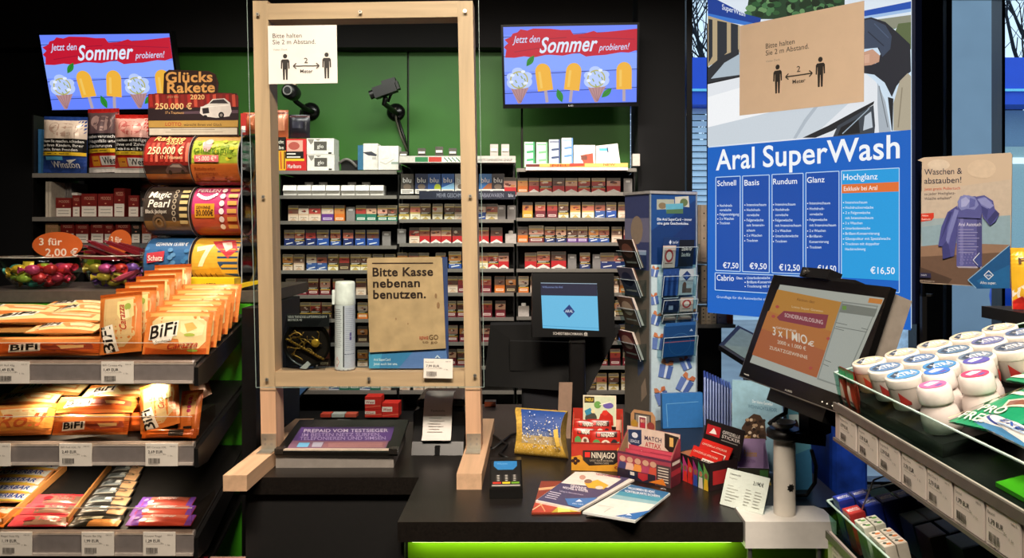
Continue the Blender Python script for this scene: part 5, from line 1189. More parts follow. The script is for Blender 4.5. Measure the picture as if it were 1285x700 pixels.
# ================================================================== big wash price sign (backlit)
D45 = Vector((1.0187, -1, 0)).normalized()
S2 = Vector((.9487, 1.95, 0)); S1 = S2 - D45 * .593
O = Vector((S1.x, S1.y, 1.318)); R = D45; Nn = R.cross(Vector((0, 0, 1)))
sg = thing('wash_price_sign', 'large backlit blue car wash price board standing at an angle before the window', 'price sign', tuple(O + R * .3))
MB().obox(O - Nn * .05 - R * .008 - Vector((0, 0, .008)), R * .609, (0, 0, .876), Nn * .048, mat('#0c1530', .35)).build('light_box', sg)
MB().box(.72, .76, 2.215, 2.255, 0, 1.309, SATIN).box(.66, .84, 2.12, 2.34, 0, .012, SATIN).build('stand_post', sg)
GS = .95
c = Canvas(O, R, (0, 0, 1), .593, .86, None, .00004, lambda col: glow(col, GS))
c.poly([(889, 390), (1144, 412), (1144, -20), (889, -20)], '#cfe2f2')
# photo part of the board: wash hall, trees, white car, man leaning over it
c.poly([(889, 60), (1144, 45), (1144, -20), (889, -20)], '#dfeaf4')
rnd = random.Random(2)
c.poly([(936, 24), (942, -20), (1060, -20), (1060, 12), (1020, 24)], '#24402a')
for i in range(70):
    x, y = 938 + rnd.random() * 118, -10 + rnd.random() * 30; c.disc(x, y, 3 + rnd.random() * 4, 2.5 + rnd.random() * 3, rnd.choice(('#1c3420', '#2f5a34', '#4a7a4c', '#16281a', '#6a9460')), 8)
for i in range(16): c.disc(1084 + rnd.random() * 60, 24 + rnd.random() * 20, 3, 3, rnd.choice(('#3a5a3c', '#587a54')), 8)
c.poly([(1084, 27), (1144, 19), (1144, 33), (1084, 40)], '#8d8f7c'); c.poly([(1084, 14), (1144, 2), (1144, 12), (1084, 22)], '#1a4fb0'); c.poly([(1084, 21), (1144, 11), (1144, 15), (1084, 25)], '#9fc0e8')
c.poly([(1120, 50), (1128, 30), (1144, 28), (1144, 62), (1122, 62)], '#5c6a44')
c.poly([(889, -6), (936, 18), (956, 23), (954, 32), (889, 18)], '#173f96'); c.poly([(889, 17), (954, 31), (954, 35), (889, 24)], '#3a78d0')
c.text(907, 12, 936, 'SuperWash', 6.5, '#dfe8f6', .02, 0, 9)
c.poly([(889, 20), (929, 32), (929, 66), (915, 70), (889, 84)], '#b9a582')
for x0, x1 in ((890, 895), (901, 913), (918, 927)): c.poly([(x0, 24 + (x0 - 890) * .2), (x1, 24 + (x1 - 890) * .2), (x1, 72 - (x1 - 890) * .25), (x0, 80 - (x0 - 890) * .25)], '#2a3038')
c.poly([(889, 86), (908, 70), (928, 62), (930, 96), (889, 104)], '#2a2e34'); c.poly([(893, 99), (910, 79), (929, 68), (930, 94)], '#aebdc8'); c.poly([(889, 104), (930, 96), (930, 98), (889, 107)], '#16181c')
c.poly([(889, 106), (930, 97), (1084, 90), (1100, 103), (1112, 128), (1119, 166), (1040, 174), (889, 184)], '#e6eaef')
c.poly([(889, 122), (930, 110), (1000, 112), (960, 146), (889, 160)], '#f6f8fa'); c.poly([(889, 160), (980, 138), (1070, 126), (1020, 172), (889, 184)], '#cdd6de')
c.poly([(996, 174), (1010, 150), (1040, 112), (1044, 112), (1014, 152), (1000, 174)], '#b2bcc6')
c.poly([(1008, 173), (1040, 158), (1075, 139), (1098, 127), (1097, 131), (1075, 146), (1046, 164), (1024, 173)], '#1c2026')
c.poly([(1046, 172), (1052, 158), (1074, 145), (1097, 132), (1099, 158), (1098, 168)], '#3a424c'); c.poly([(1052, 170), (1056, 160), (1078, 148), (1080, 167)], '#14181e'); c.poly([(1084, 164), (1086, 146), (1094, 140), (1096, 160)], '#c2ccd6'); c.line(1058, 168, 1092, 136, 1.2, '#9fb0be')
c.poly([(1102, 104), (1112, 128), (1119, 166), (1104, 168), (1102, 132)], '#aab4be'); c.line(1104, 108, 1115, 160, 1.2, '#70787f')
c.poly([(1084, 24), (1094, 22), (1112, 28), (1128, 42), (1143, 56), (1144, 90), (1136, 96), (1126, 108), (1120, 122), (1111, 104), (1098, 94), (1084, 92), (1084, 82), (1100, 80), (1106, 68)], '#20242f')
c.poly([(1084, 26), (1094, 24), (1112, 32), (1120, 46), (1118, 62), (1108, 72), (1104, 60), (1084, 62)], '#39465c'); c.line(1090, 40, 1110, 58, 1.4, '#222c3c'); c.line(1098, 30, 1116, 48, 1.2, '#4c5c76')
c.poly([(1084, 66), (1096, 62), (1105, 70), (1104, 78), (1094, 82), (1084, 83)], '#c99a80'); c.poly([(1084, 70), (1092, 68), (1092, 79), (1084, 80)], '#d8ac92')
c.poly([(1130, 102), (1140, 92), (1144, 96), (1144, 164), (1122, 164), (1122, 130)], '#b0a690'); c.line(1133, 110, 1128, 160, 1.5, '#8e8470'); c.poly([(1115, 122), (1122, 124), (1121, 164), (1120, 164)], '#1a1e26')
# blue price part
BL, LB, WH = '#0060c2', '#1d9cdf', '#f4f8fc'
c.poly([(889, 392), (1144, 414), (1144, 163), (889, 185.5)], BL)
c.text(899.5, 213.5, 948, 'Aral', 24.6, WH, .03, 0, -3.4, 4); c.text(958.5, 209.5, 1130, 'SuperWash', 25.5, WH, .03, 0, -11.6, 4)
def box(x0, x1, yt0, yt1, yb0, yb1, f=None, t=1.0):
    if f: c.poly([(x0, yb0), (x1, yb1), (x1, yt1), (x0, yt0)], f)
    for a, b, p_, q in ((x0, yt0, x1, yt1), (x0, yb0, x1, yb1)): c.line(a, b, p_, q, t, '#bcd8f2')
    c.line(x0, yt0, x0, yb0, t, '#bcd8f2'); c.line(x1, yt1, x1, yb1, t, '#bcd8f2')
DB = '#004aa8'
box(899.5, 930, 222.5, 221, 339, 340.5, DB); box(933, 966.5, 221, 219.5, 340.5, 342, DB); box(970, 1009, 219, 217.5, 342, 343.5, DB); box(1012.5, 1054, 217, 214.8, 343.5, 346, DB)
c.poly([(1057, 348), (1129.5, 352), (1129.5, 210.8), (1057, 214.5)], LB); box(1057, 1129.5, 214.5, 210.8, 362, 367, None)
c.poly([(1057.5, 242.6), (1129, 240.2), (1129, 228.2), (1057.5, 231.6)], '#e07030')
c.text(1060, 239.6, 1102, 'Exklusiv bei Aral', 5.4, '#f6ece2', .02, 0, -1.4)
for x0, x1, y, s_, cp in ((901.5, 925, 233.5, 'Schnell', 6.6), (935.5, 954, 233, 'Basis', 7), (971.5, 1001.5, 231.5, 'Rundum', 7), (1014, 1036, 229.5, 'Glanz', 7), (1059.5, 1102.5, 226, 'Hochglanz', 7.4)): c.text(x0, y, x1, s_, cp, WH, .012, 0, -.9)
for x0, x1, y, s_, cp in ((908.5, 928, 336, '€7,50', 6.6), (942, 963.5, 337, '€9,50', 7), (979, 1005, 339, '€12,50', 7.4), (1027, 1050.5, 340.5, '€14,50', 7.6), (1093.5, 1124, 343, '€16,50', 8)): c.text(x0, y, x1, s_, cp, WH, .02, 0, .6)
def lst(x, y, dy, items, ch):
    for k, s_ in enumerate(items):
        ind = 0 if s_[0] != ' ' else 3.2
        if ind == 0: c.disc(x + .7, y + k * dy - 1.2, .7, .7, WH, 8)
        s_ = s_.strip(); c.text(x + 3, y + k * dy, x + 3 + ch * len(s_), s_, 3.2, '#dcebf8', .015, 0, -.2)
lst(901.5, 259.5, 5.5, ('Hochdruck-', ' vorwäsche', 'Felgenreinigung', '2 x Waschen', 'Trocknen'), 1.62)
lst(935.5, 258.5, 6.4, ('Intensivschaum', 'Hochdruck-', ' vorwäsche', 'Felgenwäsche', ' mit Intensiv-', ' schaum', '2 x Waschen', 'Trocknen'), 1.75)
lst(971.5, 258, 6.6, ('Intensivschaum', 'Hochdruck-', ' vorwäsche', 'Felgenwäsche', ' mit Intensivschaum', '2 x Waschen', 'Unterbodenwäsche', 'Trocknen'), 1.8)
lst(1014.5, 256.5, 6.9, ('Intensivschaum', 'Hochdruck-', ' vorwäsche', 'Felgenwäsche', ' mit Intensivschaum', '2 x Waschen', 'Brillant-', ' Konservierung', 'Trocknen'), 1.85)
lst(1059.5, 255.5, 6.5, ('Intensivschaum', 'Hochdruckvorwäsche', '2 x Felgenwäsche', ' mit Intensivschaum', '3 x Waschen', 'Unterbodenwäsche', 'Brillant-Konservierung', 'Glanzpolitur mit Spezialwachs', 'Trocknen mit doppelter', ' Hecktrocknung'), 1.95)
box(899.5, 1054, 342, 348, 363.5, 373, DB); c.text(901.5, 351.5, 923, 'Cabrio', 7, WH, .012, 0, .8); c.text(926, 350, 934, 'Oben:', 3, WH, .02, 0, .3)
lst(936.5, 350, 5.2, ('Unterbodenwäsche', 'Brillant-Konservierung', 'Trocknung mit zusätzl. Gebläse'), 1.8)
c.text(901.5, 373.5, 1000, 'Grundlage für die Autowäsche sind die allgemeinen', 3, '#c8dcf2', .01, 0, 5)
c.build('lit_print', sg)
Rp = (W(1083, 3, 1.99) - W(926, 33, 2.31))
O2, R2, U2, w2_, h2_ = quadframe(W(926, 33, 1), W(1083, 3, 1), W(928, 145, 1))
def on_sign(px, py, off=.013):
    e = Vector((0, 0, EYE)); d = Vector(((px - CX) / F, 1, -(py - CY) / F)); q = O + Nn * off
    return e + d * ((q - e).dot(Nn) / d.dot(Nn))
A, B, C_ = on_sign(928, 145), on_sign(1084, 127.5), on_sign(926.5, 33)
Rn = (B - A); Un = (C_ - A); wn, hn = Rn.length, Un.length; Rn.normalize(); Un = Nn.cross(Rn).normalized(); 
if Un.z < 0: Un = -Un
t = notice('distance_notice', 'beige keep two metres apart notice taped across the big wash price board', A, Rn, Un, wn, hn, (20, 60, 620, 470), '#cdb49a')
# small car wash poster on the right
PL, PR, PB = Vector(), Vector(), Vector()
Pb = S2 + D45 * .012 + Nn * .02
def on_post(px, py):
    e = Vector((0, 0, EYE)); d = Vector(((px - CX) / F, 1, -(py - CY) / F)); return e + d * ((Pb - e).dot(Nn) / d.dot(Nn))
A, B, C_ = on_post(1154, 356), on_post(1268, 363), on_post(1153, 199)
t = thing('wash_poster', 'beige poster of a spray can wrapped in a blue cloth, right of the price board', 'poster', tuple(A))
c = Canvas(A, D45, (0, 0, 1), .2, .3, None, .00006)
Q = [(1155, 355), (1268, 361.5), (1270, 194), (1267.5, 191.5), (1159, 197.5), (1151, 201), (1157, 203)]
MB().prism([on_post(*p) for p in Q], -Nn * .004, mat('#cbb7a0', .4, 0, .03, 8)).build('panel', t)
c.poly([(1156, 262), (1268, 262), (1268.5, 300), (1156, 308)], '#9db0b8'); c.poly([(1156, 240), (1268.5, 225), (1268, 270), (1156, 275)], '#c6b7a6'); c.poly([(1156, 285), (1268, 270), (1268, 312), (1156, 316)], '#8eaab8')
c.poly([(1155.5, 309), (1200, 305), (1268, 307), (1268, 361), (1155, 354)], '#6b5344'); c.poly([(1155.5, 309), (1200, 305), (1268, 307), (1268, 316), (1155.5, 322)], '#927560'); c.poly([(1155, 354), (1155, 335), (1195, 350), (1190, 356)], '#4c3a30')
c.disc(1178, 207, 14, 7, '#d8c8b4', 20); c.disc(1232, 212, 18, 12, '#d4c0a8', 20)
K = '#2a2c44'
c.text(1160, 219.5, 1207.5, 'Waschen &', 7.2, K, .006, 0, -1.6); c.text(1160, 230.5, 1206.5, 'abstauben!', 7.2, K, .006, 0, -1.4)
c.text(1160, 239, 1205, 'Jetzt gratis Poliertuch', 3.4, '#c8553a', 0, 0, -1.4); c.text(1160, 245, 1199, 'zu jeder Hochglanz-', 3.4, '#4a4048', 0, 0, -1.2); c.text(1160, 251, 1194, 'Wäsche erhalten*', 3.4, '#4a4048', 0, 0, -1.2)
c.poly([(1155.8, 268), (1172, 267), (1172, 273), (1169, 276.5), (1155.8, 278)], '#d23a22'); c.text(1157, 271.5, 1165, 'Aktion', 2.2, '#f2e4dc', .01); c.text(1157, 276, 1168, 'Exklusiv', 2.2, '#f2e4dc', .01)
c.poly([(1200.5, 334), (1232.5, 334.5), (1232.5, 262), (1201, 262)], '#5b5c9c'); c.poly([(1200.5, 334), (1232.5, 334.5), (1231, 336.5), (1203, 336)], '#b0a8b8'); c.poly([(1226, 334), (1232.5, 334.5), (1232.5, 262), (1226, 262)], '#44457e'); c.poly([(1205, 333), (1209, 333), (1209, 265), (1205, 265)], '#7576b4')
c.text(1203, 283.5, 1231.5, 'Aral Autotuch', 4, '#dcdcee', .015)
for k in range(9): c.line(1203, 288 + k * 3.6, 1222 + (k * 5) % 8, 288 + k * 3.6, .7, '#a6a6d0')
for i in range(40): c.disc(1205 + (i * 7.3) % 25, 316 + (i * 3.7) % 15, .7, .6, '#8a8ac4', 6)
c.poly([(1222, 326), (1231, 316), (1231, 335), (1228, 335)], '#3a4a8c'); c.line(1222, 326, 1230, 317, .8, '#dfe4f2'); c.line(1222, 326, 1228, 333, .8, '#dfe4f2')
c.poly([(1202, 262), (1204, 250), (1213, 247), (1225, 246), (1234, 262), (1231, 274), (1203, 273)], '#55589a')
c.poly([(1202, 254), (1206, 246), (1216, 245), (1226, 248), (1222, 258), (1210, 262)], '#7c84bc'); c.poly([(1206, 248), (1214, 246), (1212, 260), (1206, 258)], '#6268a8')
c.poly([(1202, 258), (1190, 266), (1182, 285), (1178, 309), (1183, 309), (1184, 325), (1198, 321), (1201, 300), (1203, 276)], '#4a4c90'); c.poly([(1196, 268), (1190, 285), (1187, 308), (1191, 308), (1196, 288)], '#6a70b2'); c.poly([(1184, 325), (1183, 309), (1190, 300), (1194, 322)], '#3b3d7c')
c.poly([(1224, 247), (1236, 245), (1247, 252), (1249, 262), (1255, 268), (1250, 278), (1243, 283), (1234, 272), (1232, 260)], '#4e5196'); c.poly([(1228, 249), (1236, 247), (1246, 254), (1240, 262), (1232, 258)], '#7379b8'); c.poly([(1243, 283), (1255, 268), (1250, 264), (1240, 276)], '#35386f')
for P_, q_ in (([(1204, 251), (1210, 244.5), (1219, 246), (1226, 250), (1229, 257), (1224, 263), (1214, 262), (1207, 264), (1203, 259)], '#7f86c2'), ([(1207, 250), (1213, 247), (1218, 252), (1213, 259), (1207, 260)], '#a3a9d8'), ([(1218, 248), (1225, 251), (1224, 259), (1217, 261)], '#5d62a6'), ([(1227, 250), (1238, 248), (1248, 258), (1243, 262), (1232, 256)], '#8c92ca'), ([(1232, 258), (1241, 263), (1239, 276), (1234, 268)], '#3c3f80'), ([(1199, 262), (1204, 264), (1196, 290), (1190, 306), (1188, 300)], '#7b81be'), ([(1192, 266), (1196, 266), (1184, 296), (1181, 302)], '#373a78')): c.poly(P_, q_)
c.poly([(1215.5, 351), (1226, 362), (1268, 361.5), (1268.4, 307)], '#16548c'); c.line(1215.5, 351, 1268, 307.5, 1, '#8fb8d8'); c.line(1215.5, 351, 1226, 361.5, 1, '#8fb8d8'); c.poly([(1226, 352), (1268, 332), (1268, 361.5), (1236, 361)], '#1c649e')
c.poly([(1235, 345), (1241.5, 338.8), (1248, 345), (1241.5, 351)], '#d8e4f0'); c.poly([(1236.5, 345), (1241.5, 340.2), (1246.5, 345), (1241.5, 349.6)], '#1c5a98'); c.text(1237.5, 346.5, 1245.5, 'ARAL', 2.2, '#f0f4f8', .02); c.text(1231, 356, 1251, 'Alles super.', 3.4, '#e4ecf4', .012, 0, .6)
c.poly([(1155.5, 342), (1169, 342.5), (1169, 348.5), (1155.5, 348)], '#28284a'); c.text(1157, 346, 1164, 'PAYBACK', 2, '#d8dce8', .01); c.text(1155.5, 353, 1174, 'Mehr Informationen hier', 1.8, '#c8bcae', 0, 0, .6)
c.build('print', t)
MB().tube([on_post(1157, 203) - Nn * .01, on_post(1157, 372) - Nn * .01], .006, BLACK).obox(on_post(1151, 372) - Nn * .02, D45 * .026, (0, 0, .006), -Nn * .02, BLACK).build('holder_post', t)
MB().bar(on_post(1157, 372) - Nn * .01, Vector((on_post(1157, 372).x, on_post(1157, 372).y, 0)) - Nn * .01, .012, .012, BLACK).build('floor_post', t)

# ================================================================== gift card rack
P0, P1, P2 = Vector((.322, 2.2, 0)), Vector((.466, 2.27, 0)), Vector((.322 - .034 * .98, 2.2 + .13, 0))
Rf = (P1 - P0).normalized(); Df = Vector((-Rf.y, Rf.x, 0)); wf = (P1 - P0).length; wd = .135
zt = Z_(243, 2.2)
t = thing('gift_card_rack', 'tall blue and white counter rack holding gift cards in clear pockets', 'card rack', tuple(P0 + Rf * wf / 2 + Df * wd / 2 + Vector((0, 0, CT))))
Ob = Vector((P0.x, P0.y, CT + .0005))
MB().obox(Ob, Rf * wf, (0, 0, zt - CT), Df * wd, mat('#b9cdd6', .4, 0, .04, 20)).build('column', t)
MB().obox(Ob - Rf * .004 - Df * .004 + Vector((0, 0, zt - CT)), Rf * (wf + .008), (0, 0, .008), Df * (wd + .008), mat('#c4c2c0', .3, .5)).build('top_cap', t)
m_ = MB()
for a in (Ob - Rf * .003 - Df * .003, Ob + Rf * wf - Df * .003): m_.obox(a, Rf * .004, (0, 0, zt - CT), Df * .004, mat('#a8b4bc', .25, .5))
m_.build('edge_profile', t)
c = Canvas(Ob, Rf, (0, 0, 1), wf, zt - CT, None, .00006)
c.fill('#b9cdd6')
c.poly([(816, 332), (874, 332), (874, 240), (816, 240)], '#16346a'); c.poly([(816, 290), (874, 250), (874, 240), (816, 240)], '#1b4480'); c.poly([(830, 310), (874, 270), (874, 332), (850, 332)], '#182e62')
c.poly([(847, 247), (864, 246), (865, 260), (847, 258)], '#b9b8ae'); c.poly([(824, 250), (846, 250), (846, 262), (824, 263)], '#9aa094'); c.disc(831, 258, 5, 4, '#7a6a50', 12); c.disc(858, 254, 5, 5, '#5a6a44', 12); c.poly([(835, 256), (857, 255), (857, 268), (836, 268)], '#5aa0b8'); c.poly([(836, 263), (857, 262), (857, 268), (836, 268)], '#4a6a4a')
c.text(824.5, 276.5, 868, 'Die Aral SuperCard – immer', 3.2, '#dfe8f4', .02, 0, .4); c.text(824.5, 281.5, 864, 'eine gute Geschenkidee.', 3.2, '#dfe8f4', .02, 0, .4)
def gift(x, y, s_, a):
    ca, sa = math.cos(a), math.sin(a); T = lambda u, v: (x + (u * ca - v * sa) * s_, y + (u * sa + v * ca) * s_)
    c.poly([T(-9, 0), T(9, 0), T(8, 17), T(-8, 17)], '#5f78b4'); c.poly([T(2, 0), T(9, 0), T(8, 17), T(2, 17)], '#4c66a4'); c.poly([T(-1, 0), T(2.4, 0), T(2, 17), T(-1, 17)], '#c9d6e6')
    c.poly([T(0, 0), T(-8, -2), T(-7, -8), T(-3, -7)], '#c07850'); c.poly([T(0, 0), T(8, -2), T(8, -7), T(3, -7)], '#b86c48'); c.disc(*T(0, -1), 1.8 * s_, 1.6 * s_, '#d08c64', 10)
for a in ((822, 338, .55, .2), (820, 372, .6, -.2), (824, 396, .7, .3), (826, 424, .85, .1), (836, 458, .95, .2), (862, 476, 1, .5), (858, 452, .7, -.4), (828, 492, .9, -.3), (864, 344, .6, .2), (868, 392, .6, -.2), (850, 506, .8, .1)): gift(*a)
c.build('front_print', t)
c = Canvas(Ob + Df * wd, -Df, (0, 0, 1), wd, zt - CT, (0, 0, 100, 280), .00006)
c.rect(0, 0, 100, 95, '#39416a'); c.rect(0, 30, 100, 60, '#6a6a84'); c.disc(48, 45, 24, 18, '#8a7a6a', 16); c.rect(20, 70, 85, 76, '#a8b4d0'); c.rect(0, 95, 100, 280, '#5a544c')
for k in range(5): c.poly([(10 + k * 14, 120 + k * 30), (30 + k * 13, 108 + k * 30), (40 + k * 12, 128 + k * 30), (14 + k * 13, 140 + k * 30)], ('#8a7a6a', '#46506a')[k % 2])
c.build('side_print', t)
PK = clear('#e9f2f4', .05, 1.25); RIM = mat('#b9c6cc', .2, 0, .05, 60)
def pocket(px, py, h, y_off=0.0):
    pass
# front pockets: (bottom y, height m) in photo pixels
def fpos(u, z, off): return Ob + Rf * u - Df * off + Vector((0, 0, z - CT - .0005))
def fz(py): return Z_(py, 2.215)
for i, (yb, ht) in enumerate(((336, .06), (372, .06), (393, .04), (403, .022), (448, .06))):
    z0 = fz(yb)
    m_ = MB().obox(fpos(.022, z0, .026), Rf * .120, (0, 0, .0015), Df * .024, PK).prism([fpos(.022, z0, .026), fpos(.142, z0, .026), fpos(.142, z0 + ht, .036), fpos(.022, z0 + ht, .036)], Df * .0012, PK)
    for u in (.022, .1405): m_.prism([fpos(u, z0, .026), fpos(u, z0, .002), fpos(u, z0 + ht, .002), fpos(u, z0 + ht, .036)], Rf * .0015, PK)
    pk_ = m_.build('pocket', t)
    MB().bar(fpos(.022, z0 + ht, .0362), fpos(.142, z0 + ht, .0362), .0014, .0014, RIM).bar(fpos(.1415, z0 + ht, .036), fpos(.1415, z0, .026), .0012, .0012, RIM, tuple(Rf)).bar(fpos(.0225, z0 + ht, .036), fpos(.0225, z0, .026), .0012, .0012, RIM, tuple(Rf)).build('pocket_edge', pk_)
def card(name, label, O, R, U, w, h, base, draw, grp, cat='gift card', th=.0014):
    O, R, U = Vector(O), Vector(R).normalized(), Vector(U).normalized(); N = R.cross(U)
    k = thing(name, label, cat, tuple(O + R * w / 2), group=grp)
    MB().obox(O - N * th, R * w, U * h, N * th, mat(base, .35, 0, .04, 60)).build('card_body', k)
    if draw: c = Canvas(O, R, U, w, h, (0, 0, 100, 100), .00006); draw(c); c.build('print', k)
    return k
G1 = 'gift cards in the front pockets of the rack'
lean = (Vector((0, 0, 1)) - Df * .12).normalized()
def cd1(c): c.rect(0, 0, 100, 100, '#1c3566'); c.poly([(0, 60), (100, 30), (100, 100), (0, 100)], '#24427c'); c.poly([(34, 16), (42, 8), (50, 16), (42, 24)], '#c8d4e8'); c.text(56, 20, 92, 'SuperCard', 9, '#c8d4e8', .01)
def cd2(c): c.rect(0, 0, 100, 100, '#17181c'); c.text(22, 40, 88, 'Danke für', 14, '#e0dcd4', .01, .2); c.text(22, 62, 78, 'Deine Mühe', 14, '#e0dcd4', .01, .2)
def cd3(c): c.rect(0, 0, 100, 100, '#c6b0a4'); c.disc(50, 46, 34, 30, '#a83a3a', 18); c.disc(50, 46, 22, 19, '#d8c8bc', 18); c.line(20, 80, 80, 80, 5, '#7a5a50')
def cd4(c):
    c.rect(0, 0, 100, 100, '#22407e')
    for k in range(6): c.poly([(k * 17, 100), (k * 17 + 5, 20 + k % 2 * 12), (k * 17 + 13, 20 + k % 2 * 12), (k * 17 + 15, 100)], ('#1a3268', '#35589c')[k % 2]); c.disc(k * 17 + 9, 14 + k % 2 * 12, 6, 7, '#2c4a88', 10)
def cd5(c): c.rect(0, 0, 100, 100, '#aab4ba'); c.poly([(50, 6), (84, 26), (50, 46), (16, 26)], '#1f3468'); c.poly([(50, 18), (68, 27), (50, 38), (34, 27)], '#3a5898'); c.rect(24, 58, 52, 92, '#5a4a44'); c.rect(52, 74, 90, 92, '#6a5a52'); c.disc(38, 58, 12, 9, '#6a4a3c', 12)
def cd6(c): c.rect(0, 0, 100, 100, '#14203c'); c.line(14, 88, 30, 20, 5, '#3c4e78'); c.rect(40, 54, 66, 84, '#8a98b0'); c.rect(6, 0, 94, 5, '#c0c8d0')
def cd7(c): c.rect(0, 0, 100, 100, '#5a5250'); c.disc(50, 50, 36, 30, '#8a7a70', 16); c.line(10, 40, 90, 70, 6, '#c8c0b8')
cs = [('dark blue card', .030, 336, .055, .085, '#1c3566', cd1, .010), ('black thank you card', .084, 336, .055, .078, '#17181c', cd2, .011), ('red and cream round pattern card', .028, 337, .044, .064, '#c6b0a4', cd3, .017),
      ('blue card with a crowd of figures', .030, 372, .055, .078, '#22407e', cd4, .012), ('grey card with a blue diamond', .088, 372, .05, .076, '#aab4ba', cd5, .012), ('navy card with a white rim', .028, 393, .06, .043, '#14203c', cd6, .014), ('brown card beside the navy one', .092, 393, .046, .042, '#8a6a54', cd3, .014),
      ('grey brown card pair left', .030, 403, .052, .020, '#5a5250', cd7, .013), ('grey brown card pair right', .086, 403, .05, .020, '#625a58', cd7, .013)]
for nm, u, yb, w_, h_, base, dr, off in cs:
    off = max(off, h_ * .12 + .004); card('gift_card', nm + ' in a front pocket of the rack', fpos(u, fz(yb) + .003, off), Rf, lean, w_, h_, base, dr, G1)
def env(c): c.rect(0, 0, 100, 100, '#1f4d86'); c.rect(0, 0, 100, 50, '#1a4276'); c.poly([(80, 20), (86, 12), (92, 20)], '#9ab4d4'); c.line(0, 52, 100, 52, 3, '#b8667a'); c.ring(52, 60, 34, 35.5, '#3a6a9c')
card('gift_envelope', 'large dark blue envelope with a pink band in the lowest front pocket', fpos(.026, fz(448) + .003, .0245), Rf, lean, .108, .090, '#1f4d86', env, G1, 'gift envelope', .006)
card('gift_envelope', 'second blue envelope peeping out behind the banded one', fpos(.034, fz(446) + .004, .0172), Rf, lean, .106, .092, '#2a5a94', None, G1, 'gift envelope', .002)
# side pockets with cards fanned out to the left
lean2 = (Vector((0, 0, 1)) - Rf * .42).normalized()
def spos(v, z, off): return Ob + Df * v - Rf * off + Vector((0, 0, z - CT - .0005))
G2 = 'gift cards in the side pockets of the rack'
for i, (yb, ht) in enumerate(((336, .085), (371, .085), (407, .085), (449, .085))):
    z0 = Z_(yb, 2.27)
    m_ = MB().obox(spos(.016, z0, .022), Df * .10, (0, 0, .0015), Rf * .02, PK).prism([spos(.016, z0, .022), spos(.116, z0, .022), spos(.116, z0 + .05, .042), spos(.016, z0 + .05, .042)], Rf * .0012, PK)
    for v in (.016, .1145): m_.prism([spos(v, z0, .022), spos(v, z0, .002), spos(v, z0 + .05, .002), spos(v, z0 + .05, .042)], Df * .0015, PK)
    pk_ = m_.build('pocket', t)
    MB().bar(spos(.016, z0 + .05, .0422), spos(.116, z0 + .05, .0422), .0014, .0014, RIM).bar(spos(.0165, z0 + .05, .042), spos(.0165, z0, .022), .0012, .0012, RIM, tuple(Df)).build('pocket_edge', pk_)
    for k, (base, off) in enumerate((('#2a1f1c' if i in (0, 3) else '#3a3a48', .019), ('#e2d6c8', .014), ('#7a5a4a' if i < 2 else '#d8ccc0', .009))):
        def dr(c, i=i, k=k):
            c.rect(0, 0, 100, 100, ('#46322c', '#5a5a70', '#8a6a58', '#7a3a3c')[i]); c.disc(50, 40, 36, 26, ('#8a5a4a', '#2a3050', '#d8c0a8', '#c89a8a')[(i + k) % 4], 16); c.line(15, 82, 85, 82, 6, '#d8ccc0')
        card('gift_card', '%s card of the fan in the %s side pocket of the rack' % (('outermost', 'middle', 'inner')[k], ('top', 'second', 'third', 'lowest')[i]), spos(.098, z0 + .003, off + .001 * k), -Df, lean2, .078, .088, base, dr, G2, th=.003)

# right side pockets, blue cards seen edge on
for i, (yb, h_) in enumerate(((336, .10), (372, .09), (449, .10))):
    z0 = Z_(yb, 2.27); A_ = Ob + Rf * (wf + .012) + Vector((0, 0, z0 - CT))
    MB().prism([A_ + Df * .02, A_ + Df * .11, A_ + Df * .11 + Rf * .02 + Vector((0, 0, .07)), A_ + Df * .02 + Rf * .02 + Vector((0, 0, .07))], Rf * .0012, PK).prism([A_ + Df * .02 - Rf * .011, A_ + Df * .02, A_ + Df * .02 + Rf * .02 + Vector((0, 0, .07)), A_ + Df * .02 - Rf * .011 + Vector((0, 0, .07))], Df * .0012, PK).build('pocket', t)
    card('gift_card', 'blue card leaning out of the %s pocket on the right flank of the rack' % ('top', 'middle', 'lowest')[i], A_ + Df * .03 - Rf * .006, Df, (Vector((0, 0, 1)) + Rf * .22).normalized(), .07, h_, '#2a55a0', lambda c: (c.rect(0, 0, 100, 100, '#2c58a8'), c.poly([(20, 20), (80, 30), (70, 70), (10, 60)], '#6a94d0')), G2)
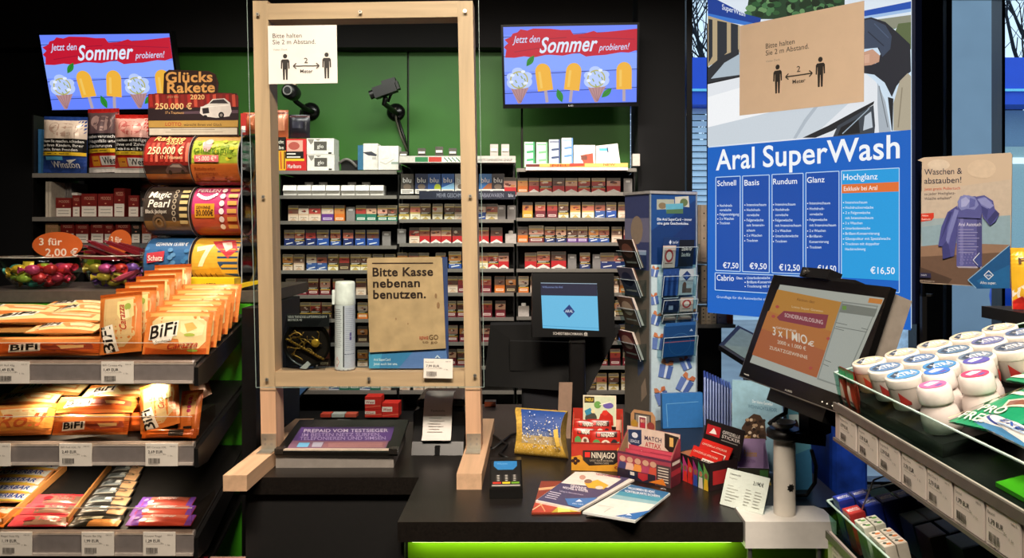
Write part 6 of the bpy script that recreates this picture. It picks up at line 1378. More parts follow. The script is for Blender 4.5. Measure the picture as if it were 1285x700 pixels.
# blue pocket block at the foot of the rack and brochure stacks
def eb(c): c.rect(0, 0, 100, 100, '#2b6cae'); c.line(10, 30, 90, 26, 2, '#5a94c8'); c.line(10, 30, 12, 96, 2, '#5a94c8')
Oe = onz(827, 531, CT); Oe = Vector((.345, 2.12, CT + .001))
card('gift_envelope', 'bright blue envelope standing at the foot of the rack', Oe, (1, .12, 0), (0, .1, 1), .115, .095, '#2b6cae', eb, 'blue brochures and envelopes behind the card boxes', 'gift envelope', .02)
rnd = random.Random(12)
for i in range(16):
    u = i / 15; Y = 2.16 - .05 * u - (.12 if i > 9 else 0) * .6
    x = X_(883 + i * 3.6, Y) + (.014 if i > 9 else 0); base = ('#2a3f92', '#33499c', '#26387e')[i % 3] if i < 10 else ('#1c2438', '#232c44')[i % 2]
    A_ = Vector((x, Y, CT + .0005))
    tpy = 470 + (i * 1.6 if i < 10 else 12 + (i - 10) * 3)
    hgt = Z_(tpy, Y + .05) - CT
    k = thing('brochure', '%s brochure %s from the left in the upright stack' % ('blue' if i < 10 else 'dark', ('first second third fourth fifth sixth seventh eighth ninth tenth eleventh twelfth thirteenth fourteenth fifteenth sixteenth').split()[i]), 'brochure', tuple(A_), group='blue brochures and envelopes behind the card boxes')
    Ux = Vector((.10 if i > 9 else .03, .12, 1)).normalized()
    MB().obox(A_, (.0055, -.001, 0), Ux * hgt, (.02, .10, 0), mat(base, .35, 0, .1, 60)).build('cover', k)
    MB().obox(A_ + Vector((.0006, -.0006, 0)) , (.004, -.0008, 0), Ux * hgt, (0.0004, .0022, 0), mat('#8fa0cc' if i < 10 else '#7a8494', .5)).build('fold_edge', k)
# dark tablet behind the big screen, white pages and boxes under the sign
t = thing('tablet_stand', 'dark tilted tablet till behind the large screen under the price board', 'till tablet', (.62, 1.9, CT))
q = [W(902, 433, 1.86), W(960, 470, 1.78), W(990, 440, 1.88), W(926, 408, 1.98)]
MB().prism(q, (0, .008, -.012), mat('#15161a', .25)).build('housing', t)
mid = sum(q, Vector()) / 4; qq = [mid + (v - mid) * .84 + Vector((0, -.0008, .0012)) for v in q]
MB().prism(qq, (0, .0004, -.0006), mat('#56686a', .15)).build('screen', t)
_b = (q[2] + q[3]) / 2
MB().bar(mid + Vector((0, .012, -.02)), Vector((mid.x, mid.y + .02, CT)), .03, .03, BLACK).box(mid.x - .05, mid.x + .05, mid.y - .04, mid.y + .06, CT, CT + .01, BLACK).build('foot', t)
Yb = 2.6
sh = thing('side_shelf', 'grey shelf with cream boxes in the gap between rack and price board', 'shelf', (X_(890, Yb), Yb, 0))
MB().box(X_(872, Yb), X_(925, Yb), Yb + .02, Yb + .22, Z_(408, Yb) - .012, Z_(408, Yb), STRIP).box(X_(872, Yb), X_(900, Yb), Yb + .02, Yb + .22, Z_(380, Yb) - .006, Z_(380, Yb), STRIP).box(X_(872, Yb), X_(900, Yb), Yb + .02, Yb + .22, Z_(329, Yb) - .006, Z_(329, Yb), STRIP).build('board', sh)
MB().box(X_(872, Yb), X_(874, Yb), Yb + .02, Yb + .24, 0, Z_(250, Yb), mat('#4a4844', .4)).box(X_(872, Yb), X_(925, Yb), Yb + .222, Yb + .24, 0, Z_(408, Yb), BLACK).build('side_panel', sh)
def dots(x0, x1, y0, y1):
    def d(c):
        for k in range(3): c.disc((x0 + x1) / 2, y0 + (y1 - y0) * (.15 + .22 * k), 1, 1, '#3a342e', 8)
        c.line(x0 + 1, y1 - 4, x1 - 1, y1 - 4, .8, '#8a8072')
    return d
for i, (x0, x1, y0, y1, col) in enumerate(((880, 885.5, 385, 406.5, '#d8c4a4'), (886.5, 892.5, 385, 406.5, '#dccaac'), (893, 899, 385, 407, '#d6c2a2'), (880, 887, 257, 328, '#d9c6b0'), (876, 880, 257, 328, '#b8a48e'), (880, 888, 333, 378.5, '#cfbca0'))):
    wallbox('archive_box', x0, x1, y0, y1, ('cream dotted box first in the row of three below the price board', 'cream dotted box second in the row of three below the price board', 'cream dotted box third in the row of three below the price board', 'tall cream box on the top side shelf beside the rack', 'narrow tan box on the top side shelf beside the rack', 'cream box on the middle side shelf beside the rack')[i], 'box', col, dots(x0, x1, y0, y1) if i not in (4,) else None, 'cream boxes on the side shelf', Yb + .03, .08)
wallbox('binder', 900, 912, 384, 407.5, 'grey violet binder beside the cream dotted boxes', 'binder', '#8f8ba4', lambda c: c.disc(903, 400, .8, .8, '#2a2830', 8), None, Yb + .03, .1, dz=.004)
wallbox('binder', 913.5, 920, 385, 407.5, 'orange binder at the end of the side shelf', 'binder', '#c4582c', None, None, Yb + .04, .1, dz=.004)
rnd = random.Random(4)
for i in range(5):
    a = rnd.uniform(-.4, .4); x = X_(895 + i * 9, 2.28); z = CT + .001 + i * .004
    P = [Vector((x + dx * math.cos(a) - dy * math.sin(a), 2.3 + dx * math.sin(a) + dy * math.cos(a), z + dz)) for dx, dy, dz in ((-.07, -.05, 0), (.07, -.05, 0), (.07, .05, 0), (-.07, .05, 0))]
    props(MB().prism(P, (0, 0, .0015), mat(('#b8b2a6', '#9a968c', '#c8c0b2')[i % 3], .6)).build('paper_sheet'), 'loose %s paper sheet %s from the left under the price board' % (('cream', 'grey', 'pale')[i % 3], ordinal(i)), 'paper', 'loose papers under the price board')

# ================================================================== customer display and till on the counter
t = thing('customer_display', 'black customer display with a light blue logo screen on a pole', 'customer display', (X_(724, 2.1), 2.1, CT))
q = [W(670, 421, 2.09), W(762, 424, 2.11), W(765, 346.5, 2.13), W(666, 346, 2.11)]
O, R, U, w, h = quadframe(q[3], q[2], q[0]); N = R.cross(U)
MB().obox(O - N * .036 - R * .004 - U * .004, R * (w + .008), U * (h + .012), N * .035, mat('#0b0b0c', .3)).build('housing', t)
c = Canvas(O, R, U, w, h, None, .00006, lambda col: glow(col, .85))
c.poly([(681, 411.5), (751.5, 415), (749, 355.5), (678.5, 354.5)], '#6cc4ee'); c.poly([(678.6, 370.5), (749.6, 371.5), (749, 355.5), (678.5, 354.5)], '#0a1238'); c.text(680.5, 361.3, 706, 'Willkommen bei Aral', 2.4, '#7a90c8', .01)
c.line(681, 408.5, 751.4, 412, .5, '#3a9acc'); c.line(678.6, 355, 749, 356, .6, '#bcd8ea')
c.poly([(706.8, 390), (714.3, 382), (721.3, 391), (714, 398.6)], '#123a86'); c.poly([(708, 390), (714.3, 383.2), (720, 391), (714, 397.4)], '#0e3478'); c.text(709.2, 392, 719, 'ARAL', 3.4, '#dfeefa', .02)
c.build('screen', t)
c = Canvas(O, R, U, w, h); c.text(694, 419.8, 731, 'SCHEIDT&BACHMANN', 3.2, '#b8b4ae', .03, 0, .9); c.ring(735, 419, 1.2, 2.2, '#b8b4ae'); c.poly([(732.4, 421.5), (735, 416.5), (737.6, 421.5)], '#8a8680'); c.build('lettering', t)
MB().rbox(X_(714, 2.13), X_(734.5, 2.13), 2.12, 2.158, CT + .01, Z_(428, 2.13), .008, SATIN).build('pole', t)
MB().rbox(X_(690, 2.13), X_(758, 2.13), 2.08, 2.2, CT + .0005, CT + .01, .02, SATIN).build('foot_plate', t)
MB().obox(W(716, 430, 2.115), (.04, 0, 0), (0, 0, .06), (0, .02, 0), BLACK).build('tilt_hinge', t)
t = thing('till_monitor', 'back of a large black till monitor behind the right post', 'monitor', (X_(690, 2.28), 2.28, CT))
MB().prism([W(607, 484, 2.24), W(738, 492, 2.2), W(779, 411, 2.26), W(700, 407, 2.28), W(615, 408, 2.28)], (0, .03, .005), mat('#040404', .9, 0, .15, 60)).build('housing', t)
MB().prism([W(640, 465, 2.235), W(715, 468, 2.23), W(730, 430, 2.235), W(640, 428, 2.235)], (0, .03, 0), mat('#060606', .9)).build('back_cover', t)
c = Canvas(W(690, 437, 2.1), (1, 0, 0), (0, 0, 1), 1, 1, None, .00006); 
MB().rbox(X_(655, 2.3), X_(735, 2.3), 2.245, 2.31, CT + .0005, Z_(478, 2.3), .01, mat('#0a0c14', .8)).build('stand', t)
Canvas(W(690, 437, 2.098), (1, 0, 0), (0, 0, 1), 1, 1, None, .00006)
props(MB().obox(Vector((X_(699, 2.02), 2.02, CT + .0005)), (X_(716, 2.02) - X_(699, 2.02), .0, 0), (.006, .02, Z_(482, 2.02) - CT), (0, .004, 0), mat('#8a6f5c', .6)).build('cardboard_panel'), 'plain brown cardboard panel leaning beside the display pole', 'cardboard')
# carton on shelf of cigarette packs low right, cables
props(MB().tube([onz(606, 541, CT) + Vector((0, 0, .004)), onz(622, 551, CT) + Vector((0, 0, .006)), onz(636, 560, CT) + Vector((0, 0, .004)), onz(627, 572, CT) + Vector((0, 0, .005)), onz(638, 577, CT) + Vector((0, 0, .004))], .0035, BLACK).tube([onz(606, 560, CT) + Vector((0, 0, .004)), onz(618, 566, CT) + Vector((0, 0, .006)), onz(640, 548, CT) + Vector((0, 0, .004)), onz(650, 545, CT) + Vector((0, 0, .004))], .0035, BLACK).build('cable'), 'black cables tangled behind the card terminal', 'cable')
def mags(i, lab, col): return props(MB().box(-.012 - .004 * i, .06 - .003 * i, 2.22, 2.30, CT + .0005 + .008 * i, CT + .008 + .008 * i, mat(col, .5)).build('paper_block'), lab, 'papers', 'papers behind the gift box')
for i, (l, col) in enumerate((('white paper pad lowest in the pile behind the gift box', '#a8a29c'), ('grey paper pad second in the pile behind the gift box', '#7a7672'), ('red edged paper pad on top of the pile behind the gift box', '#8a4a48'))): mags(i, l, col)
wallbox('orange_carton', 608, 622, 504, 517, 'small dark carton with an orange top in the dark right of the post', 'carton', '#241f1c', lambda c: c.rect(608, 504, 622, 510, '#b4502c'), None, 2.38, .03)

# ================================================================== large customer screen on the white pole
YBm = 1.5
B0 = W(928, 471, YBm); u_ = Vector((.242, -.970, 0)).normalized(); al = math.radians(21)
bk_n = Vector((.970, .242, 0)).normalized(); v_ = (Vector((0, 0, 1)) * math.cos(al) + bk_n * math.sin(al)).normalized()
wm, hm = .335, .2095
nf = u_.cross(v_)
t = thing('customer_screen', 'large tilted black touch screen with lottery advert on the white pole', 'monitor', (.47, 1.48, CT + .0045))
MB().obox(B0 - nf * .012, u_ * wm, v_ * hm, nf * .012, mat('#0e0d0d', .2)).build('bezel', t)
MB().obox(B0 - nf * .05 + v_ * .006 + u_ * .006, u_ * (wm - .012), v_ * (hm - .012), nf * .0375, mat('#8d847a', .4)).build('housing', t)
MB().obox(B0 - nf * .0135 - v_ * .002 - u_ * .002, u_ * (wm + .004), v_ * .003, nf * .013, STEEL).obox(B0 - nf * .0135 - u_ * .002, u_ * .003, v_ * hm, nf * .013, STEEL).build('rim', t)
c = Canvas(B0, u_, v_, wm, hm, None, .00006, lambda col: glow(col, .62))
A_ = [(941, 454.5), (1058, 497), (1110, 374), (979, 357)]
c.poly(A_, '#b8bcb0')
c.poly([(944, 445), (1025, 474), (1056, 379), (976, 363)], '#c4872c'); c.poly([(944, 445), (1025, 474), (1036, 440), (956, 412)], '#b4602a'); c.poly([(956, 412), (1036, 440), (1044, 416), (964, 390)], '#c07428')
c.poly([(975, 398), (984, 390), (1040, 395), (1036, 412), (1028, 412), (978, 402)], '#8c2a3c'); c.text(985, 397.5, 1033, 'SONDERAUSLOSUNG', 4.6, '#e8c8c0', .02, 0, 9.5)
c.text(1000, 377, 1023, 'Aktion der', 3.4, '#7a4a18', .01, 0, 4); c.text(994, 386, 1033, 'Lotto Super Gewinn', 2.6, '#e8d0a0', .0, 0, 6)
c.text(970, 420, 1016, '3 x 1 MIO.', 10, '#efe4d0', .03, 0, 13); c.text(1015, 434, 1022, '€', 6, '#efe4d0', .03, 0, 1); c.text(974, 412, 1000, 'GEWINNE', 2.4, '#efe0c8', .01, 0, 5)
c.text(976, 431, 1012, '2000 x 1.000 €', 4.4, '#ead8bc', .01, 0, 9); c.text(966, 438, 1014, 'ZUSATZGEWINNE', 4, '#ead8bc', .01, 0, 13)
for p_ in ((976, 385), (971, 397), (1040, 425), (1018, 462)): c.disc(p_[0], p_[1], 2.4, 2, '#b8483a', 10)
c.poly([(1026, 476), (1058, 487), (1103, 384), (1057, 378)], '#8f958c'); c.poly([(1028, 474.5), (1057, 485), (1101, 385.5), (1058.5, 380)], '#b4bab0'); c.poly([(1054, 392), (1098, 398), (1102, 388), (1058, 381)], '#7c8278'); c.rect(1058, 384, 1063, 389, '#6a9a3a')
c.poly([(1090, 380), (1107, 382), (1109, 376), (1092, 374)], '#d8862e')
for a in ((1050, 405, 1064, 408), (1048, 412, 1060, 415), (1082, 412, 1090, 414), (1036, 452, 1044, 455), (1034, 457, 1041, 460), (1050, 410, 1088, 417)): c.line(*a, .8, '#6a706a')
c.build('screen_picture', t)
c = Canvas(B0, u_, v_, wm, hm, None, .00006); c.text(985, 490, 994, 'AURES', 2.4, '#a8a49c', .02, 0, 3); c.text(934, 469.5, 940, 'touch', 2, '#d8d4cc', .02, 0, 2.4)
for x, y in ((1032, 504), (1038, 506.5), (1045, 509)): c.disc(x, y, 1, 1, '#e8e4dc', 8)
c.build('bezel_marks', t)
cb = B0 + u_ * (wm * .42) + v_ * (hm + .001) - nf * .02
wc = thing('webcam', 'black webcam clipped to the top edge of the tilted screen', 'webcam', tuple(cb))
MB().obox(cb - u_ * .045, u_ * .085, v_ * .018, nf * .026, mat('#121112', .35)).obox(cb + u_ * .03 - nf * .012, u_ * .06, v_ * .008, nf * .02, BLACK).build('camera_body', wc)
MB().cyl(cb - u_ * .028 + v_ * .009 + nf * .026, cb - u_ * .028 + v_ * .009 + nf * .030, .0075, mat('#2a2826', .2), 16).cyl(cb - u_ * .028 + v_ * .009 + nf * .030, cb - u_ * .028 + v_ * .009 + nf * .0305, .0035, STEEL, 12).build('lens', wc)
# pole, arm
pp = Vector((.4745, 1.478, 0)); 
m_ = MB().lathe([(.0205, 0), (.0205, Z_(550, 1.478) - CT - .0045)], (pp.x, pp.y, CT + .0045), mat('#d9d2c6', .4, 0, .03, 40), 28)
m_.build('pole', t)
c = CC(pp, (1, 0, 0), (0, 0, 1), 1, 1, (0, 0, 1, 1), .00006, ink, lambda x, y, l: Vector((pp.x + (.0206 + l) * math.sin(x), pp.y - (.0206 + l) * math.cos(x), CT + .0045 + y)))
P = []
for i in range(16): a = 2 * PI * i / 16; r_ = .0085 if i % 2 else .006; P.append((.30 + r_ / .0206 * math.cos(a), .055 + r_ * math.sin(a)))
c.poly(P, '#15120f', True); c.build('knob_mark', t)
zp = Z_(550, 1.478)
MB().lathe([(.026, 0), (.034, .004), (.034, .016), (.028, .02)], (pp.x, pp.y, zp), BLACK, 28).bar((pp.x, pp.y, zp + .01), (pp.x + .07, pp.y - .02, zp + .006), .05, .018, BLACK, (0, 0, 1)).build('arm', t)
hc_ = B0 + u_ * (wm * .38) + v_ * (hm * .3) - nf * .05
MB().bar((pp.x + .055, pp.y - .01, zp + .014), hc_ - nf * .012, .05, .03, BLACK, tuple(u_)).obox(hc_ - u_ * .06 - v_ * .05 - nf * .014, u_ * .12, v_ * .1, nf * .014, BLACK).build('mount', t)
MB().obox(B0 - nf * .045 - v_ * .0245 + u_ * .09, u_ * .17, v_ * .024, nf * .03, mat('#0f0e0e', .35)).build('speaker_bar', t)
cup_ = thing('small_bowl', 'small grey white bowl resting on the black arm of the pole', 'bowl', (pp.x - .012, pp.y - .006, zp + .0202))
MB().lathe([(.012, 0), (.02, .005), (.0245, .014), (.023, .014), (.017, .006), (.004, .003)], (pp.x - .006, pp.y - .006, zp + .0205), mat('#c4beb4', .35), 24, cap=False).build('bowl_body', cup_)
props(MB().tube([W(965, 532, 1.47), W(975, 524, 1.46), W(986, 518, 1.44), W(988, 500, 1.45)], .004, BLACK).build('cable'), 'black cable bending up under the tilted screen', 'cable')
props(MB().tube([Vector((.545, 1.53, CT + .11)), Vector((.565, 1.56, CT + .07)), Vector((.57, 1.58, CT + .03)), Vector((.55, 1.575, CT + .005)), Vector((.5, 1.57, CT + .005))], .004, BLACK).build('cable'), 'black cable looping down behind the white pole', 'cable')
def bb(c): c.rect(0, 0, 100, 100, '#5a9ab0'); c.rect(10, 8, 60, 40, '#c8e0e0'); c.disc(40, 26, 12, 12, '#2a1c1a', 14); c.poly([(0, 60), (100, 50), (100, 100), (0, 100)], '#3a7aa4'); c.disc(26, 70, 7, 8, '#1a2a3a', 10)
card('brochure_card', 'teal blue brochure standing behind the white pole', Vector((.531, 1.62, CT + .0005)), (1, .1, 0), (0, .1, 1), .05, .17, '#4a8aa8', bb, None, 'brochure', .004)

# ================================================================== chewing gum stand
SL = .256
XG = .405
def gz(x, z0=1.312): return z0 + (x - XG) * SL
gu = Vector((1, 0, SL)).normalized(); gn = Vector((-SL, 0, 1)).normalized()
gs = thing('gum_stand', 'black chewing gum stand with tilted glass fronted trays on the right', 'shelf stand', (.75, .8, 0))
Y0g, Y1g = .42, 1.03
RAILM = mat('#d8ccc2', .3, .25, .04, 40); GREENB = mat('#4fae1c', .4, 0, .05, 30)
for z0, xg in ((1.312, .405), (1.140, .395)):
    f = z0
    MB().prism([(xg, Y0g, f), (xg, Y1g, f), (1.05, Y1g, f + (1.05 - xg) * SL), (1.05, Y0g, f + (1.05 - xg) * SL)], (.0005, 0, -.008), BLACK).build('tray_floor', gs)
    r_ = MB().prism([(xg - .002, Y0g, f + .006), (xg - .006, Y0g, f + .004), (xg - .006, Y0g, f - .040), (xg - .002, Y0g, f - .042), (xg + .006, Y0g, f - .012)], (0, Y1g - Y0g, 0), RAILM).build('price_rail', gs)
    MB().box(xg - .0095, xg - .0065, Y0g, Y1g, f - .003, f + .007, mat('#6a625c', .3)).box(xg - .0095, xg - .0065, Y0g, Y1g, f - .044, f - .040, mat('#6a625c', .3)).build('rail_lip', r_)
    gp = clear('#d9ebe4', .03, 1.1)
    MB().prism([(xg + .001, Y0g, f + .001), (xg + .001, Y1g, f + .001), (xg - .008, Y1g, f + .046), (xg - .008, Y0g, f + .046)], (.0025, 0, 0), gp).prism([(xg + .001, Y1g, f), (1.0, Y1g, f + .6 * SL), (1.0, Y1g, f + .6 * SL + .05), (xg - .008, Y1g, f + .046)], (0, .0025, 0), gp).build('glass_front', gs)
    MB().bar((xg - .0068, Y0g, f + .0465), (xg - .0068, Y1g, f + .0465), .003, .0012, mat('#b8d4cc', .15)).bar((xg - .0068, Y1g + .001, f + .0465), (1.0, Y1g + .001, f + .6 * SL + .0505), .0012, .003, mat('#b8d4cc', .15)).build('glass_edge', gs)
MB().box(1.05, 1.08, .40, 1.05, 0, 1.62, BLACK).box(.46, 1.05, .45, 1.0, 0, .9, SATIN).build('back_board', gs)
MB().prism([(.52, 1.031, .9), (1.05, 1.031, .9), (1.05, 1.031, 1.28), (.52, 1.031, 1.16)], (0, .008, 0), BLACK).build('end_plate', gs)
MB().prism([(XG + .012, .50, gz(XG + .012) + .001), (XG + .012, .70, gz(XG + .012) + .001), (.56, .70, gz(.56) + .001), (.56, .50, gz(.56) + .001)], (0, 0, .004), GREENB).build('green_pad', gs)
# price labels on the upper rail
G3 = 'price labels on the gum rail'
def gtag(yc, w_, lines, i, z0=1.312, xg=.405, lab=None):
    O = Vector((xg - .0066, yc + w_ / 2, z0 - .039)); price_tag(O, (0, -1, 0), (0, 0, 1), w_, .035, lab, lines, G3, col='#ece0d6')
for i, (yc, w_) in enumerate(((.985, .052), (.925, .052), (.868, .05), (.812, .05), (.76, .046), (.708, .048), (.656, .048), (.60, .05))):
    gtag(yc, w_, (('Kaugummi Dose', '3,79 EUR'), ('Kaugummi', '3,79 EUR'), ('Kaugummi 46', '3,79 EUR'), ('Mini Dose', '3,79 EUR'), ('Mini Dose 2', '2,79 EUR'), ('Beutel', '1,79 EUR'), ('Beutel', '1,79 EUR'), ('Pastillen', '1,79 EUR'))[i], i, lab='price label %s from the far end on the upper gum rail' % ordinal(i))
gtag(.985, .05, ('Pastillen', '0,99 EUR'), 8, 1.140, .395, 'price label at the far end of the lower gum rail')
# gum pots
MB().prism([(.416, .79, gz(.416) + .0004), (.416, 1.024, gz(.416) + .0004), (1.0, 1.024, gz(1.0) + .0004), (1.0, .79, gz(1.0) + .0004)], (0, 0, .014), BLACK).build('tray_insert', gs)
def cup(x, y, lid, tint, label, h=.038, r=.0212, side='#c8382e', word='5'):
    p = Vector((x, y, gz(x) + .0156)); Ax = gn
    t = thing('gum_pot', label, 'gum pot', tuple(p), group='round gum pots in the upper tray')
    b = p + Vector((-.0, 0, r * SL + .0005))
    MB().lathe([(r * .86, 0), (r * .9, .002), (r * .97, h - .012)], b, mat(tint, .45, 0, .04, 80), 24, Ax).build('pot_body', t)
    MB().lathe([(r * .98, h - .0118), (r, h - .010), (r, h - .003), (r * .97, h - .0004), (r * .8, h)], b, mat('#e9e2d8', .4), 28, Ax).build('lid', t)
    R_ = Vector((gu.x, 0, gu.z)); U_ = Vector((0, 1, 0)); O_ = b + Ax * (h + .0004)
    c = CC(O_, R_, U_, 1, 1, (0, 0, 1, 1), .00006, ink)
    P = lambda px, py: (px * r * .86, py * r * .86)
    c.poly([P(math.cos(2 * PI * i / 28), math.sin(2 * PI * i / 28)) for i in range(28)], lid, True)
    c.poly([P(*q) for q in ((-.85, .2), (-.2, .75), (.1, .8), (-.5, -.1), (-.8, -.45))], '#3a4658', True)
    vv, ff, w_ = text_geo(word, .03, .25, 3)
    sx = 1.15 * r / w_; sy = .62 * r / CAP
    c.mb.add([c.at(-.5 * r + vx * sx, -.32 * r + vy * sy) for vx, vy in vv], ff, ink('#f4f2ee')); c.l += 1
    c.poly([P(*q) for q in ((.2, -.55), (.75, -.35), (.55, -.62), (.3, -.72))], '#8a94a8', True)
    c.build('lid_print', t)
    m_ = MB(); hh = h - .014
    for a0 in (-2.5, -.9):
        vv2 = []
        for k in range(6):
            a = a0 + k * .12; rr = r * .955 + .0006
            q = R_ * (rr * math.cos(a)) + U_ * (rr * math.sin(a)); vv2 += [b + q * .95 + Ax * (hh * .3), b + q + Ax * (hh * (.95 - .1 * k))]
        m_.add(vv2, [(2 * k, 2 * k + 2, 2 * k + 3, 2 * k + 1) for k in range(5)], ink(side))
    m_.build('side_print', t)
    return t
ROWS = ((1.000, ('#c8bda4',) * 5, '#bfa680', 'cream and beige', '#c0442e', 'XTRA', 'far'), (.953, ('#5f7ea4', '#5c78a0', '#58748f', '#6a6f9c', '#5c6f92'), '#cfc4ba', 'white', '#b83a34', 'XTRA', 'second'), (.905, ('#4f8fc4', '#4a8ac0', '#6f8296', '#6a7486'), '#c4bab0', 'blue lidded white', '#c23a34', 'XTRA', 'third'))
for y, lids, tint, nm, sd, wd_, rn in ROWS:
    for i, l in enumerate(lids): cup(.440 +   .0425 * i, y, l, tint, '%s gum pot %s from the glass front in the %s row' % (nm, ordinal(i), rn), side=sd, word=wd_)
def bottle(x, y, lid, label):
    p = Vector((x, y, gz(x) + .018)); r = .0185
    t = thing('gum_bottle', label, 'gum bottle', tuple(p), group='rounded white gum bottles in the upper tray')
    MB().lathe([(r * .95, 0), (r * 1.05, .002), (r * 1.08, .014), (r * .98, .023), (r * .86, .028), (r * .84, .031)], p, mat('#ddd0ca', .35, 0, .03, 40), 24, gn).build('bottle_body', t)
    MB().lathe([(r * .92, .0312), (r * .95, .033), (r * .93, .046), (r * .8, .049)], p, mat('#e9e0da', .35), 24, gn).build('cap', t)
    c = CC(p + gn * .0494, gu, (0, 1, 0), 1, 1, (0, 0, 1, 1), .00006, ink)
    P = lambda px, py: (px * r * .74, py * r * .74)
    c.poly([P(math.cos(2 * PI * i / 24), math.sin(2 * PI * i / 24)) for i in range(24)], lid, True); c.poly([P(*q) for q in ((-.6, .3), (.2, .7), (.7, .2), (.1, -.1), (-.5, -.2))], '#d8d4e4', True); c.poly([P(*q) for q in ((-.2, -.5), (.5, -.2), (.6, -.5), (.1, -.75))], '#6a5aa0', True)
    c.build('cap_print', t)
for x, y, l, lab in ((.459, .860, '#3f74c4', 'white gum bottle with blue cap behind the pink capped one'), (.433, .819, '#c86a9c', 'white gum bottle with pink cap nearest the glass front'), (.504, .862, '#5a58a8', 'white gum bottle with violet cap deeper in the tray'), (.478, .819, '#d0446c', 'white gum bottle with red pink cap beside the striped bag')): bottle(x, y, l, lab)
# soft packs lying in the tray
def tpt(px, py, off):
    e = Vector((0, 0, EYE)); d = Vector(((px - CX) / F, 1, -(py - CY) / F)); q = Vector((XG, 0, gz(XG) + off))
    return e + d * ((q - e).dot(gn) / d.dot(gn))
def laid(name, label, cat, bl, br, tl, off, base, draw, th=.014, grp=None, crimp=.05, horiz=False):
    O = tpt(*bl, off); R = tpt(*br, off) - O; U = tpt(*tl, off) - O; w = R.length; R = R.normalized(); U = U - R * U.dot(R); h = U.length; U.normalize()
    t = thing(name, label, cat, tuple(O + R * w / 2 + U * h / 2), group=grp)
    return pouch_body(t, O, R, U, w, h, base, draw, crimp, th, horiz=horiz)
def pf(c):
    c.rect(0, 0, 100, 100, '#1f8f62')
    for k in range(4): c.poly([(0, 6 + k * 13), (100, 2 + k * 13), (100, 8 + k * 13), (0, 12 + k * 13)], '#ece2d0')
    c.poly([(38, 60), (72, 52), (86, 64), (50, 74)], '#d8cbb8'); c.poly([(44, 62), (72, 56), (78, 62), (52, 70)], '#8a5a48')
    c.text(22, 82, 66, 'PRO', 9, '#f2ecdc', .03); c.text(10, 95, 76, 'FRESH', 9, '#f2ecdc', .03); c.rect(0, 0, 5, 100, '#c9b79c'); c.poly([(8, 2), (26, 0), (28, 12), (12, 14)], '#d83a2e'); c.poly([(70, 10), (88, 8), (90, 20), (74, 22)], '#d83a2e')
laid('gum_bag', 'green and white striped gum bag leaning in the upper tray', 'gum bag', (1190, 530), (1258, 545), (1250, 470), .036, '#1f8a5e', pf, .016)
def pf2(c):
    c.rect(0, 0, 100, 100, '#1f8f62')
    for k in range(6): c.poly([(0, 6 + k * 16), (100, 2 + k * 16), (100, 9 + k * 16), (0, 13 + k * 16)], '#ece2d0')
    c.poly([(8, 2), (30, 0), (32, 14), (12, 16)], '#d83a2e')
laid('gum_bag', 'second green striped gum bag behind the first at the frame edge', 'gum bag', (1262, 478), (1330, 490), (1286, 440), .032, '#1f8a5e', pf2, .016)
def ex(c):
    c.rect(0, 0, 100, 100, '#e9e6e2'); c.poly([(0, 100), (0, 88), (50, 80), (100, 92), (100, 100)], '#4a86b4'); c.ring(42, 46, 26, 32, '#3a4a94'); c.poly([(40, 20), (70, 30), (60, 80), (40, 76)], '#e9e6e2'); c.text(38, 64, 92, 'Extra', 24, '#3a5ea8', .03, .2); c.line(40, 74, 90, 70, 4, '#9ab4d4'); c.line(4, 70, 30, 84, 2, '#b8c4d0'); c.line(8, 40, 24, 30, 2, '#c8ccd4')
laid('gum_bag', 'white and blue gum bag lying over the green pad in the upper tray', 'gum bag', (1217, 530), (1292, 566), (1250, 521), .036, '#dcdcdc', ex, .014)
def fr_(c): c.rect(0, 0, 100, 100, '#c0402c'); c.rect(0, 0, 100, 26, '#2f8a54'); c.disc(50, 60, 26, 26, '#e8e0cc', 14); c.rect(20, 74, 80, 96, '#1c1a18'); c.line(26, 84, 74, 84, 5, '#e8e4da')
for i, (x, y) in enumerate(((.4155, 1.01), (.4155, .985))):
    Op = Vector((x - .006, y + .014, gz(x) + .002)); t = thing('gum_packet', 'red and green gum packet upright against the glass, %s one' % ('far', 'near')[i], 'gum packet', tuple(Op), group='red gum packets by the glass corner')
    pouch_body(t, Op, (0, -1, 0), Vector((-.15, 0, 1)).normalized(), .024, .052, '#b83a2a', fr_, .05, .008)
# lower tray boxes
def lz(x): return 1.140 + (x - .395) * SL + .0006
gb = {}
def gbox(x, y, w_, d_, h, col, label, lidc=None, word=None, grp='gum boxes in the lower tray', wc_='#f2f2f2', dot=None):
    p = Vector((x, y, lz(x)))
    t = thing('gum_box', label, 'gum box', tuple(p), group=grp)
    A_ = p + Vector((0, -d_, 0)); 
    MB().obox(A_, gu * w_, gn * h, (0, d_, 0), mat(col, .35, 0, .05, 60)).build('box_body', t)
    c = Canvas(A_ + gn * (h + .0003), gu, (0, 1, 0), w_, d_, (0, 0, 100, 100), .00006)
    if lidc: c.rect(6, 6, 94, 94, lidc)
    if word: c.text(14, 66, 86, word, 34, wc_, .04)
    if dot: c.disc(36, 36, 18, 18, '#3a4a3a', 10); c.disc(62, 60, 26, 18, dot, 12)
    if lidc or word or dot: c.build('top_print', t)
    return t
for i in range(2): gbox(.402 + .0215 * i, 1.012, .020, .022, .058, '#1c2f8c', 'blue gum box %s in the far row of the lower tray' % ordinal(i), '#2a44b0', 'MENTOS')
for i in range(7): gbox(.402 + .0215 * i, .984, .020, .024, .057 if i else .052, '#1c2f8c' if i else '#a83030', ('red topped gum box at the front of the blue row', 'blue gum box right of the red topped one', 'blue gum box second right of the red topped one')[i] if i < 3 else 'dark blue gum box %s from the front in the second row' % ordinal(i), '#2a44b0' if i else '#c8403c', 'MENTOS')
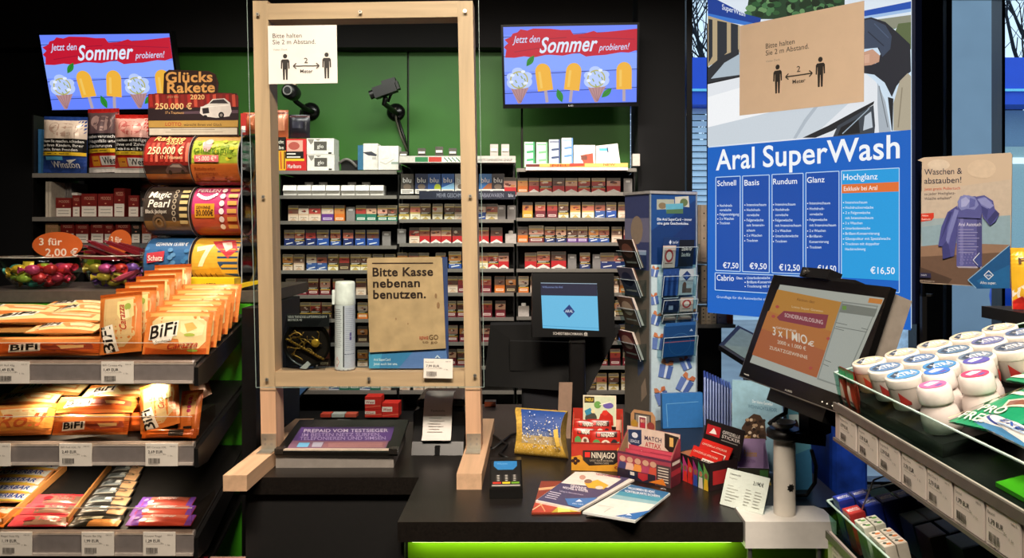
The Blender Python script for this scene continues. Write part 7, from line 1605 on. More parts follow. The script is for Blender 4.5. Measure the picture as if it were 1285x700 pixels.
for i in range(4): gbox(.402 + .0135 * (i // 2), .945 - .0145 * (i % 2), .0125, .0135, .052, '#d8d8c8', 'small white mint box with green leaf, %s of the block of four' % ('far left', 'near left', 'far right', 'near right')[i], '#e8e6dc', None, 'small white mint boxes', dot='#5a9a3a')
for i in range(6): gbox(.402 + .0135 * (i // 3), .905 - .0145 * (i % 3), .0125, .0135, .052, '#d8d0c0', 'small white mint box with orange fruit, %s of the block of six' % ('far left', 'middle left', 'near left', 'far right', 'middle right', 'near right')[i], '#ebe4d8', None, 'small white mint boxes', dot='#d8803a')
k = 0
for x, y, col, lid in ((.455, .945, '#3f6a6a', '#4a7a80'), (.475, .945, '#3c6468', '#46767e'), (.500, .945, '#2f5a7a', '#38688c'), (.522, .945, '#2c5676', '#366688'), (.455, .905, '#54443a', '#6a5648'), (.478, .905, '#3a5a7a', '#4a6e90'), (.502, .905, '#35607a', '#437088'), (.526, .905, '#3a6a5c', '#487c6c'), (.47, .865, '#3a5a48', '#4a7058'), (.495, .865, '#3a6050', '#4a7660')):
    gbox(x, y, .0195, .035, .046, col, 'dark rounded gum box %s in the shaded part of the lower tray' % ordinal(k), lid); k += 1
props(MB().tube([Vector((.405, .965, lz(.405) + .05)), Vector((.425, .972, lz(.425) + .085)), Vector((.45, .972, lz(.45) + .088)), Vector((.47, .965, lz(.47) + .05))], .0012, STEEL).build('wire_divider'), 'thin bent wire divider arching over the gum boxes', 'divider')
# yellow and red bag at the right edge
t = thing('sweets_bag', 'yellow bag with white front and red zigzag foot at the right edge', 'sweets bag', (X_(1284, 1.12), 1.12, Z_(388, 1.12)))
A_ = W(1270, 388, 1.1)
def yb(c): c.rect(0, 0, 100, 100, '#d8a82a'); c.poly([(0, 70), (30, 52), (60, 48), (100, 40), (100, 100), (0, 100)], '#e0d8c8'); c.text(10, 26, 92, 'FRUIT', 10, '#4a3018', .03); c.poly([(0, 100), (0, 86), (14, 78), (26, 90), (44, 76), (62, 90), (80, 74), (100, 84), (100, 100)], '#c82a22'); c.disc(40, 58, 10, 10, '#6a4424', 14)
pouch_body(t, A_, Vector((1, -.2, 0)).normalized(), Vector((0, .05, 1)).normalized(), .075, .088, '#d0a028', yb, .06, .02)
t = thing('hanging_shelf', 'small black side shelf carrying the yellow bag at the right edge', 'shelf', (X_(1270, 1.1), 1.1, Z_(404, 1.1)))
MB().box(X_(1262, 1.1), 1.05, 1.06, 1.16, Z_(404, 1.1), Z_(389, 1.1), BLACK).build('board', t)
MB().box(1.02, 1.05, 1.06, 1.12, 0, Z_(404, 1.1), BLACK).build('support', t)
MB().box(X_(1278, 1.1), X_(1320, 1.1), 1.09, 1.12, Z_(422, 1.1), Z_(404.5, 1.1), GREENB).build('green_panel', t)

# ================================================================== snack gondola on the left
XE = -.737
sn = thing('snack_shelf', 'snack shelf with three tilted trays, green back and clear lips', 'shelf unit', (-1.05, 1.8, 0))
TR = {1: (Z_(452, 1.65), Z_(481, 1.65), .27), 2: (Z_(554, 1.65), Z_(583, 1.65), .30), 3: (Z_(665, 1.65), Z_(696, 1.65), .40)}
RAILG = mat('#8d8480', .3, .35, .06, 60); LIP = clear('#f2ece6', .04, 1.2)
GRN = mat('#3f9a1a', .4, 0, .05, 10)
MB().box(-1.5, XE + .012, 1.935, 1.95, 0, 1.362, GRN).build('back_panel', sn)
MB().box(XE + .02, XE + .055, 1.86, 1.944, 0, 1.36, SATIN).box(-1.5, XE + .055, 1.951, 2.2, 0, 1.36, BLACK).build('upright', sn)
MB().box(XE + .0125, XE + .019, 1.895, 1.948, 0, 1.36, GRN).build('green_edge', sn)
TRAY = mat('#161413', .4, 0, .1, 40)
for k, (zt, zb, s_) in TR.items():
    MB().prism([(-1.5, 1.655, zt - .006), (XE, 1.655, zt - .006), (XE, 1.93, zt - .006 + s_ * .275), (-1.5, 1.93, zt - .006 + s_ * .275)], (0, 0, -.008), TRAY).build('tray_floor', sn)
    r_ = MB().prism([(-1.5, 1.650, zt), (-1.5, 1.645, zt - .004), (-1.5, 1.645, zb + .008), (-1.5, 1.642, zb + .006), (-1.5, 1.642, zb), (-1.5, 1.652, zb), (-1.5, 1.6545, zt - .012), (-1.5, 1.6545, zt)], (XE + 1.5, 0, 0), RAILG).build('price_rail', sn)
    MB().box(-1.5, XE, 1.639, 1.642, zb + .002, zb + .0075, mat('#c9bdb2', .2, .2)).box(-1.5, XE, 1.6435, 1.6448, zt - .008, zt - .003, mat('#c9bdb2', .2, .2)).build('rail_edge', r_)
    hl = {1: .038, 2: .055, 3: .050}[k]
    if k == 3:
        lp = MB().box(-1.5, XE - .002, 1.6405, 1.642, zt - .003, zt + hl, LIP)
    else: lp = MB().box(-1.5, XE - .002, 1.6405, 1.642, zt - .003, zt + hl, LIP)
    lp = (lp if k == 1 else lp.box(XE - .0035, XE - .002, 1.6425, 1.76, zt + .002, zt + hl, LIP)).build('clear_lip', sn)
    MB().box(-1.5, XE - .002, 1.6405, 1.642, zt + hl + .0002, zt + hl + .0016, mat('#d8c8b4', .15)).build('lip_edge', lp)
    # black side arm holding the tray
    A0, A1 = (1.644, zt - .002), (1.935, zt + s_ * .285 + .012)
    MB().prism([(XE + .001, A0[0], zb - .004), (XE + .001, A0[0], zt - .014), (XE + .001, A1[0] - .02, A1[1] - .032), (XE + .001, A1[0] - .02, A1[1] - .07), (XE + .001, 1.69, zb - .006)], (.009, 0, 0), SATIN).build('side_arm', sn)
# rail 4 below, only its packets' tops show
# price tags
G4 = 'price tags on the snack rails'
for k, tags in {1: ((-3, ('BIFI Roll 45g', '1,49 EUR'), 'upper snack rail at the frame edge'), (127.5, ('BIFI Carazza 40g', '1,49 EUR'), 'upper snack rail below the upright packs')),
                2: ((-27, ('BIFI Original', '1,49 EUR'), 'middle snack rail cut by the frame edge'), (75, ('BIFI Roll XXL 70', '2,49 EUR'), 'middle snack rail below the flat packs'), (183, ('BIFI Carazza XXL', '2,69 EUR'), 'middle snack rail at its right end')),
                3: ((0, ('Riegel Nuss 40g', '1,19 EUR'), 'lower snack rail at the frame edge'), (103, ('Protein Bar 55g', '1,99 EUR'), 'lower snack rail below the foil bars'), (180, ('Knusper Riegel', '1,29 EUR'), 'lower snack rail below the red violet bars'))}.items():
    for x, ln, lab in tags:
        y = {1: (453.5, 481), 2: (556, 584.5), 3: (667, 697)}[k]
        O = W(x, y[1], 1.638); price_tag(O, (1, 0, 0), (0, 0, 1), 40.5 * 1.638 / F, (y[1] - y[0]) * 1.638 / F, 'white price tag on the ' + lab, ln, G4)
def tz(k, Y): return TR[k][0] + TR[k][2] * (Y - 1.655) - .005
# --- sausage snack packs
def bifi(c, kind='carazza'):
    OR, OR2 = '#d07a3a', '#e6a458'
    c.rect(0, 0, 100, 100, OR); c.rect(4, 4, 96, 12, OR2)
    if kind == 'carazza':
        c.poly([(10, 24), (20, 12), (80, 10), (92, 24), (94, 70), (84, 88), (60, 92), (54, 66), (12, 60)], '#e2c88c'); c.poly([(54, 24), (78, 20), (90, 32), (88, 56), (70, 62), (56, 48)], '#ecd9a0'); c.poly([(60, 30), (72, 26), (80, 40), (66, 50)], '#d8b060'); c.disc(70, 56, 8, 4, '#a8b44a', 12); c.poly([(4, 100), (4, 84), (40, 92), (96, 86), (96, 100)], '#b8501c'); c.disc(76, 92, 8, 3, '#8a9a3a', 10)
        c.poly([(8, 34), (52, 22), (52, 58), (46, 60), (44, 70), (18, 78), (14, 68), (8, 68)], '#efe6d2'); c.text(10, 66, 50, 'BiFi', 30, '#231c16', .03, 0, -12); c.text(20, 75, 44, 'Sandwich', 5, '#3a2c20', .01, 0, -4)
        c.text(40, 90, 84, 'Carazza', 14, '#a8281e', .02, .3, -6)
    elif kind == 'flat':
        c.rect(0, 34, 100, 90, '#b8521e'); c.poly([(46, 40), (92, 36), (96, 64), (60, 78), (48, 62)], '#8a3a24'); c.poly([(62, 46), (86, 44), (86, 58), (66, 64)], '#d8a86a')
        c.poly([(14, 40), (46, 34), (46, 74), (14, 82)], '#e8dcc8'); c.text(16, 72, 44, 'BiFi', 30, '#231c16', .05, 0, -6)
    elif kind == 'bright':  # paler print, lamp light put into the colours
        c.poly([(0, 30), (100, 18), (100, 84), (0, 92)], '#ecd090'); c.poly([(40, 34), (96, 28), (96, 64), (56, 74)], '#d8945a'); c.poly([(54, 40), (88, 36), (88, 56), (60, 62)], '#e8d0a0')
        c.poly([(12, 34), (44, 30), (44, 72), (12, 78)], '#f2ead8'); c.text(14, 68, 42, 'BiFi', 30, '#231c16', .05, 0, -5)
    elif kind == 'roll':
        c.poly([(0, 24), (100, 14), (100, 80), (0, 92)], '#d89040'); c.poly([(30, 20), (92, 14), (96, 40), (40, 50)], '#e2bf88'); c.text(30, 78, 92, 'Roll', 40, '#c05a2c', .03, .3, -6); c.poly([(0, 40), (22, 36), (22, 84), (0, 88)], '#e8dcc8'); c.text(0, 82, 20, 'Fi', 36, '#231c16', .05, 0, -3)
def bifi_p(c):
    """Portrait pack: the print is turned on its side."""
    c.rect(0, 0, 100, 100, '#cc7432'); c.poly([(12, 8), (84, 8), (92, 30), (88, 72), (60, 90), (16, 90)], '#ceac74'); c.poly([(44, 14), (82, 12), (86, 40), (60, 50), (46, 36)], '#dccb88'); c.disc(70, 24, 8, 6, '#9aa84a', 12); c.poly([(54, 34), (72, 28), (76, 42), (60, 46)], '#ead8a4'); c.rect(0, 0, 100, 5, '#a84a14')
    c.poly([(6, 56), (36, 52), (48, 96), (18, 99)], '#efe6d2')
    vv, ff, w_ = text_geo('BiFi', .05)
    for s_, tx, ty, sx, sy, col in (('BiFi', 39, 97, .44, 25, '#231c16'), ('Carazza', 70, 62, .44, 15, '#a8281e')):
        vv, ff, w_ = text_geo(s_, .05 if s_ == 'BiFi' else .02, 0 if s_ == 'BiFi' else .3)
        L_ = 42.0
        c.mb.add([c.at(*c.m((tx - L_ * 0.22 * x / w_ - (0 if s_ == 'BiFi' else 0) - y / CAP * 0 - sy * (y / CAP) * 1 + sy * .0, ty - L_ * x / w_)) ) for x, y in vv], ff, c.paint(col)); c.l += 1
def pk_px(name, label, bl, br, tl, Y, Yt, base, draw, grp, th=.018, cat='snack pack', crimp=.05, horiz=True, seed=None):
    O = W(*bl, Y); R = W(*br, Y) - O; U = W(*tl, Yt) - O; w = R.length; R.normalize(); U = U - R * U.dot(R); h = U.length; U.normalize()
    t = thing(name, label, cat, tuple(O + R * w / 2), group=grp)
    return pouch_body(t, O, R, U, w, h, base, draw, crimp, th, horiz=horiz, seed=seed)
G5 = 'sausage snack packs on the upper tray'; G6 = 'sausage snack packs on the middle tray'
# landscape packs standing one behind the other, nearest first
for i in range(6):
    Y = 1.685 + .036 * i; zb = tz(1, Y) + .004; x0 = X_(178.5, 1.685) - .002 * i + .003 * (i % 2)
    t = thing('sausage_snack_pack', 'orange snack pack standing sideways, %s in the right hand row' % ('frontmost', 'second', 'third', 'fourth', 'fifth', 'rearmost')[i], 'snack pack', (x0 + .072, Y, zb), group=G5)
    pouch_body(t, (x0, Y, zb), Vector((1, 0, 0)), Vector((0, .30, 1)).normalized(), .146, .094, '#e2a44e', bifi if i < 3 else (lambda c: bifi(c, 'carazza')), .045, .017, horiz=True)  # yellowish wrapper: strong light on the pack tops painted in
for i in range(6):
    Y = 1.680 + .042 * i; zb = tz(1, Y) + .004; x0 = X_(125, 1.68) + .001 * i + .003 * (i % 2); ti = -.10 if i == 0 else -.04
    t = thing('sausage_snack_pack', 'orange snack pack standing upright, %s in the middle row' % ('frontmost', 'second', 'third', 'fourth', 'fifth', 'rearmost')[i], 'snack pack', (x0 + .04, Y, zb), group=G5)
    pouch_body(t, (x0, Y, zb), Vector((1, 0, -ti)).normalized(), Vector((ti, .22, 1)).normalized(), .092, .132, '#e2a44e', bifi_p, .045, .017)  # lit top seals again put into the yellowish wrapper colour
# flat packs on the left of the upper tray
Y = 1.672
def lying(name, label, x0, x1, Y, z, dep, sl, base, draw, grp, th=.022, cat='snack pack', rz=0.0, horiz=True, crimp=.05):
    R = Vector((math.cos(rz), math.sin(rz), 0)); U = Vector((-math.sin(rz), math.cos(rz), sl)).normalized()
    O = Vector((x0, Y, z)); t = thing(name, label, cat, (x0 + (x1 - x0) / 2, Y, z), group=grp)
    return pouch_body(t, O, R, U, x1 - x0, dep, base, draw, crimp, th, horiz=horiz)
pk_px('sausage_snack_pack', 'orange snack pack on its edge at the front left of the upper tray', (-6, 447), (124, 446), (-6, 423), 1.668, 1.676, '#b04a1a', lambda c: bifi(c, 'flat'), G5, .02)
pk_px('sausage_snack_pack', 'orange snack pack on its edge cut by the frame at the upper tray', (-140, 447), (-8, 447), (-140, 422), 1.668, 1.676, '#b04a1a', lambda c: bifi(c, 'flat'), G5, .02)
for i, (xa, xb, Y, dz, rz) in enumerate(((30, 116, 1.70, .043, 0), (-30, 122, 1.745, .049, .0), (-60, 60, 1.80, .046, 0), (62, 124, 1.80, .046, 0))):
    x0, x1 = X_(xa, Y), X_(xb, Y)
    lying('sausage_snack_pack', ('bright orange snack pack lying just behind the edge standing one', 'long bright snack pack lying flat across the upper tray', 'pale orange snack pack lying farther back at the frame edge', 'pale orange snack pack lying farther back beside the upright row')[i], x0, x1, Y, tz(1, Y) + dz, .062, .24, '#e4a862', lambda c: bifi(c, 'bright'), G5, .02)  # wrapper paled to stand in for light from above
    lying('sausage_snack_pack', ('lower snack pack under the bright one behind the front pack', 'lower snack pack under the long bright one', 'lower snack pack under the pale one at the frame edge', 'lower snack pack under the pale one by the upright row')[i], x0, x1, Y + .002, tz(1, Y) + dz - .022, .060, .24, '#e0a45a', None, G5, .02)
for i, (xa, y) in enumerate(((52, .036), (48, .017))):
    lying('sausage_snack_pack', '%s of the two orange packs at the back of the upper tray' % ('upper', 'lower')[i], X_(xa, 1.87), X_(132, 1.87), 1.868, tz(1, 1.868) + y, .055, .2, '#cc5c22', lambda c: bifi(c, 'bright'), G5, .016)
# middle tray
pk_px('sausage_snack_pack', 'pale orange roll snack pack at the frame edge on the middle tray', (-30, 548), (64, 545), (-28, 509), 1.675, 1.70, '#c8742c', lambda c: bifi(c, 'roll'), G6, .03)
pk_px('sausage_snack_pack', 'deep orange snack pack leaning at the front of the middle tray', (66, 546), (160, 545), (66, 520), 1.668, 1.68, '#b8561c', lambda c: bifi(c, 'flat'), G6, .022)
pk_px('sausage_snack_pack', 'orange snack pack lying on top of the front one in the middle tray', (64, 519), (166, 518), (72, 499), 1.695, 1.735, '#c8681e', lambda c: bifi(c, 'flat'), G6, .022)
pk_px('sausage_snack_pack', 'brightly lit snack pack behind the front pair on the middle tray', (100, 502), (190, 500), (104, 484), 1.76, 1.81, '#e4a862', lambda c: bifi(c, 'bright'), G6, .02)  # light under the upper tray put into the pale wrapper
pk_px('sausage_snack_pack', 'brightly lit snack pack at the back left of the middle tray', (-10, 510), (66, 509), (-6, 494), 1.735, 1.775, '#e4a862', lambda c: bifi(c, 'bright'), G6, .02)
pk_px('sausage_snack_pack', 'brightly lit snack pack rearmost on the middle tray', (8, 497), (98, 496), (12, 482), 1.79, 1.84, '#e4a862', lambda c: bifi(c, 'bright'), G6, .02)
pk_px('sausage_snack_pack', 'plain brown orange pack between front pack and slanted upright pack', (160, 541), (184, 540), (160, 518), 1.69, 1.705, '#b0501c', None, G6, .02)
pk_px('sausage_snack_pack', 'plain orange pack end lying right of the top pack in the middle tray', (150, 520), (186, 516), (150, 505), 1.74, 1.77, '#c06420', None, G6, .02)
pk_px('sausage_snack_pack', 'slanted upright snack pack with dark lettering in the middle tray', (177, 545), (226, 531), (193, 482), 1.672, 1.72, '#c8702a', bifi_p, G6, .02, horiz=False)
pk_px('sausage_snack_pack', 'narrow slanted pack with red script right of the upright one', (222, 548), (249, 546), (238, 490), 1.678, 1.72, '#c06428', lambda c: (c.rect(0, 0, 100, 100, '#c4682a'), c.poly([(10, 10), (80, 4), (80, 55), (20, 60)], '#d8a468'), [c.disc(50, 20 + k * 9, 10, 4, '#a8284a', 10) for k in range(4)], c.rect(30, 80, 70, 94, '#2a1f18')), G6, .016, horiz=False)
pk_px('sausage_snack_pack', 'orange pack lying under the slanted ones at the middle tray', (178, 550), (246, 550), (178, 538), 1.667, 1.675, '#b85a1c', lambda c: (c.rect(0, 0, 100, 100, '#b8581c'), c.rect(52, 10, 78, 80, '#2a1f18')), G6, .02)
pk_px('sausage_snack_pack', 'dim brown pack standing at the back right end of the middle tray', (243, 506), (266, 494), (250, 466), 1.80, 1.83, '#5a3418', lambda c: c.disc(50, 30, 24, 12, '#7a6a3a', 12), G6, .012, horiz=False)
# lower tray: bars
def t3(px, py, off=.004):
    e = Vector((0, 0, EYE)); d = Vector(((px - CX) / F, 1, -(py - CY) / F)); n = Vector((0, -TR[3][2], 1)); q = Vector((0, 1.655, TR[3][0] - .005 + off))
    return e + d * ((q - e).dot(n) / d.dot(n))
U3 = Vector((0, 1, TR[3][2])).normalized()
def bar3(name, label, cat, xl, xr, yb, dep, base, draw, grp, th=.012, slide=0.0, off=.007, crimp=.07):
    O, P = t3(xl, yb, off), t3(xr, yb, off)
    t = thing(name, label, cat, tuple((O + P) / 2), group=grp); U = (U3 + Vector((slide, 0, 0))).normalized(); R = (P - O).normalized()
    return pouch_body(t, O, R, (U - R * U.dot(R)).normalized(), (P - O).length, dep, base, draw, crimp, th, horiz=True, nx=12, ny=6)
G7 = 'white and orange bars in the lower tray'
def fb(c): c.rect(0, 0, 100, 100, '#e8a060'); c.poly([(6, 4), (96, 4), (94, 84), (4, 84)], '#f6f2ec'); c.text(14, 66, 86, 'POWERBAR', 44, '#24439c', .05, .2); c.rect(10, 82, 90, 96, '#e8c04a')
for i, (xl, xr, y) in enumerate(((-42, 36, 631), (-34, 43, 620.5), (-26, 51, 610.5), (-16, 60, 600.5), (-4, 74, 591))):
    bar3('snack_bar', 'white and orange bar with blue lettering, %s of the stack' % ('nearest', 'second', 'third', 'fourth', 'rearmost')[i], 'snack bar', xl, xr, y, .028, '#d87428', fb, G7)
for i, (xl, xr, y, ) in enumerate(((-70, 4, 662), (-58, 22, 649))):
    bar3('snack_bar', 'orange wrapped bar with white patches, %s at the frame edge' % ('nearest', 'behind')[i], 'snack bar', xl, xr, y, .030, '#d07828', lambda c: (c.rect(0, 0, 100, 100, '#d07a2c'), c.disc(78, 50, 12, 30, '#e8d8c0', 12), c.disc(40, 40, 18, 24, '#f0e6d4', 12)), G7)
G8 = 'red bars in the lower tray'
def rb(c): c.rect(0, 0, 100, 100, '#c83a44'); c.rect(0, 0, 34, 100, '#d8505a'); c.poly([(30, 30), (96, 24), (98, 92), (26, 96)], '#8a6a58'); c.disc(32, 52, 10, 18, '#a82430', 12); c.line(24, 74, 40, 70, 6, '#3a1c1c'); c.text(50, 66, 86, 'NUTS', 30, '#d84a50', .03)
for i, (xl, xr, y) in enumerate(((9, 82, 661), (24, 91, 646), (37, 98, 634))):
    bar3('snack_bar', 'red and brown bar %s in the row beside the foil bars' % ('nearest', 'second', 'rearmost')[i], 'snack bar', xl, xr, y, .034, '#b83a40', rb, G8)
G9 = 'silver and black bars in the lower tray'
def sb(c):
    c.rect(0, 0, 100, 100, '#34322f'); c.rect(8, 14, 64, 66, '#8f979a'); c.rect(66, 10, 98, 90, '#b8906a')
    for k in range(12): c.rect(16 + k * 2.6, 24, 17.2 + k * 2.6, 56, '#3a3c3c')
    c.rect(48, 24, 62, 56, '#c8ccca'); c.line(10, 80, 60, 76, 5, '#c8c0b0'); c.ring(74, 40, 8, 14, '#6a5a4a')
def sb2(c): c.rect(0, 0, 100, 100, '#2c2a22'); c.rect(10, 8, 60, 44, '#a8a48c'); c.poly([(44, 50), (100, 40), (100, 100), (36, 100)], '#c88a4a'); [c.rect(14 + k * 3, 12, 15.4 + k * 3, 40, '#3a382c') for k in range(9)]
for i, (xl, xr, y) in enumerate(((86, 148, 661), (92, 154, 648), (101, 158, 636), (110, 162, 625), (119, 166, 615), (127, 170, 605), (136, 174, 596))):
    bar3('snack_bar', 'silver and black bar %s from the front in its column' % ordinal(i), 'snack bar', xl, xr, y, .030, '#4a4742', sb2 if i == 0 else sb, G9)
G10 = 'red and violet bars in the lower tray'
def vb(c): c.rect(0, 0, 100, 100, '#c8503c'); c.rect(0, 0, 20, 100, '#7a4aa8'); c.rect(90, 0, 100, 100, '#7a4aa8'); c.poly([(20, 10), (88, 6), (88, 40), (20, 46)], '#d87862'); c.text(32, 44, 72, 'Knusper', 30, '#f4e4dc', .03, .2); c.disc(24, 66, 6, 16, '#e8d0dc', 10); c.disc(12, 40, 5, 12, '#b8a0d0', 10)
for i, (xl, xr, y) in enumerate(((157, 239, 660), (162, 239, 648), (171, 239, 637))):
    bar3('snack_bar', 'red bar with violet ends, %s of three at the right' % ('nearest', 'middle', 'rearmost')[i], 'snack bar', xl, xr, y, .032, '#b8483c', vb, G10)
# cardboard dividers between the columns
for i, (a, b) in enumerate((((2, 662), (82, 590)), ((83, 660), (138, 588)))):
    A, B = t3(*a, .001), t3(*b, .001)
    props(MB().prism([A, B, B + Vector((0, 0, .016)), A + Vector((0, 0, .02))], (.004, 0, 0), mat('#c8884a', .55)).build('card_divider'), '%s orange brown cardboard divider between bar columns in the lower tray' % ('left', 'right')[i], 'divider', 'cardboard dividers')
# a lower tray peeps under the last rail
for i in range(6):
    x = -1.16 + i * .085
    lying('snack_bar', 'red bar top %s from the frame edge peeping below the lowest rail' % ordinal(i), x, x + .08, 1.66, .79, .07, .4, ('#a82a34', '#c8a090')[i % 3 == 2], None, 'bars below the lowest rail', .02)
MB().prism([(-1.5, 1.655, .775), (XE, 1.655, .775), (XE, 1.93, .885), (-1.5, 1.93, .885)], (0, 0, -.01), TRAY).build('tray_floor', sn)

# ================================================================== top shelf, bowls and scratch ticket drums
TZ = 1.392
ts = thing('gondola_top_shelf', 'dark shelf board above the snack trays carrying bowls and ticket drums', 'shelf', (-1.1, 2.1, 1.362))
MB().box(-1.5, X_(327, 1.95) + .01, 1.951, 2.32, 1.3625, TZ, mat('#4a423b', .4, 0, .1, 30)).build('board', ts)
MB().box(-1.5, X_(327, 1.95) + .01, 1.946, 1.9505, 1.366, TZ + .002, mat('#6a625a', .3, .4)).build('edge_strip', ts)
BOWL = clear('#eef4f2', .03, 1.35)
def bowl(xc, Yc, r, h, label):
    p = Vector((xc, Yc, TZ + .0005)); t = thing('sweets_bowl', label, 'bowl', tuple(p), group='clear sweets bowls')
    MB().lathe([(r * .50, 0), (r * .56, .002), (r * .78, h * .35), (r * .93, h * .7), (r, h), (r * .985, h), (r * .91, h * .7), (r * .76, h * .37), (r * .54, .005), (0.001, .004)], p, BOWL, 40, cap=False).build('bowl_body', t)
    MB().lathe([(r * .985, h), (r * 1.012, h + .001), (r * 1.012, h + .003), (r * .985, h + .003)], p, mat('#b8b4a8', .15), 40, cap=False).build('rim', t)
    return p
p1 = bowl(X_(54, 2.08), 2.08, .107, .083, 'larger clear bowl of wrapped sweets at the left'); p2 = bowl(X_(143.5, 2.09), 2.09, .083, .086, 'clear bowl holding sweets and maroon sticks beside the ticket drums')
rnd = random.Random(21)
def sweet(p, dx, dy, dz, col, i, r=.017, nm='red', sh='round', where='left bowl'):
    q = p + Vector((dx, dy, dz)); a = rnd.uniform(0, 3.1); d = Vector((math.cos(a), math.sin(a) * .6, rnd.uniform(-.2, .2))).normalized()
    t = thing('wrapped_sweet', '%s wrapped sweet in the %s, %s' % (nm, where, i), 'sweet', tuple(q - Vector((0, 0, r * .7))), group='wrapped sweets in the bowls')
    m_ = mat(col, .25, .25, .15, 120)
    MB().ball(q, r * 1.2, r * .9, r * .8, m_, 12, 8).build('sweet_body', t)
    tw = MB()
    for s_ in (-1, 1): tw.lathe([(r * .12, 0), (r * .55, r * .9)], q + d * (r * 1.0 * s_), m_, 10, d * s_, cap=False)
    tw.build('twist_end', t)
SW = [('#d8b030', 'yellow'), ('#c83038', 'red'), ('#b8d04a', 'lime'), ('#d84a7a', 'pink'), ('#c02a2a', 'dark red'), ('#e0a030', 'amber'), ('#4aa090', 'teal'), ('#d83a58', 'cherry')]
k = 0
for ring_, n, z in ((.028, 5, .016), (.052, 8, .030), (.060, 9, .052), (.022, 4, .046)):
    for j in range(n):
        a = 2 * PI * j / n + z * 40; left = math.cos(a) < -.2
        col, nm = (SW[(0, 2, 5, 6)[k % 4]] if left else SW[(1, 3, 4, 7)[k % 4]])
        sweet(p1, ring_ * math.cos(a), ring_ * math.sin(a), z, col, '%s in the %s ring' % (ordinal(j), ('lowest', 'wide lower', 'wide upper', 'topmost')[(.028, .052, .060, .022).index(ring_)]), .0165, nm, where='left bowl'); k += 1
for ring_, n, z in ((.022, 4, .016), (.040, 7, .032), (.046, 8, .054)):
    for j in range(n):
        a = 2 * PI * j / n + z * 30; col, nm = (('#a8943a', 'olive'), ('#c84a8a', 'magenta'), ('#c83a30', 'red'), ('#8a5ab0', 'violet'), ('#c8a83a', 'gold'))[k % 5]
        sweet(p2, ring_ * math.cos(a), ring_ * math.sin(a), z, col, '%s in the %s ring' % (ordinal(j), ('lowest', 'middle', 'upper')[(.022, .040, .046).index(ring_)]), .016, nm, where='right bowl'); k += 1
pk_px('wrapped_sweet', 'yellow giraffe shaped foil sweet sticking up in the left bowl', (26, 345), (40, 345), (16, 328), 2.05, 2.06, '#d8b83a', None, 'wrapped sweets in the bowls', .014, 'sweet')
pk_px('wrapped_sweet', 'long pink wrapper leaning in the bowl beside the ticket drums', (138, 352), (172, 338), (141, 356), 2.03, 2.05, '#c8506a', None, 'wrapped sweets in the bowls', .012, 'sweet')
for i, (a, b) in enumerate((((104, 322), (148, 325)), ((116, 304), (160, 322)), ((112, 310), (156, 326)), ((136, 304), (178, 320)), ((122, 318), (170, 324)), ((150, 306), (186, 316)), ((108, 316), (150, 321)), ((128, 312), (176, 326)))):
    A, B = W(*a, 2.06 + .012 * i), W(*b, 2.07 + .012 * i)
    t = thing('chocolate_stick', 'maroon chocolate stick %s in the right sweets bowl' % ordinal(i), 'chocolate stick', tuple((A + B) / 2), group='maroon chocolate sticks')
    MB().bar(A, B, .018, .009, mat('#6a1820', .3, .1, .1, 60), (0, 0, 1)).build('wrapper', t)
    d = (B - A).normalized(); MB().bar(B, B + d * .012, .019, .002, mat('#7a2028', .3), (0, 0, 1)).bar(A - d * .012, A, .019, .002, mat('#7a2028', .3), (0, 0, 1)).build('crimped_end', t)
def price_disc(cx, cy, rx, ry, Y, label, lines, stick):
    t = thing('price_bubble', label, 'price sign', tuple(W(cx, stick, Y)), group='orange price bubbles')
    P = [W(cx + rx * math.cos(2 * PI * i / 36), cy - ry * math.sin(2 * PI * i / 36), Y) for i in range(36)]
    MB().prism(P, (0, .002, 0), mat('#d0642a', .5, 0, .03, 30)).build('disc', t)
    c = Canvas(W(cx, cy, Y - .0002), (1, 0, 0), (0, 0, 1), 1, 1, None, .00006)
    for l in lines: c.text(*l[:3], l[3], l[4], '#f6e6d2', .035)
    c.build('print', t)
    p = W(cx, cy + ry * .9, Y + .003); MB().tube([p, W(cx, stick, Y + .003)], .002, ACRYL).build('stick', t)
price_disc(72, 307.5, 31.5, 16.5, 2.02 + .10, 'large orange oval sign three for two euros behind the left bowl', ((49, 307.5, 78, '3 für', 8.6), (57, 321, 98, '2,00 €', 9)), 348)
price_disc(150.5, 303, 14.5, 15, 2.2, 'small orange round sign three for, partly hidden by maroon sticks', ((139, 305, 153, '3 für', 8),), 340)

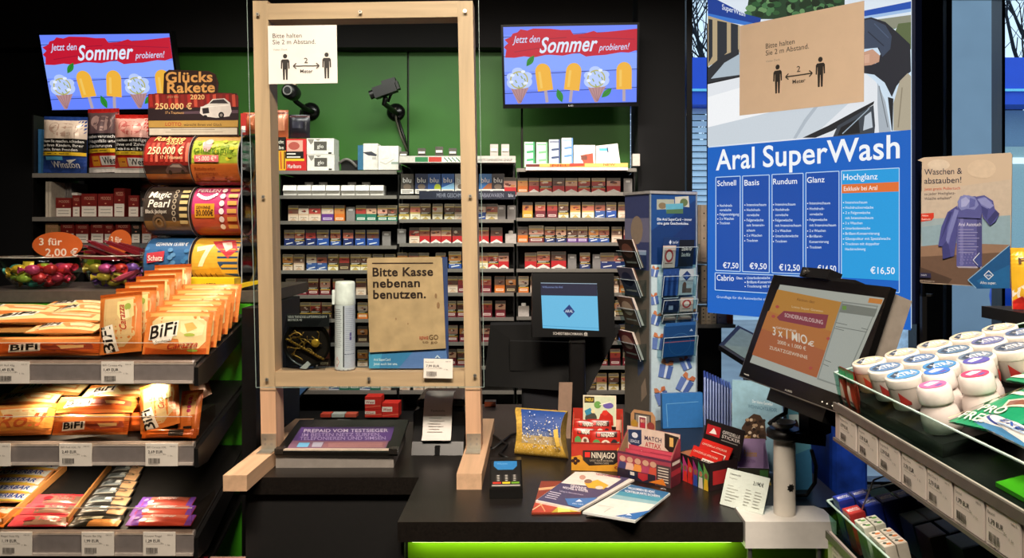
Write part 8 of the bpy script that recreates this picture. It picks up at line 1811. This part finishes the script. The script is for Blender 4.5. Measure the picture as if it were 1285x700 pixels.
# ticket drums
LX = {0: (-1.037, -.917), 1: (-.911, -.788)}
ld = thing('lottery_dispenser', 'clear scratch ticket dispenser with six printed drums and a lottery topper', 'ticket dispenser', (-.91, 2.09, TZ))
YC, RD = 2.085, .0655
def drum(col, row, lab, base, draw):
    x0, x1 = LX[col]; zc = TZ + .070 + row * .1375
    d = MB().lathe([(RD, 0), (RD, x1 - x0)], (x0, YC, zc), mat(base, .35, 0, .05, 30), 48, (1, 0, 0), cap=False).build('ticket_roll', ld)
    if lab: d['label'] = lab
    c = Canvas((x0, YC, zc), (1, 0, 0), (0, 0, 1), x1 - x0, 1.0, (0, 0, 100, 100), .00016, lambda cc: mat(cc, .3, .05, .05, 60),
               lambda x, y, l: Vector((x0 + x, YC - (RD + l) * math.cos((y - .5) * 2.3), zc + (RD + l) * math.sin((y - .5) * 2.3))))
    draw(c); c.build('print', d)
    MB().lathe([(RD + .004, 0), (RD + .004, .002)], (x0 - .001, YC, zc), mat('#3a3230', .3), 48, (1, 0, 0), cap=False).lathe([(RD + .004, 0), (RD + .004, .002)], (x1 - .001, YC, zc), mat('#8a8480', .2), 48, (1, 0, 0), cap=False).build('drum_rim', d)
    if col == 1:
        MB().lathe([(.001, 0), (RD + .003, 0), (RD + .003, .0015)], (x1 + .001, YC, zc), clear('#e8ecee', .04, 1.3), 48, (1, 0, 0), cap=False).build('end_cap', d)
        MB().lathe([(.02, 0), (RD * .55, 0), (RD * .92, 0)], (x1 - .004, YC, zc), mat(('#5a5470', '#5a4658', '#b8ac9c')[row], .5, 0, .3, 40), 40, (1, 0, 0), cap=True).build('roll_end', d)
    else:
        MB().lathe([(.001, 0), (RD + .003, 0)], (x1 + .0005, YC, zc), mat('#4a2a22', .4), 40, (1, 0, 0), cap=False).build('end_cap', d)
def grid_circles(c, x, col, col2, n=5):
    for k in range(n): c.disc(x, 22 + k * 15, 6, 5, col, 14); c.rect(x + 12, 18 + k * 15, x + 30, 26 + k * 15, col2)
def d1(c):
    c.rect(0, 0, 100, 62, '#8a2620'); c.rect(0, 62, 100, 100, '#3a2420'); c.rect(0, 78, 100, 100, '#b8682c'); c.rect(0, 90, 100, 100, '#6a3418')
    for k in range(9): c.rect(4 + k * 11, 20, 10 + k * 11, 56, ('#a83028', '#c84a3a', '#d8705a')[k % 3])
    c.text(16, 16, 84, 'Rakete', 13, '#e8c078', .035, .15); c.text(46, 25, 82, '2020', 7, '#e8c078', .03); c.text(10, 43, 88, '250.000 €', 12, '#f0dcb0', .03, .1); c.text(40, 51, 88, '17 x Traumauto', 5, '#e8d0a0', .01)
    c.poly([(48, 70), (54, 63), (66, 58), (82, 58), (94, 65), (96, 72), (50, 75)], '#5a4440'); c.poly([(58, 64), (66, 60), (80, 60), (86, 65)], '#9a8478'); c.disc(58, 73, 4, 4, '#1a1414', 10); c.disc(86, 72, 4, 4, '#1a1414', 10)
def d2(c):
    c.rect(0, 0, 100, 100, '#d08a34'); c.rect(0, 0, 100, 14, '#c89a5a'); c.rect(0, 14, 100, 58, '#a8b83a')
    for k in range(26): c.disc(4 + (k * 37) % 94, 17 + (k * 17) % 36, 5, 3.5, ('#c8d04a', '#8aa02c', '#d8c83a')[k % 3], 10)
    c.poly([(22, 22), (34, 14), (44, 26), (38, 40), (26, 38)], '#d8a0a0'); c.disc(36, 20, 8, 6, '#e8c0b8', 12); c.text(6, 42, 90, 'Glückspilz', 9, '#5a7a1c', .03); c.rect(8, 45, 60, 56, '#d86a70'); c.text(12, 54, 56, '*5.000 €*', 7, '#f6e2d0', .02)
    c.rect(0, 60, 100, 100, '#c0642a'); c.text(8, 69, 52, 'Rubbellos sofort', 5, '#7a2c14', .01); c.text(8, 76, 56, 'gewinnen', 5, '#7a2c14', .01); c.rect(0, 90, 100, 100, '#8a3a1a')
    for k in range(10): c.disc(10 + (k * 29) % 84, 80 + (k * 7) % 16, 3, 2, '#8a3018', 8)
def d3(c):
    c.rect(0, 0, 100, 100, '#3a312a'); c.rect(0, 68, 100, 100, '#8a6434'); c.rect(0, 88, 100, 100, '#4a3420')
    c.text(8, 26, 56, 'Magic', 13, '#e8e0d0', .03, .15); c.text(10, 44, 58, 'Pearl', 13, '#e8e0d0', .03, .15); c.text(6, 54, 52, 'Black Jackpot', 6, '#d8d0c0', .01)
    for k in range(6): c.ring(68, 14 + k * 10, 2.6, 4.4, '#a89a84', 14); c.rect(80, 11 + k * 11, 97, 17 + k * 11, '#c8b078')
    c.ring(34, 70, 10, 15, '#6a5440', 20); c.ring(34, 70, 5, 8, '#8a7050', 16)
def d4(c):
    c.rect(0, 0, 100, 100, '#b83a6a'); c.rect(0, 56, 100, 100, '#c05038'); c.rect(0, 80, 100, 100, '#a8442c')
    c.text(6, 14, 54, 'PERLEN', 9, '#f0e4dc', .03)
    for k in range(9): c.disc(10 + k * 5, 20 + 8 * math.sin(k * PI / 8), 3.2, 3.6, '#f0e8e0', 12)
    c.rect(8, 38, 50, 62, '#d8982c'); c.text(11, 58, 48, '30.000€', 9, '#3a1c1c', .04); c.text(12, 47, 42, 'GEWINNE', 5, '#3a1c1c', .02)
    for k in range(6): c.disc(66, 12 + k * 13, 5.5, 5, '#f0e0dc', 14); c.rect(78, 8 + k * 13, 98, 15 + k * 13, '#d8a050')
def d5(c):
    c.rect(0, 0, 100, 100, '#33608e'); c.text(20, 18, 90, 'GEWINN 15.000 €', 8, '#dfe6ec', .02)
    for k in range(30): c.disc(4 + (k * 31) % 94, 24 + (k * 19) % 70, 6, 4, ('#3f74a4', '#2a507c', '#5a8ab4')[k % 3], 8)
    c.poly([(8, 34), (46, 30), (46, 46), (10, 50)], '#b83a44'); c.text(12, 46, 44, 'Schatz', 8, '#f0dcd0', .03); c.rect(52, 52, 90, 66, '#3a8a7a'); c.text(56, 63, 88, 'Truhe', 7, '#e4eee4', .02); c.text(56, 76, 92, '10.000 €', 6, '#e8d47a', .02)
def d6(c):
    c.rect(0, 0, 100, 100, '#d8a83a'); c.poly([(54, 0), (100, 0), (100, 76), (70, 70), (56, 50), (52, 20)], '#2f4a6a'); c.poly([(36, 6), (84, 2), (96, 26), (78, 42), (50, 22)], '#c03a44'); c.poly([(58, 10), (78, 8), (84, 22), (72, 30)], '#e8c8b8')
    c.poly([(8, 20), (44, 14), (40, 22), (24, 56), (14, 56), (28, 26), (10, 30)], '#f0e0b0'); c.poly([(0, 62), (60, 58), (70, 80), (0, 84)], '#c8922c')
    for k in range(5): c.line(6 + k * 11, 68, 10 + k * 11, 76, 2, '#7a4a14')
    c.rect(0, 86, 100, 100, '#e0c040')
drum(0, 2, 'black red ticket roll, top left drum', '#4a2420', d1); drum(1, 2, 'yellow green and copper ticket roll, top right drum', '#c07a34', d2)
drum(0, 1, 'brown ticket roll with white script, middle left drum', '#4a3a2c', d3); drum(1, 1, 'pink and copper ticket roll, middle right drum', '#b04a4a', d4)
drum(0, 0, 'blue ticket roll, bottom left drum', '#33608e', d5); drum(1, 0, 'gold and navy ticket roll, bottom right drum', '#c8983a', d6)
# acrylic frame
m_ = MB()
for x in (LX[0][0] - .006, LX[1][1] + .012): m_.box(x, x + .003, YC - .075, YC + .085, TZ + .0005, TZ + .42, clear('#eef2f4', .03, 1.3))
m_.box(LX[0][0] - .006, LX[1][1] + .015, YC + .085, YC + .088, TZ + .0005, TZ + .44, clear('#eef2f4', .03, 1.3)).build('acrylic_case', ld)
_e = MB()
for y in (YC - .0755,): _e.box(LX[1][1] + .012, LX[1][1] + .015, y - .001, y, TZ + .001, TZ + .42, mat('#8f98a0', .2))
_e.build('case_edge', ld)
# yellow base
yb_ = Y_ = 1.985
b = MB().obox(W(230, 362, 1.97), W(294, 362, 1.97) - W(230, 362, 1.97), (0, 0, 13 * 1.97 / F), (0, .05, 0), mat('#e8c41e', .4, 0, .03, 30)).prism([W(296, 363, 1.985), W(325, 356, 2.02), W(325, 352, 2.02), W(296, 357, 1.985)], (-.01, .06, 0), mat('#e0bc20', .4)).build('yellow_base', ld)
c = Canvas(W(230, 362, 1.9695), (1, 0, 0), (0, 0, 1), 1, 1, None, .00006); c.text(256, 359.6, 271, 'LOTTO', 4.2, '#4a2c1a', .03); c.poly([(251, 359.6), (253.5, 355.4), (255, 359.6)], '#8a2c1a'); c.build('print', b)
# topper
Yt = 2.06
bt = MB()
OUT = [(186, 118), (205, 117), (206, 92), (212, 87.5), (262, 89), (270, 93), (274, 104), (273, 116), (297, 117), (299, 124), (299, 171), (186, 171)]
tp = MB().prism([W(x, y, Yt) for x, y in OUT], (0, .003, 0), mat('#3a2018', .45)).build('topper_card', ld)
c = Canvas(W(186, 171, Yt - .0003), (1, 0, 0), (0, 0, 1), 1, 1, None, .00006, lambda cc: mat(cc, .45, 0, .05, 60))
c.poly([(186, 150), (299, 150), (299, 120), (290, 117), (195, 117), (186, 121)], '#7a201c')
for k in range(14): c.poly([(187 + k * 8, 119), (191 + k * 8, 118), (192 + k * 8, 134), (188 + k * 8, 134)], ('#a82a24', '#c8503c', '#8a2420')[k % 3])
c.poly([(186, 136), (299, 134), (299, 151), (186, 151)], '#2a1c20'); c.poly([(230, 140), (299, 138), (299, 142), (230, 143)], '#5a4450')
c.poly([(205, 118), (206, 93), (212, 88), (262, 90), (271, 95), (272, 117)], '#2c1712')
c.text(208, 103.5, 267, 'Glücks', 12.5, '#d8a05a', .05, 0, -1); c.text(210, 116.5, 270, 'Rakete', 12.5, '#d8a05a', .05, 0, -1); c.text(239, 124.5, 257, '2020', 5.6, '#e4b878', .04)
c.text(195, 137, 241, '250.000 €', 7.2, '#ecc488', .035); c.text(208, 143, 231, '17 x Traumauto', 3.2, '#d8a870', .01); c.text(210, 123, 224, 'JETZT NEU', 2.4, '#c89a70', .01)
c.poly([(251, 142), (252, 135), (262, 130), (267, 124.5), (282, 123.5), (289, 129), (291, 140), (288, 146), (272, 148), (256, 146)], '#ddd6d0'); c.poly([(263, 130), (268, 125.5), (281, 124.5), (287, 130)], '#3a3438'); c.poly([(254, 136), (262, 135), (263, 142), (255, 143)], '#2a2428'); c.line(252, 134.5, 288, 132, 1, '#f2eee8'); c.disc(278, 144.5, 3.6, 4, '#1a1618', 14); c.disc(278, 144.5, 1.8, 2, '#8a8480', 10); c.disc(258, 146, 2.5, 1.6, '#1a1618', 10)
c.poly([(187, 160), (299, 159.5), (299, 151), (187, 151.5)], '#b8924a'); c.text(208, 158, 228, 'LOTTO', 4.2, '#a8281e', .03); c.text(231, 158, 279, 'wünscht Ihnen viel Glück', 3.2, '#3a2a1c', .01)
c.poly([(188, 169.5), (298, 169), (298, 160.5), (188, 161)], '#cfc6b4'); c.line(215, 163, 270, 162.8, .8, '#8a8070'); c.line(208, 166, 280, 165.6, .7, '#9a9080')
c.build('print', tp)
# pouches and boxes glimpsed between the drums and the wooden post
pouch('tobacco_pouch', 3.72, 305, 322, 141, 168, 'copper pouch glimpsed right of the lottery topper', 'tobacco pouch', '#a85a34', lambda c: c.rect(0, 8, 100, 16, '#7a3a20'))
wallbox('tobacco_carton', 302, 309, 142, 170, 'red carton glimpsed between lottery topper and the copper pouch', 'tobacco box', '#a82c24', lambda c: c.rect(303, 158, 308, 166, '#e0d8cc'), None, 3.70, .05)
bd = thing('small_side_shelf', 'small black board holding the pouch and carton beside the lottery topper', 'shelf', (X_(312, 3.72), 3.72, Z_(171, 3.72)))
MB().box(X_(300, 3.7), X_(326, 3.7), 3.67, 3.80, Z_(170.3, 3.70) - .012, Z_(170.3, 3.70), BLACK).build('board', bd); MB().box(X_(300, 3.7), X_(303, 3.7), 3.74, 3.80, 0, Z_(170.3, 3.70) - .0125, BLACK).build('support', bd)
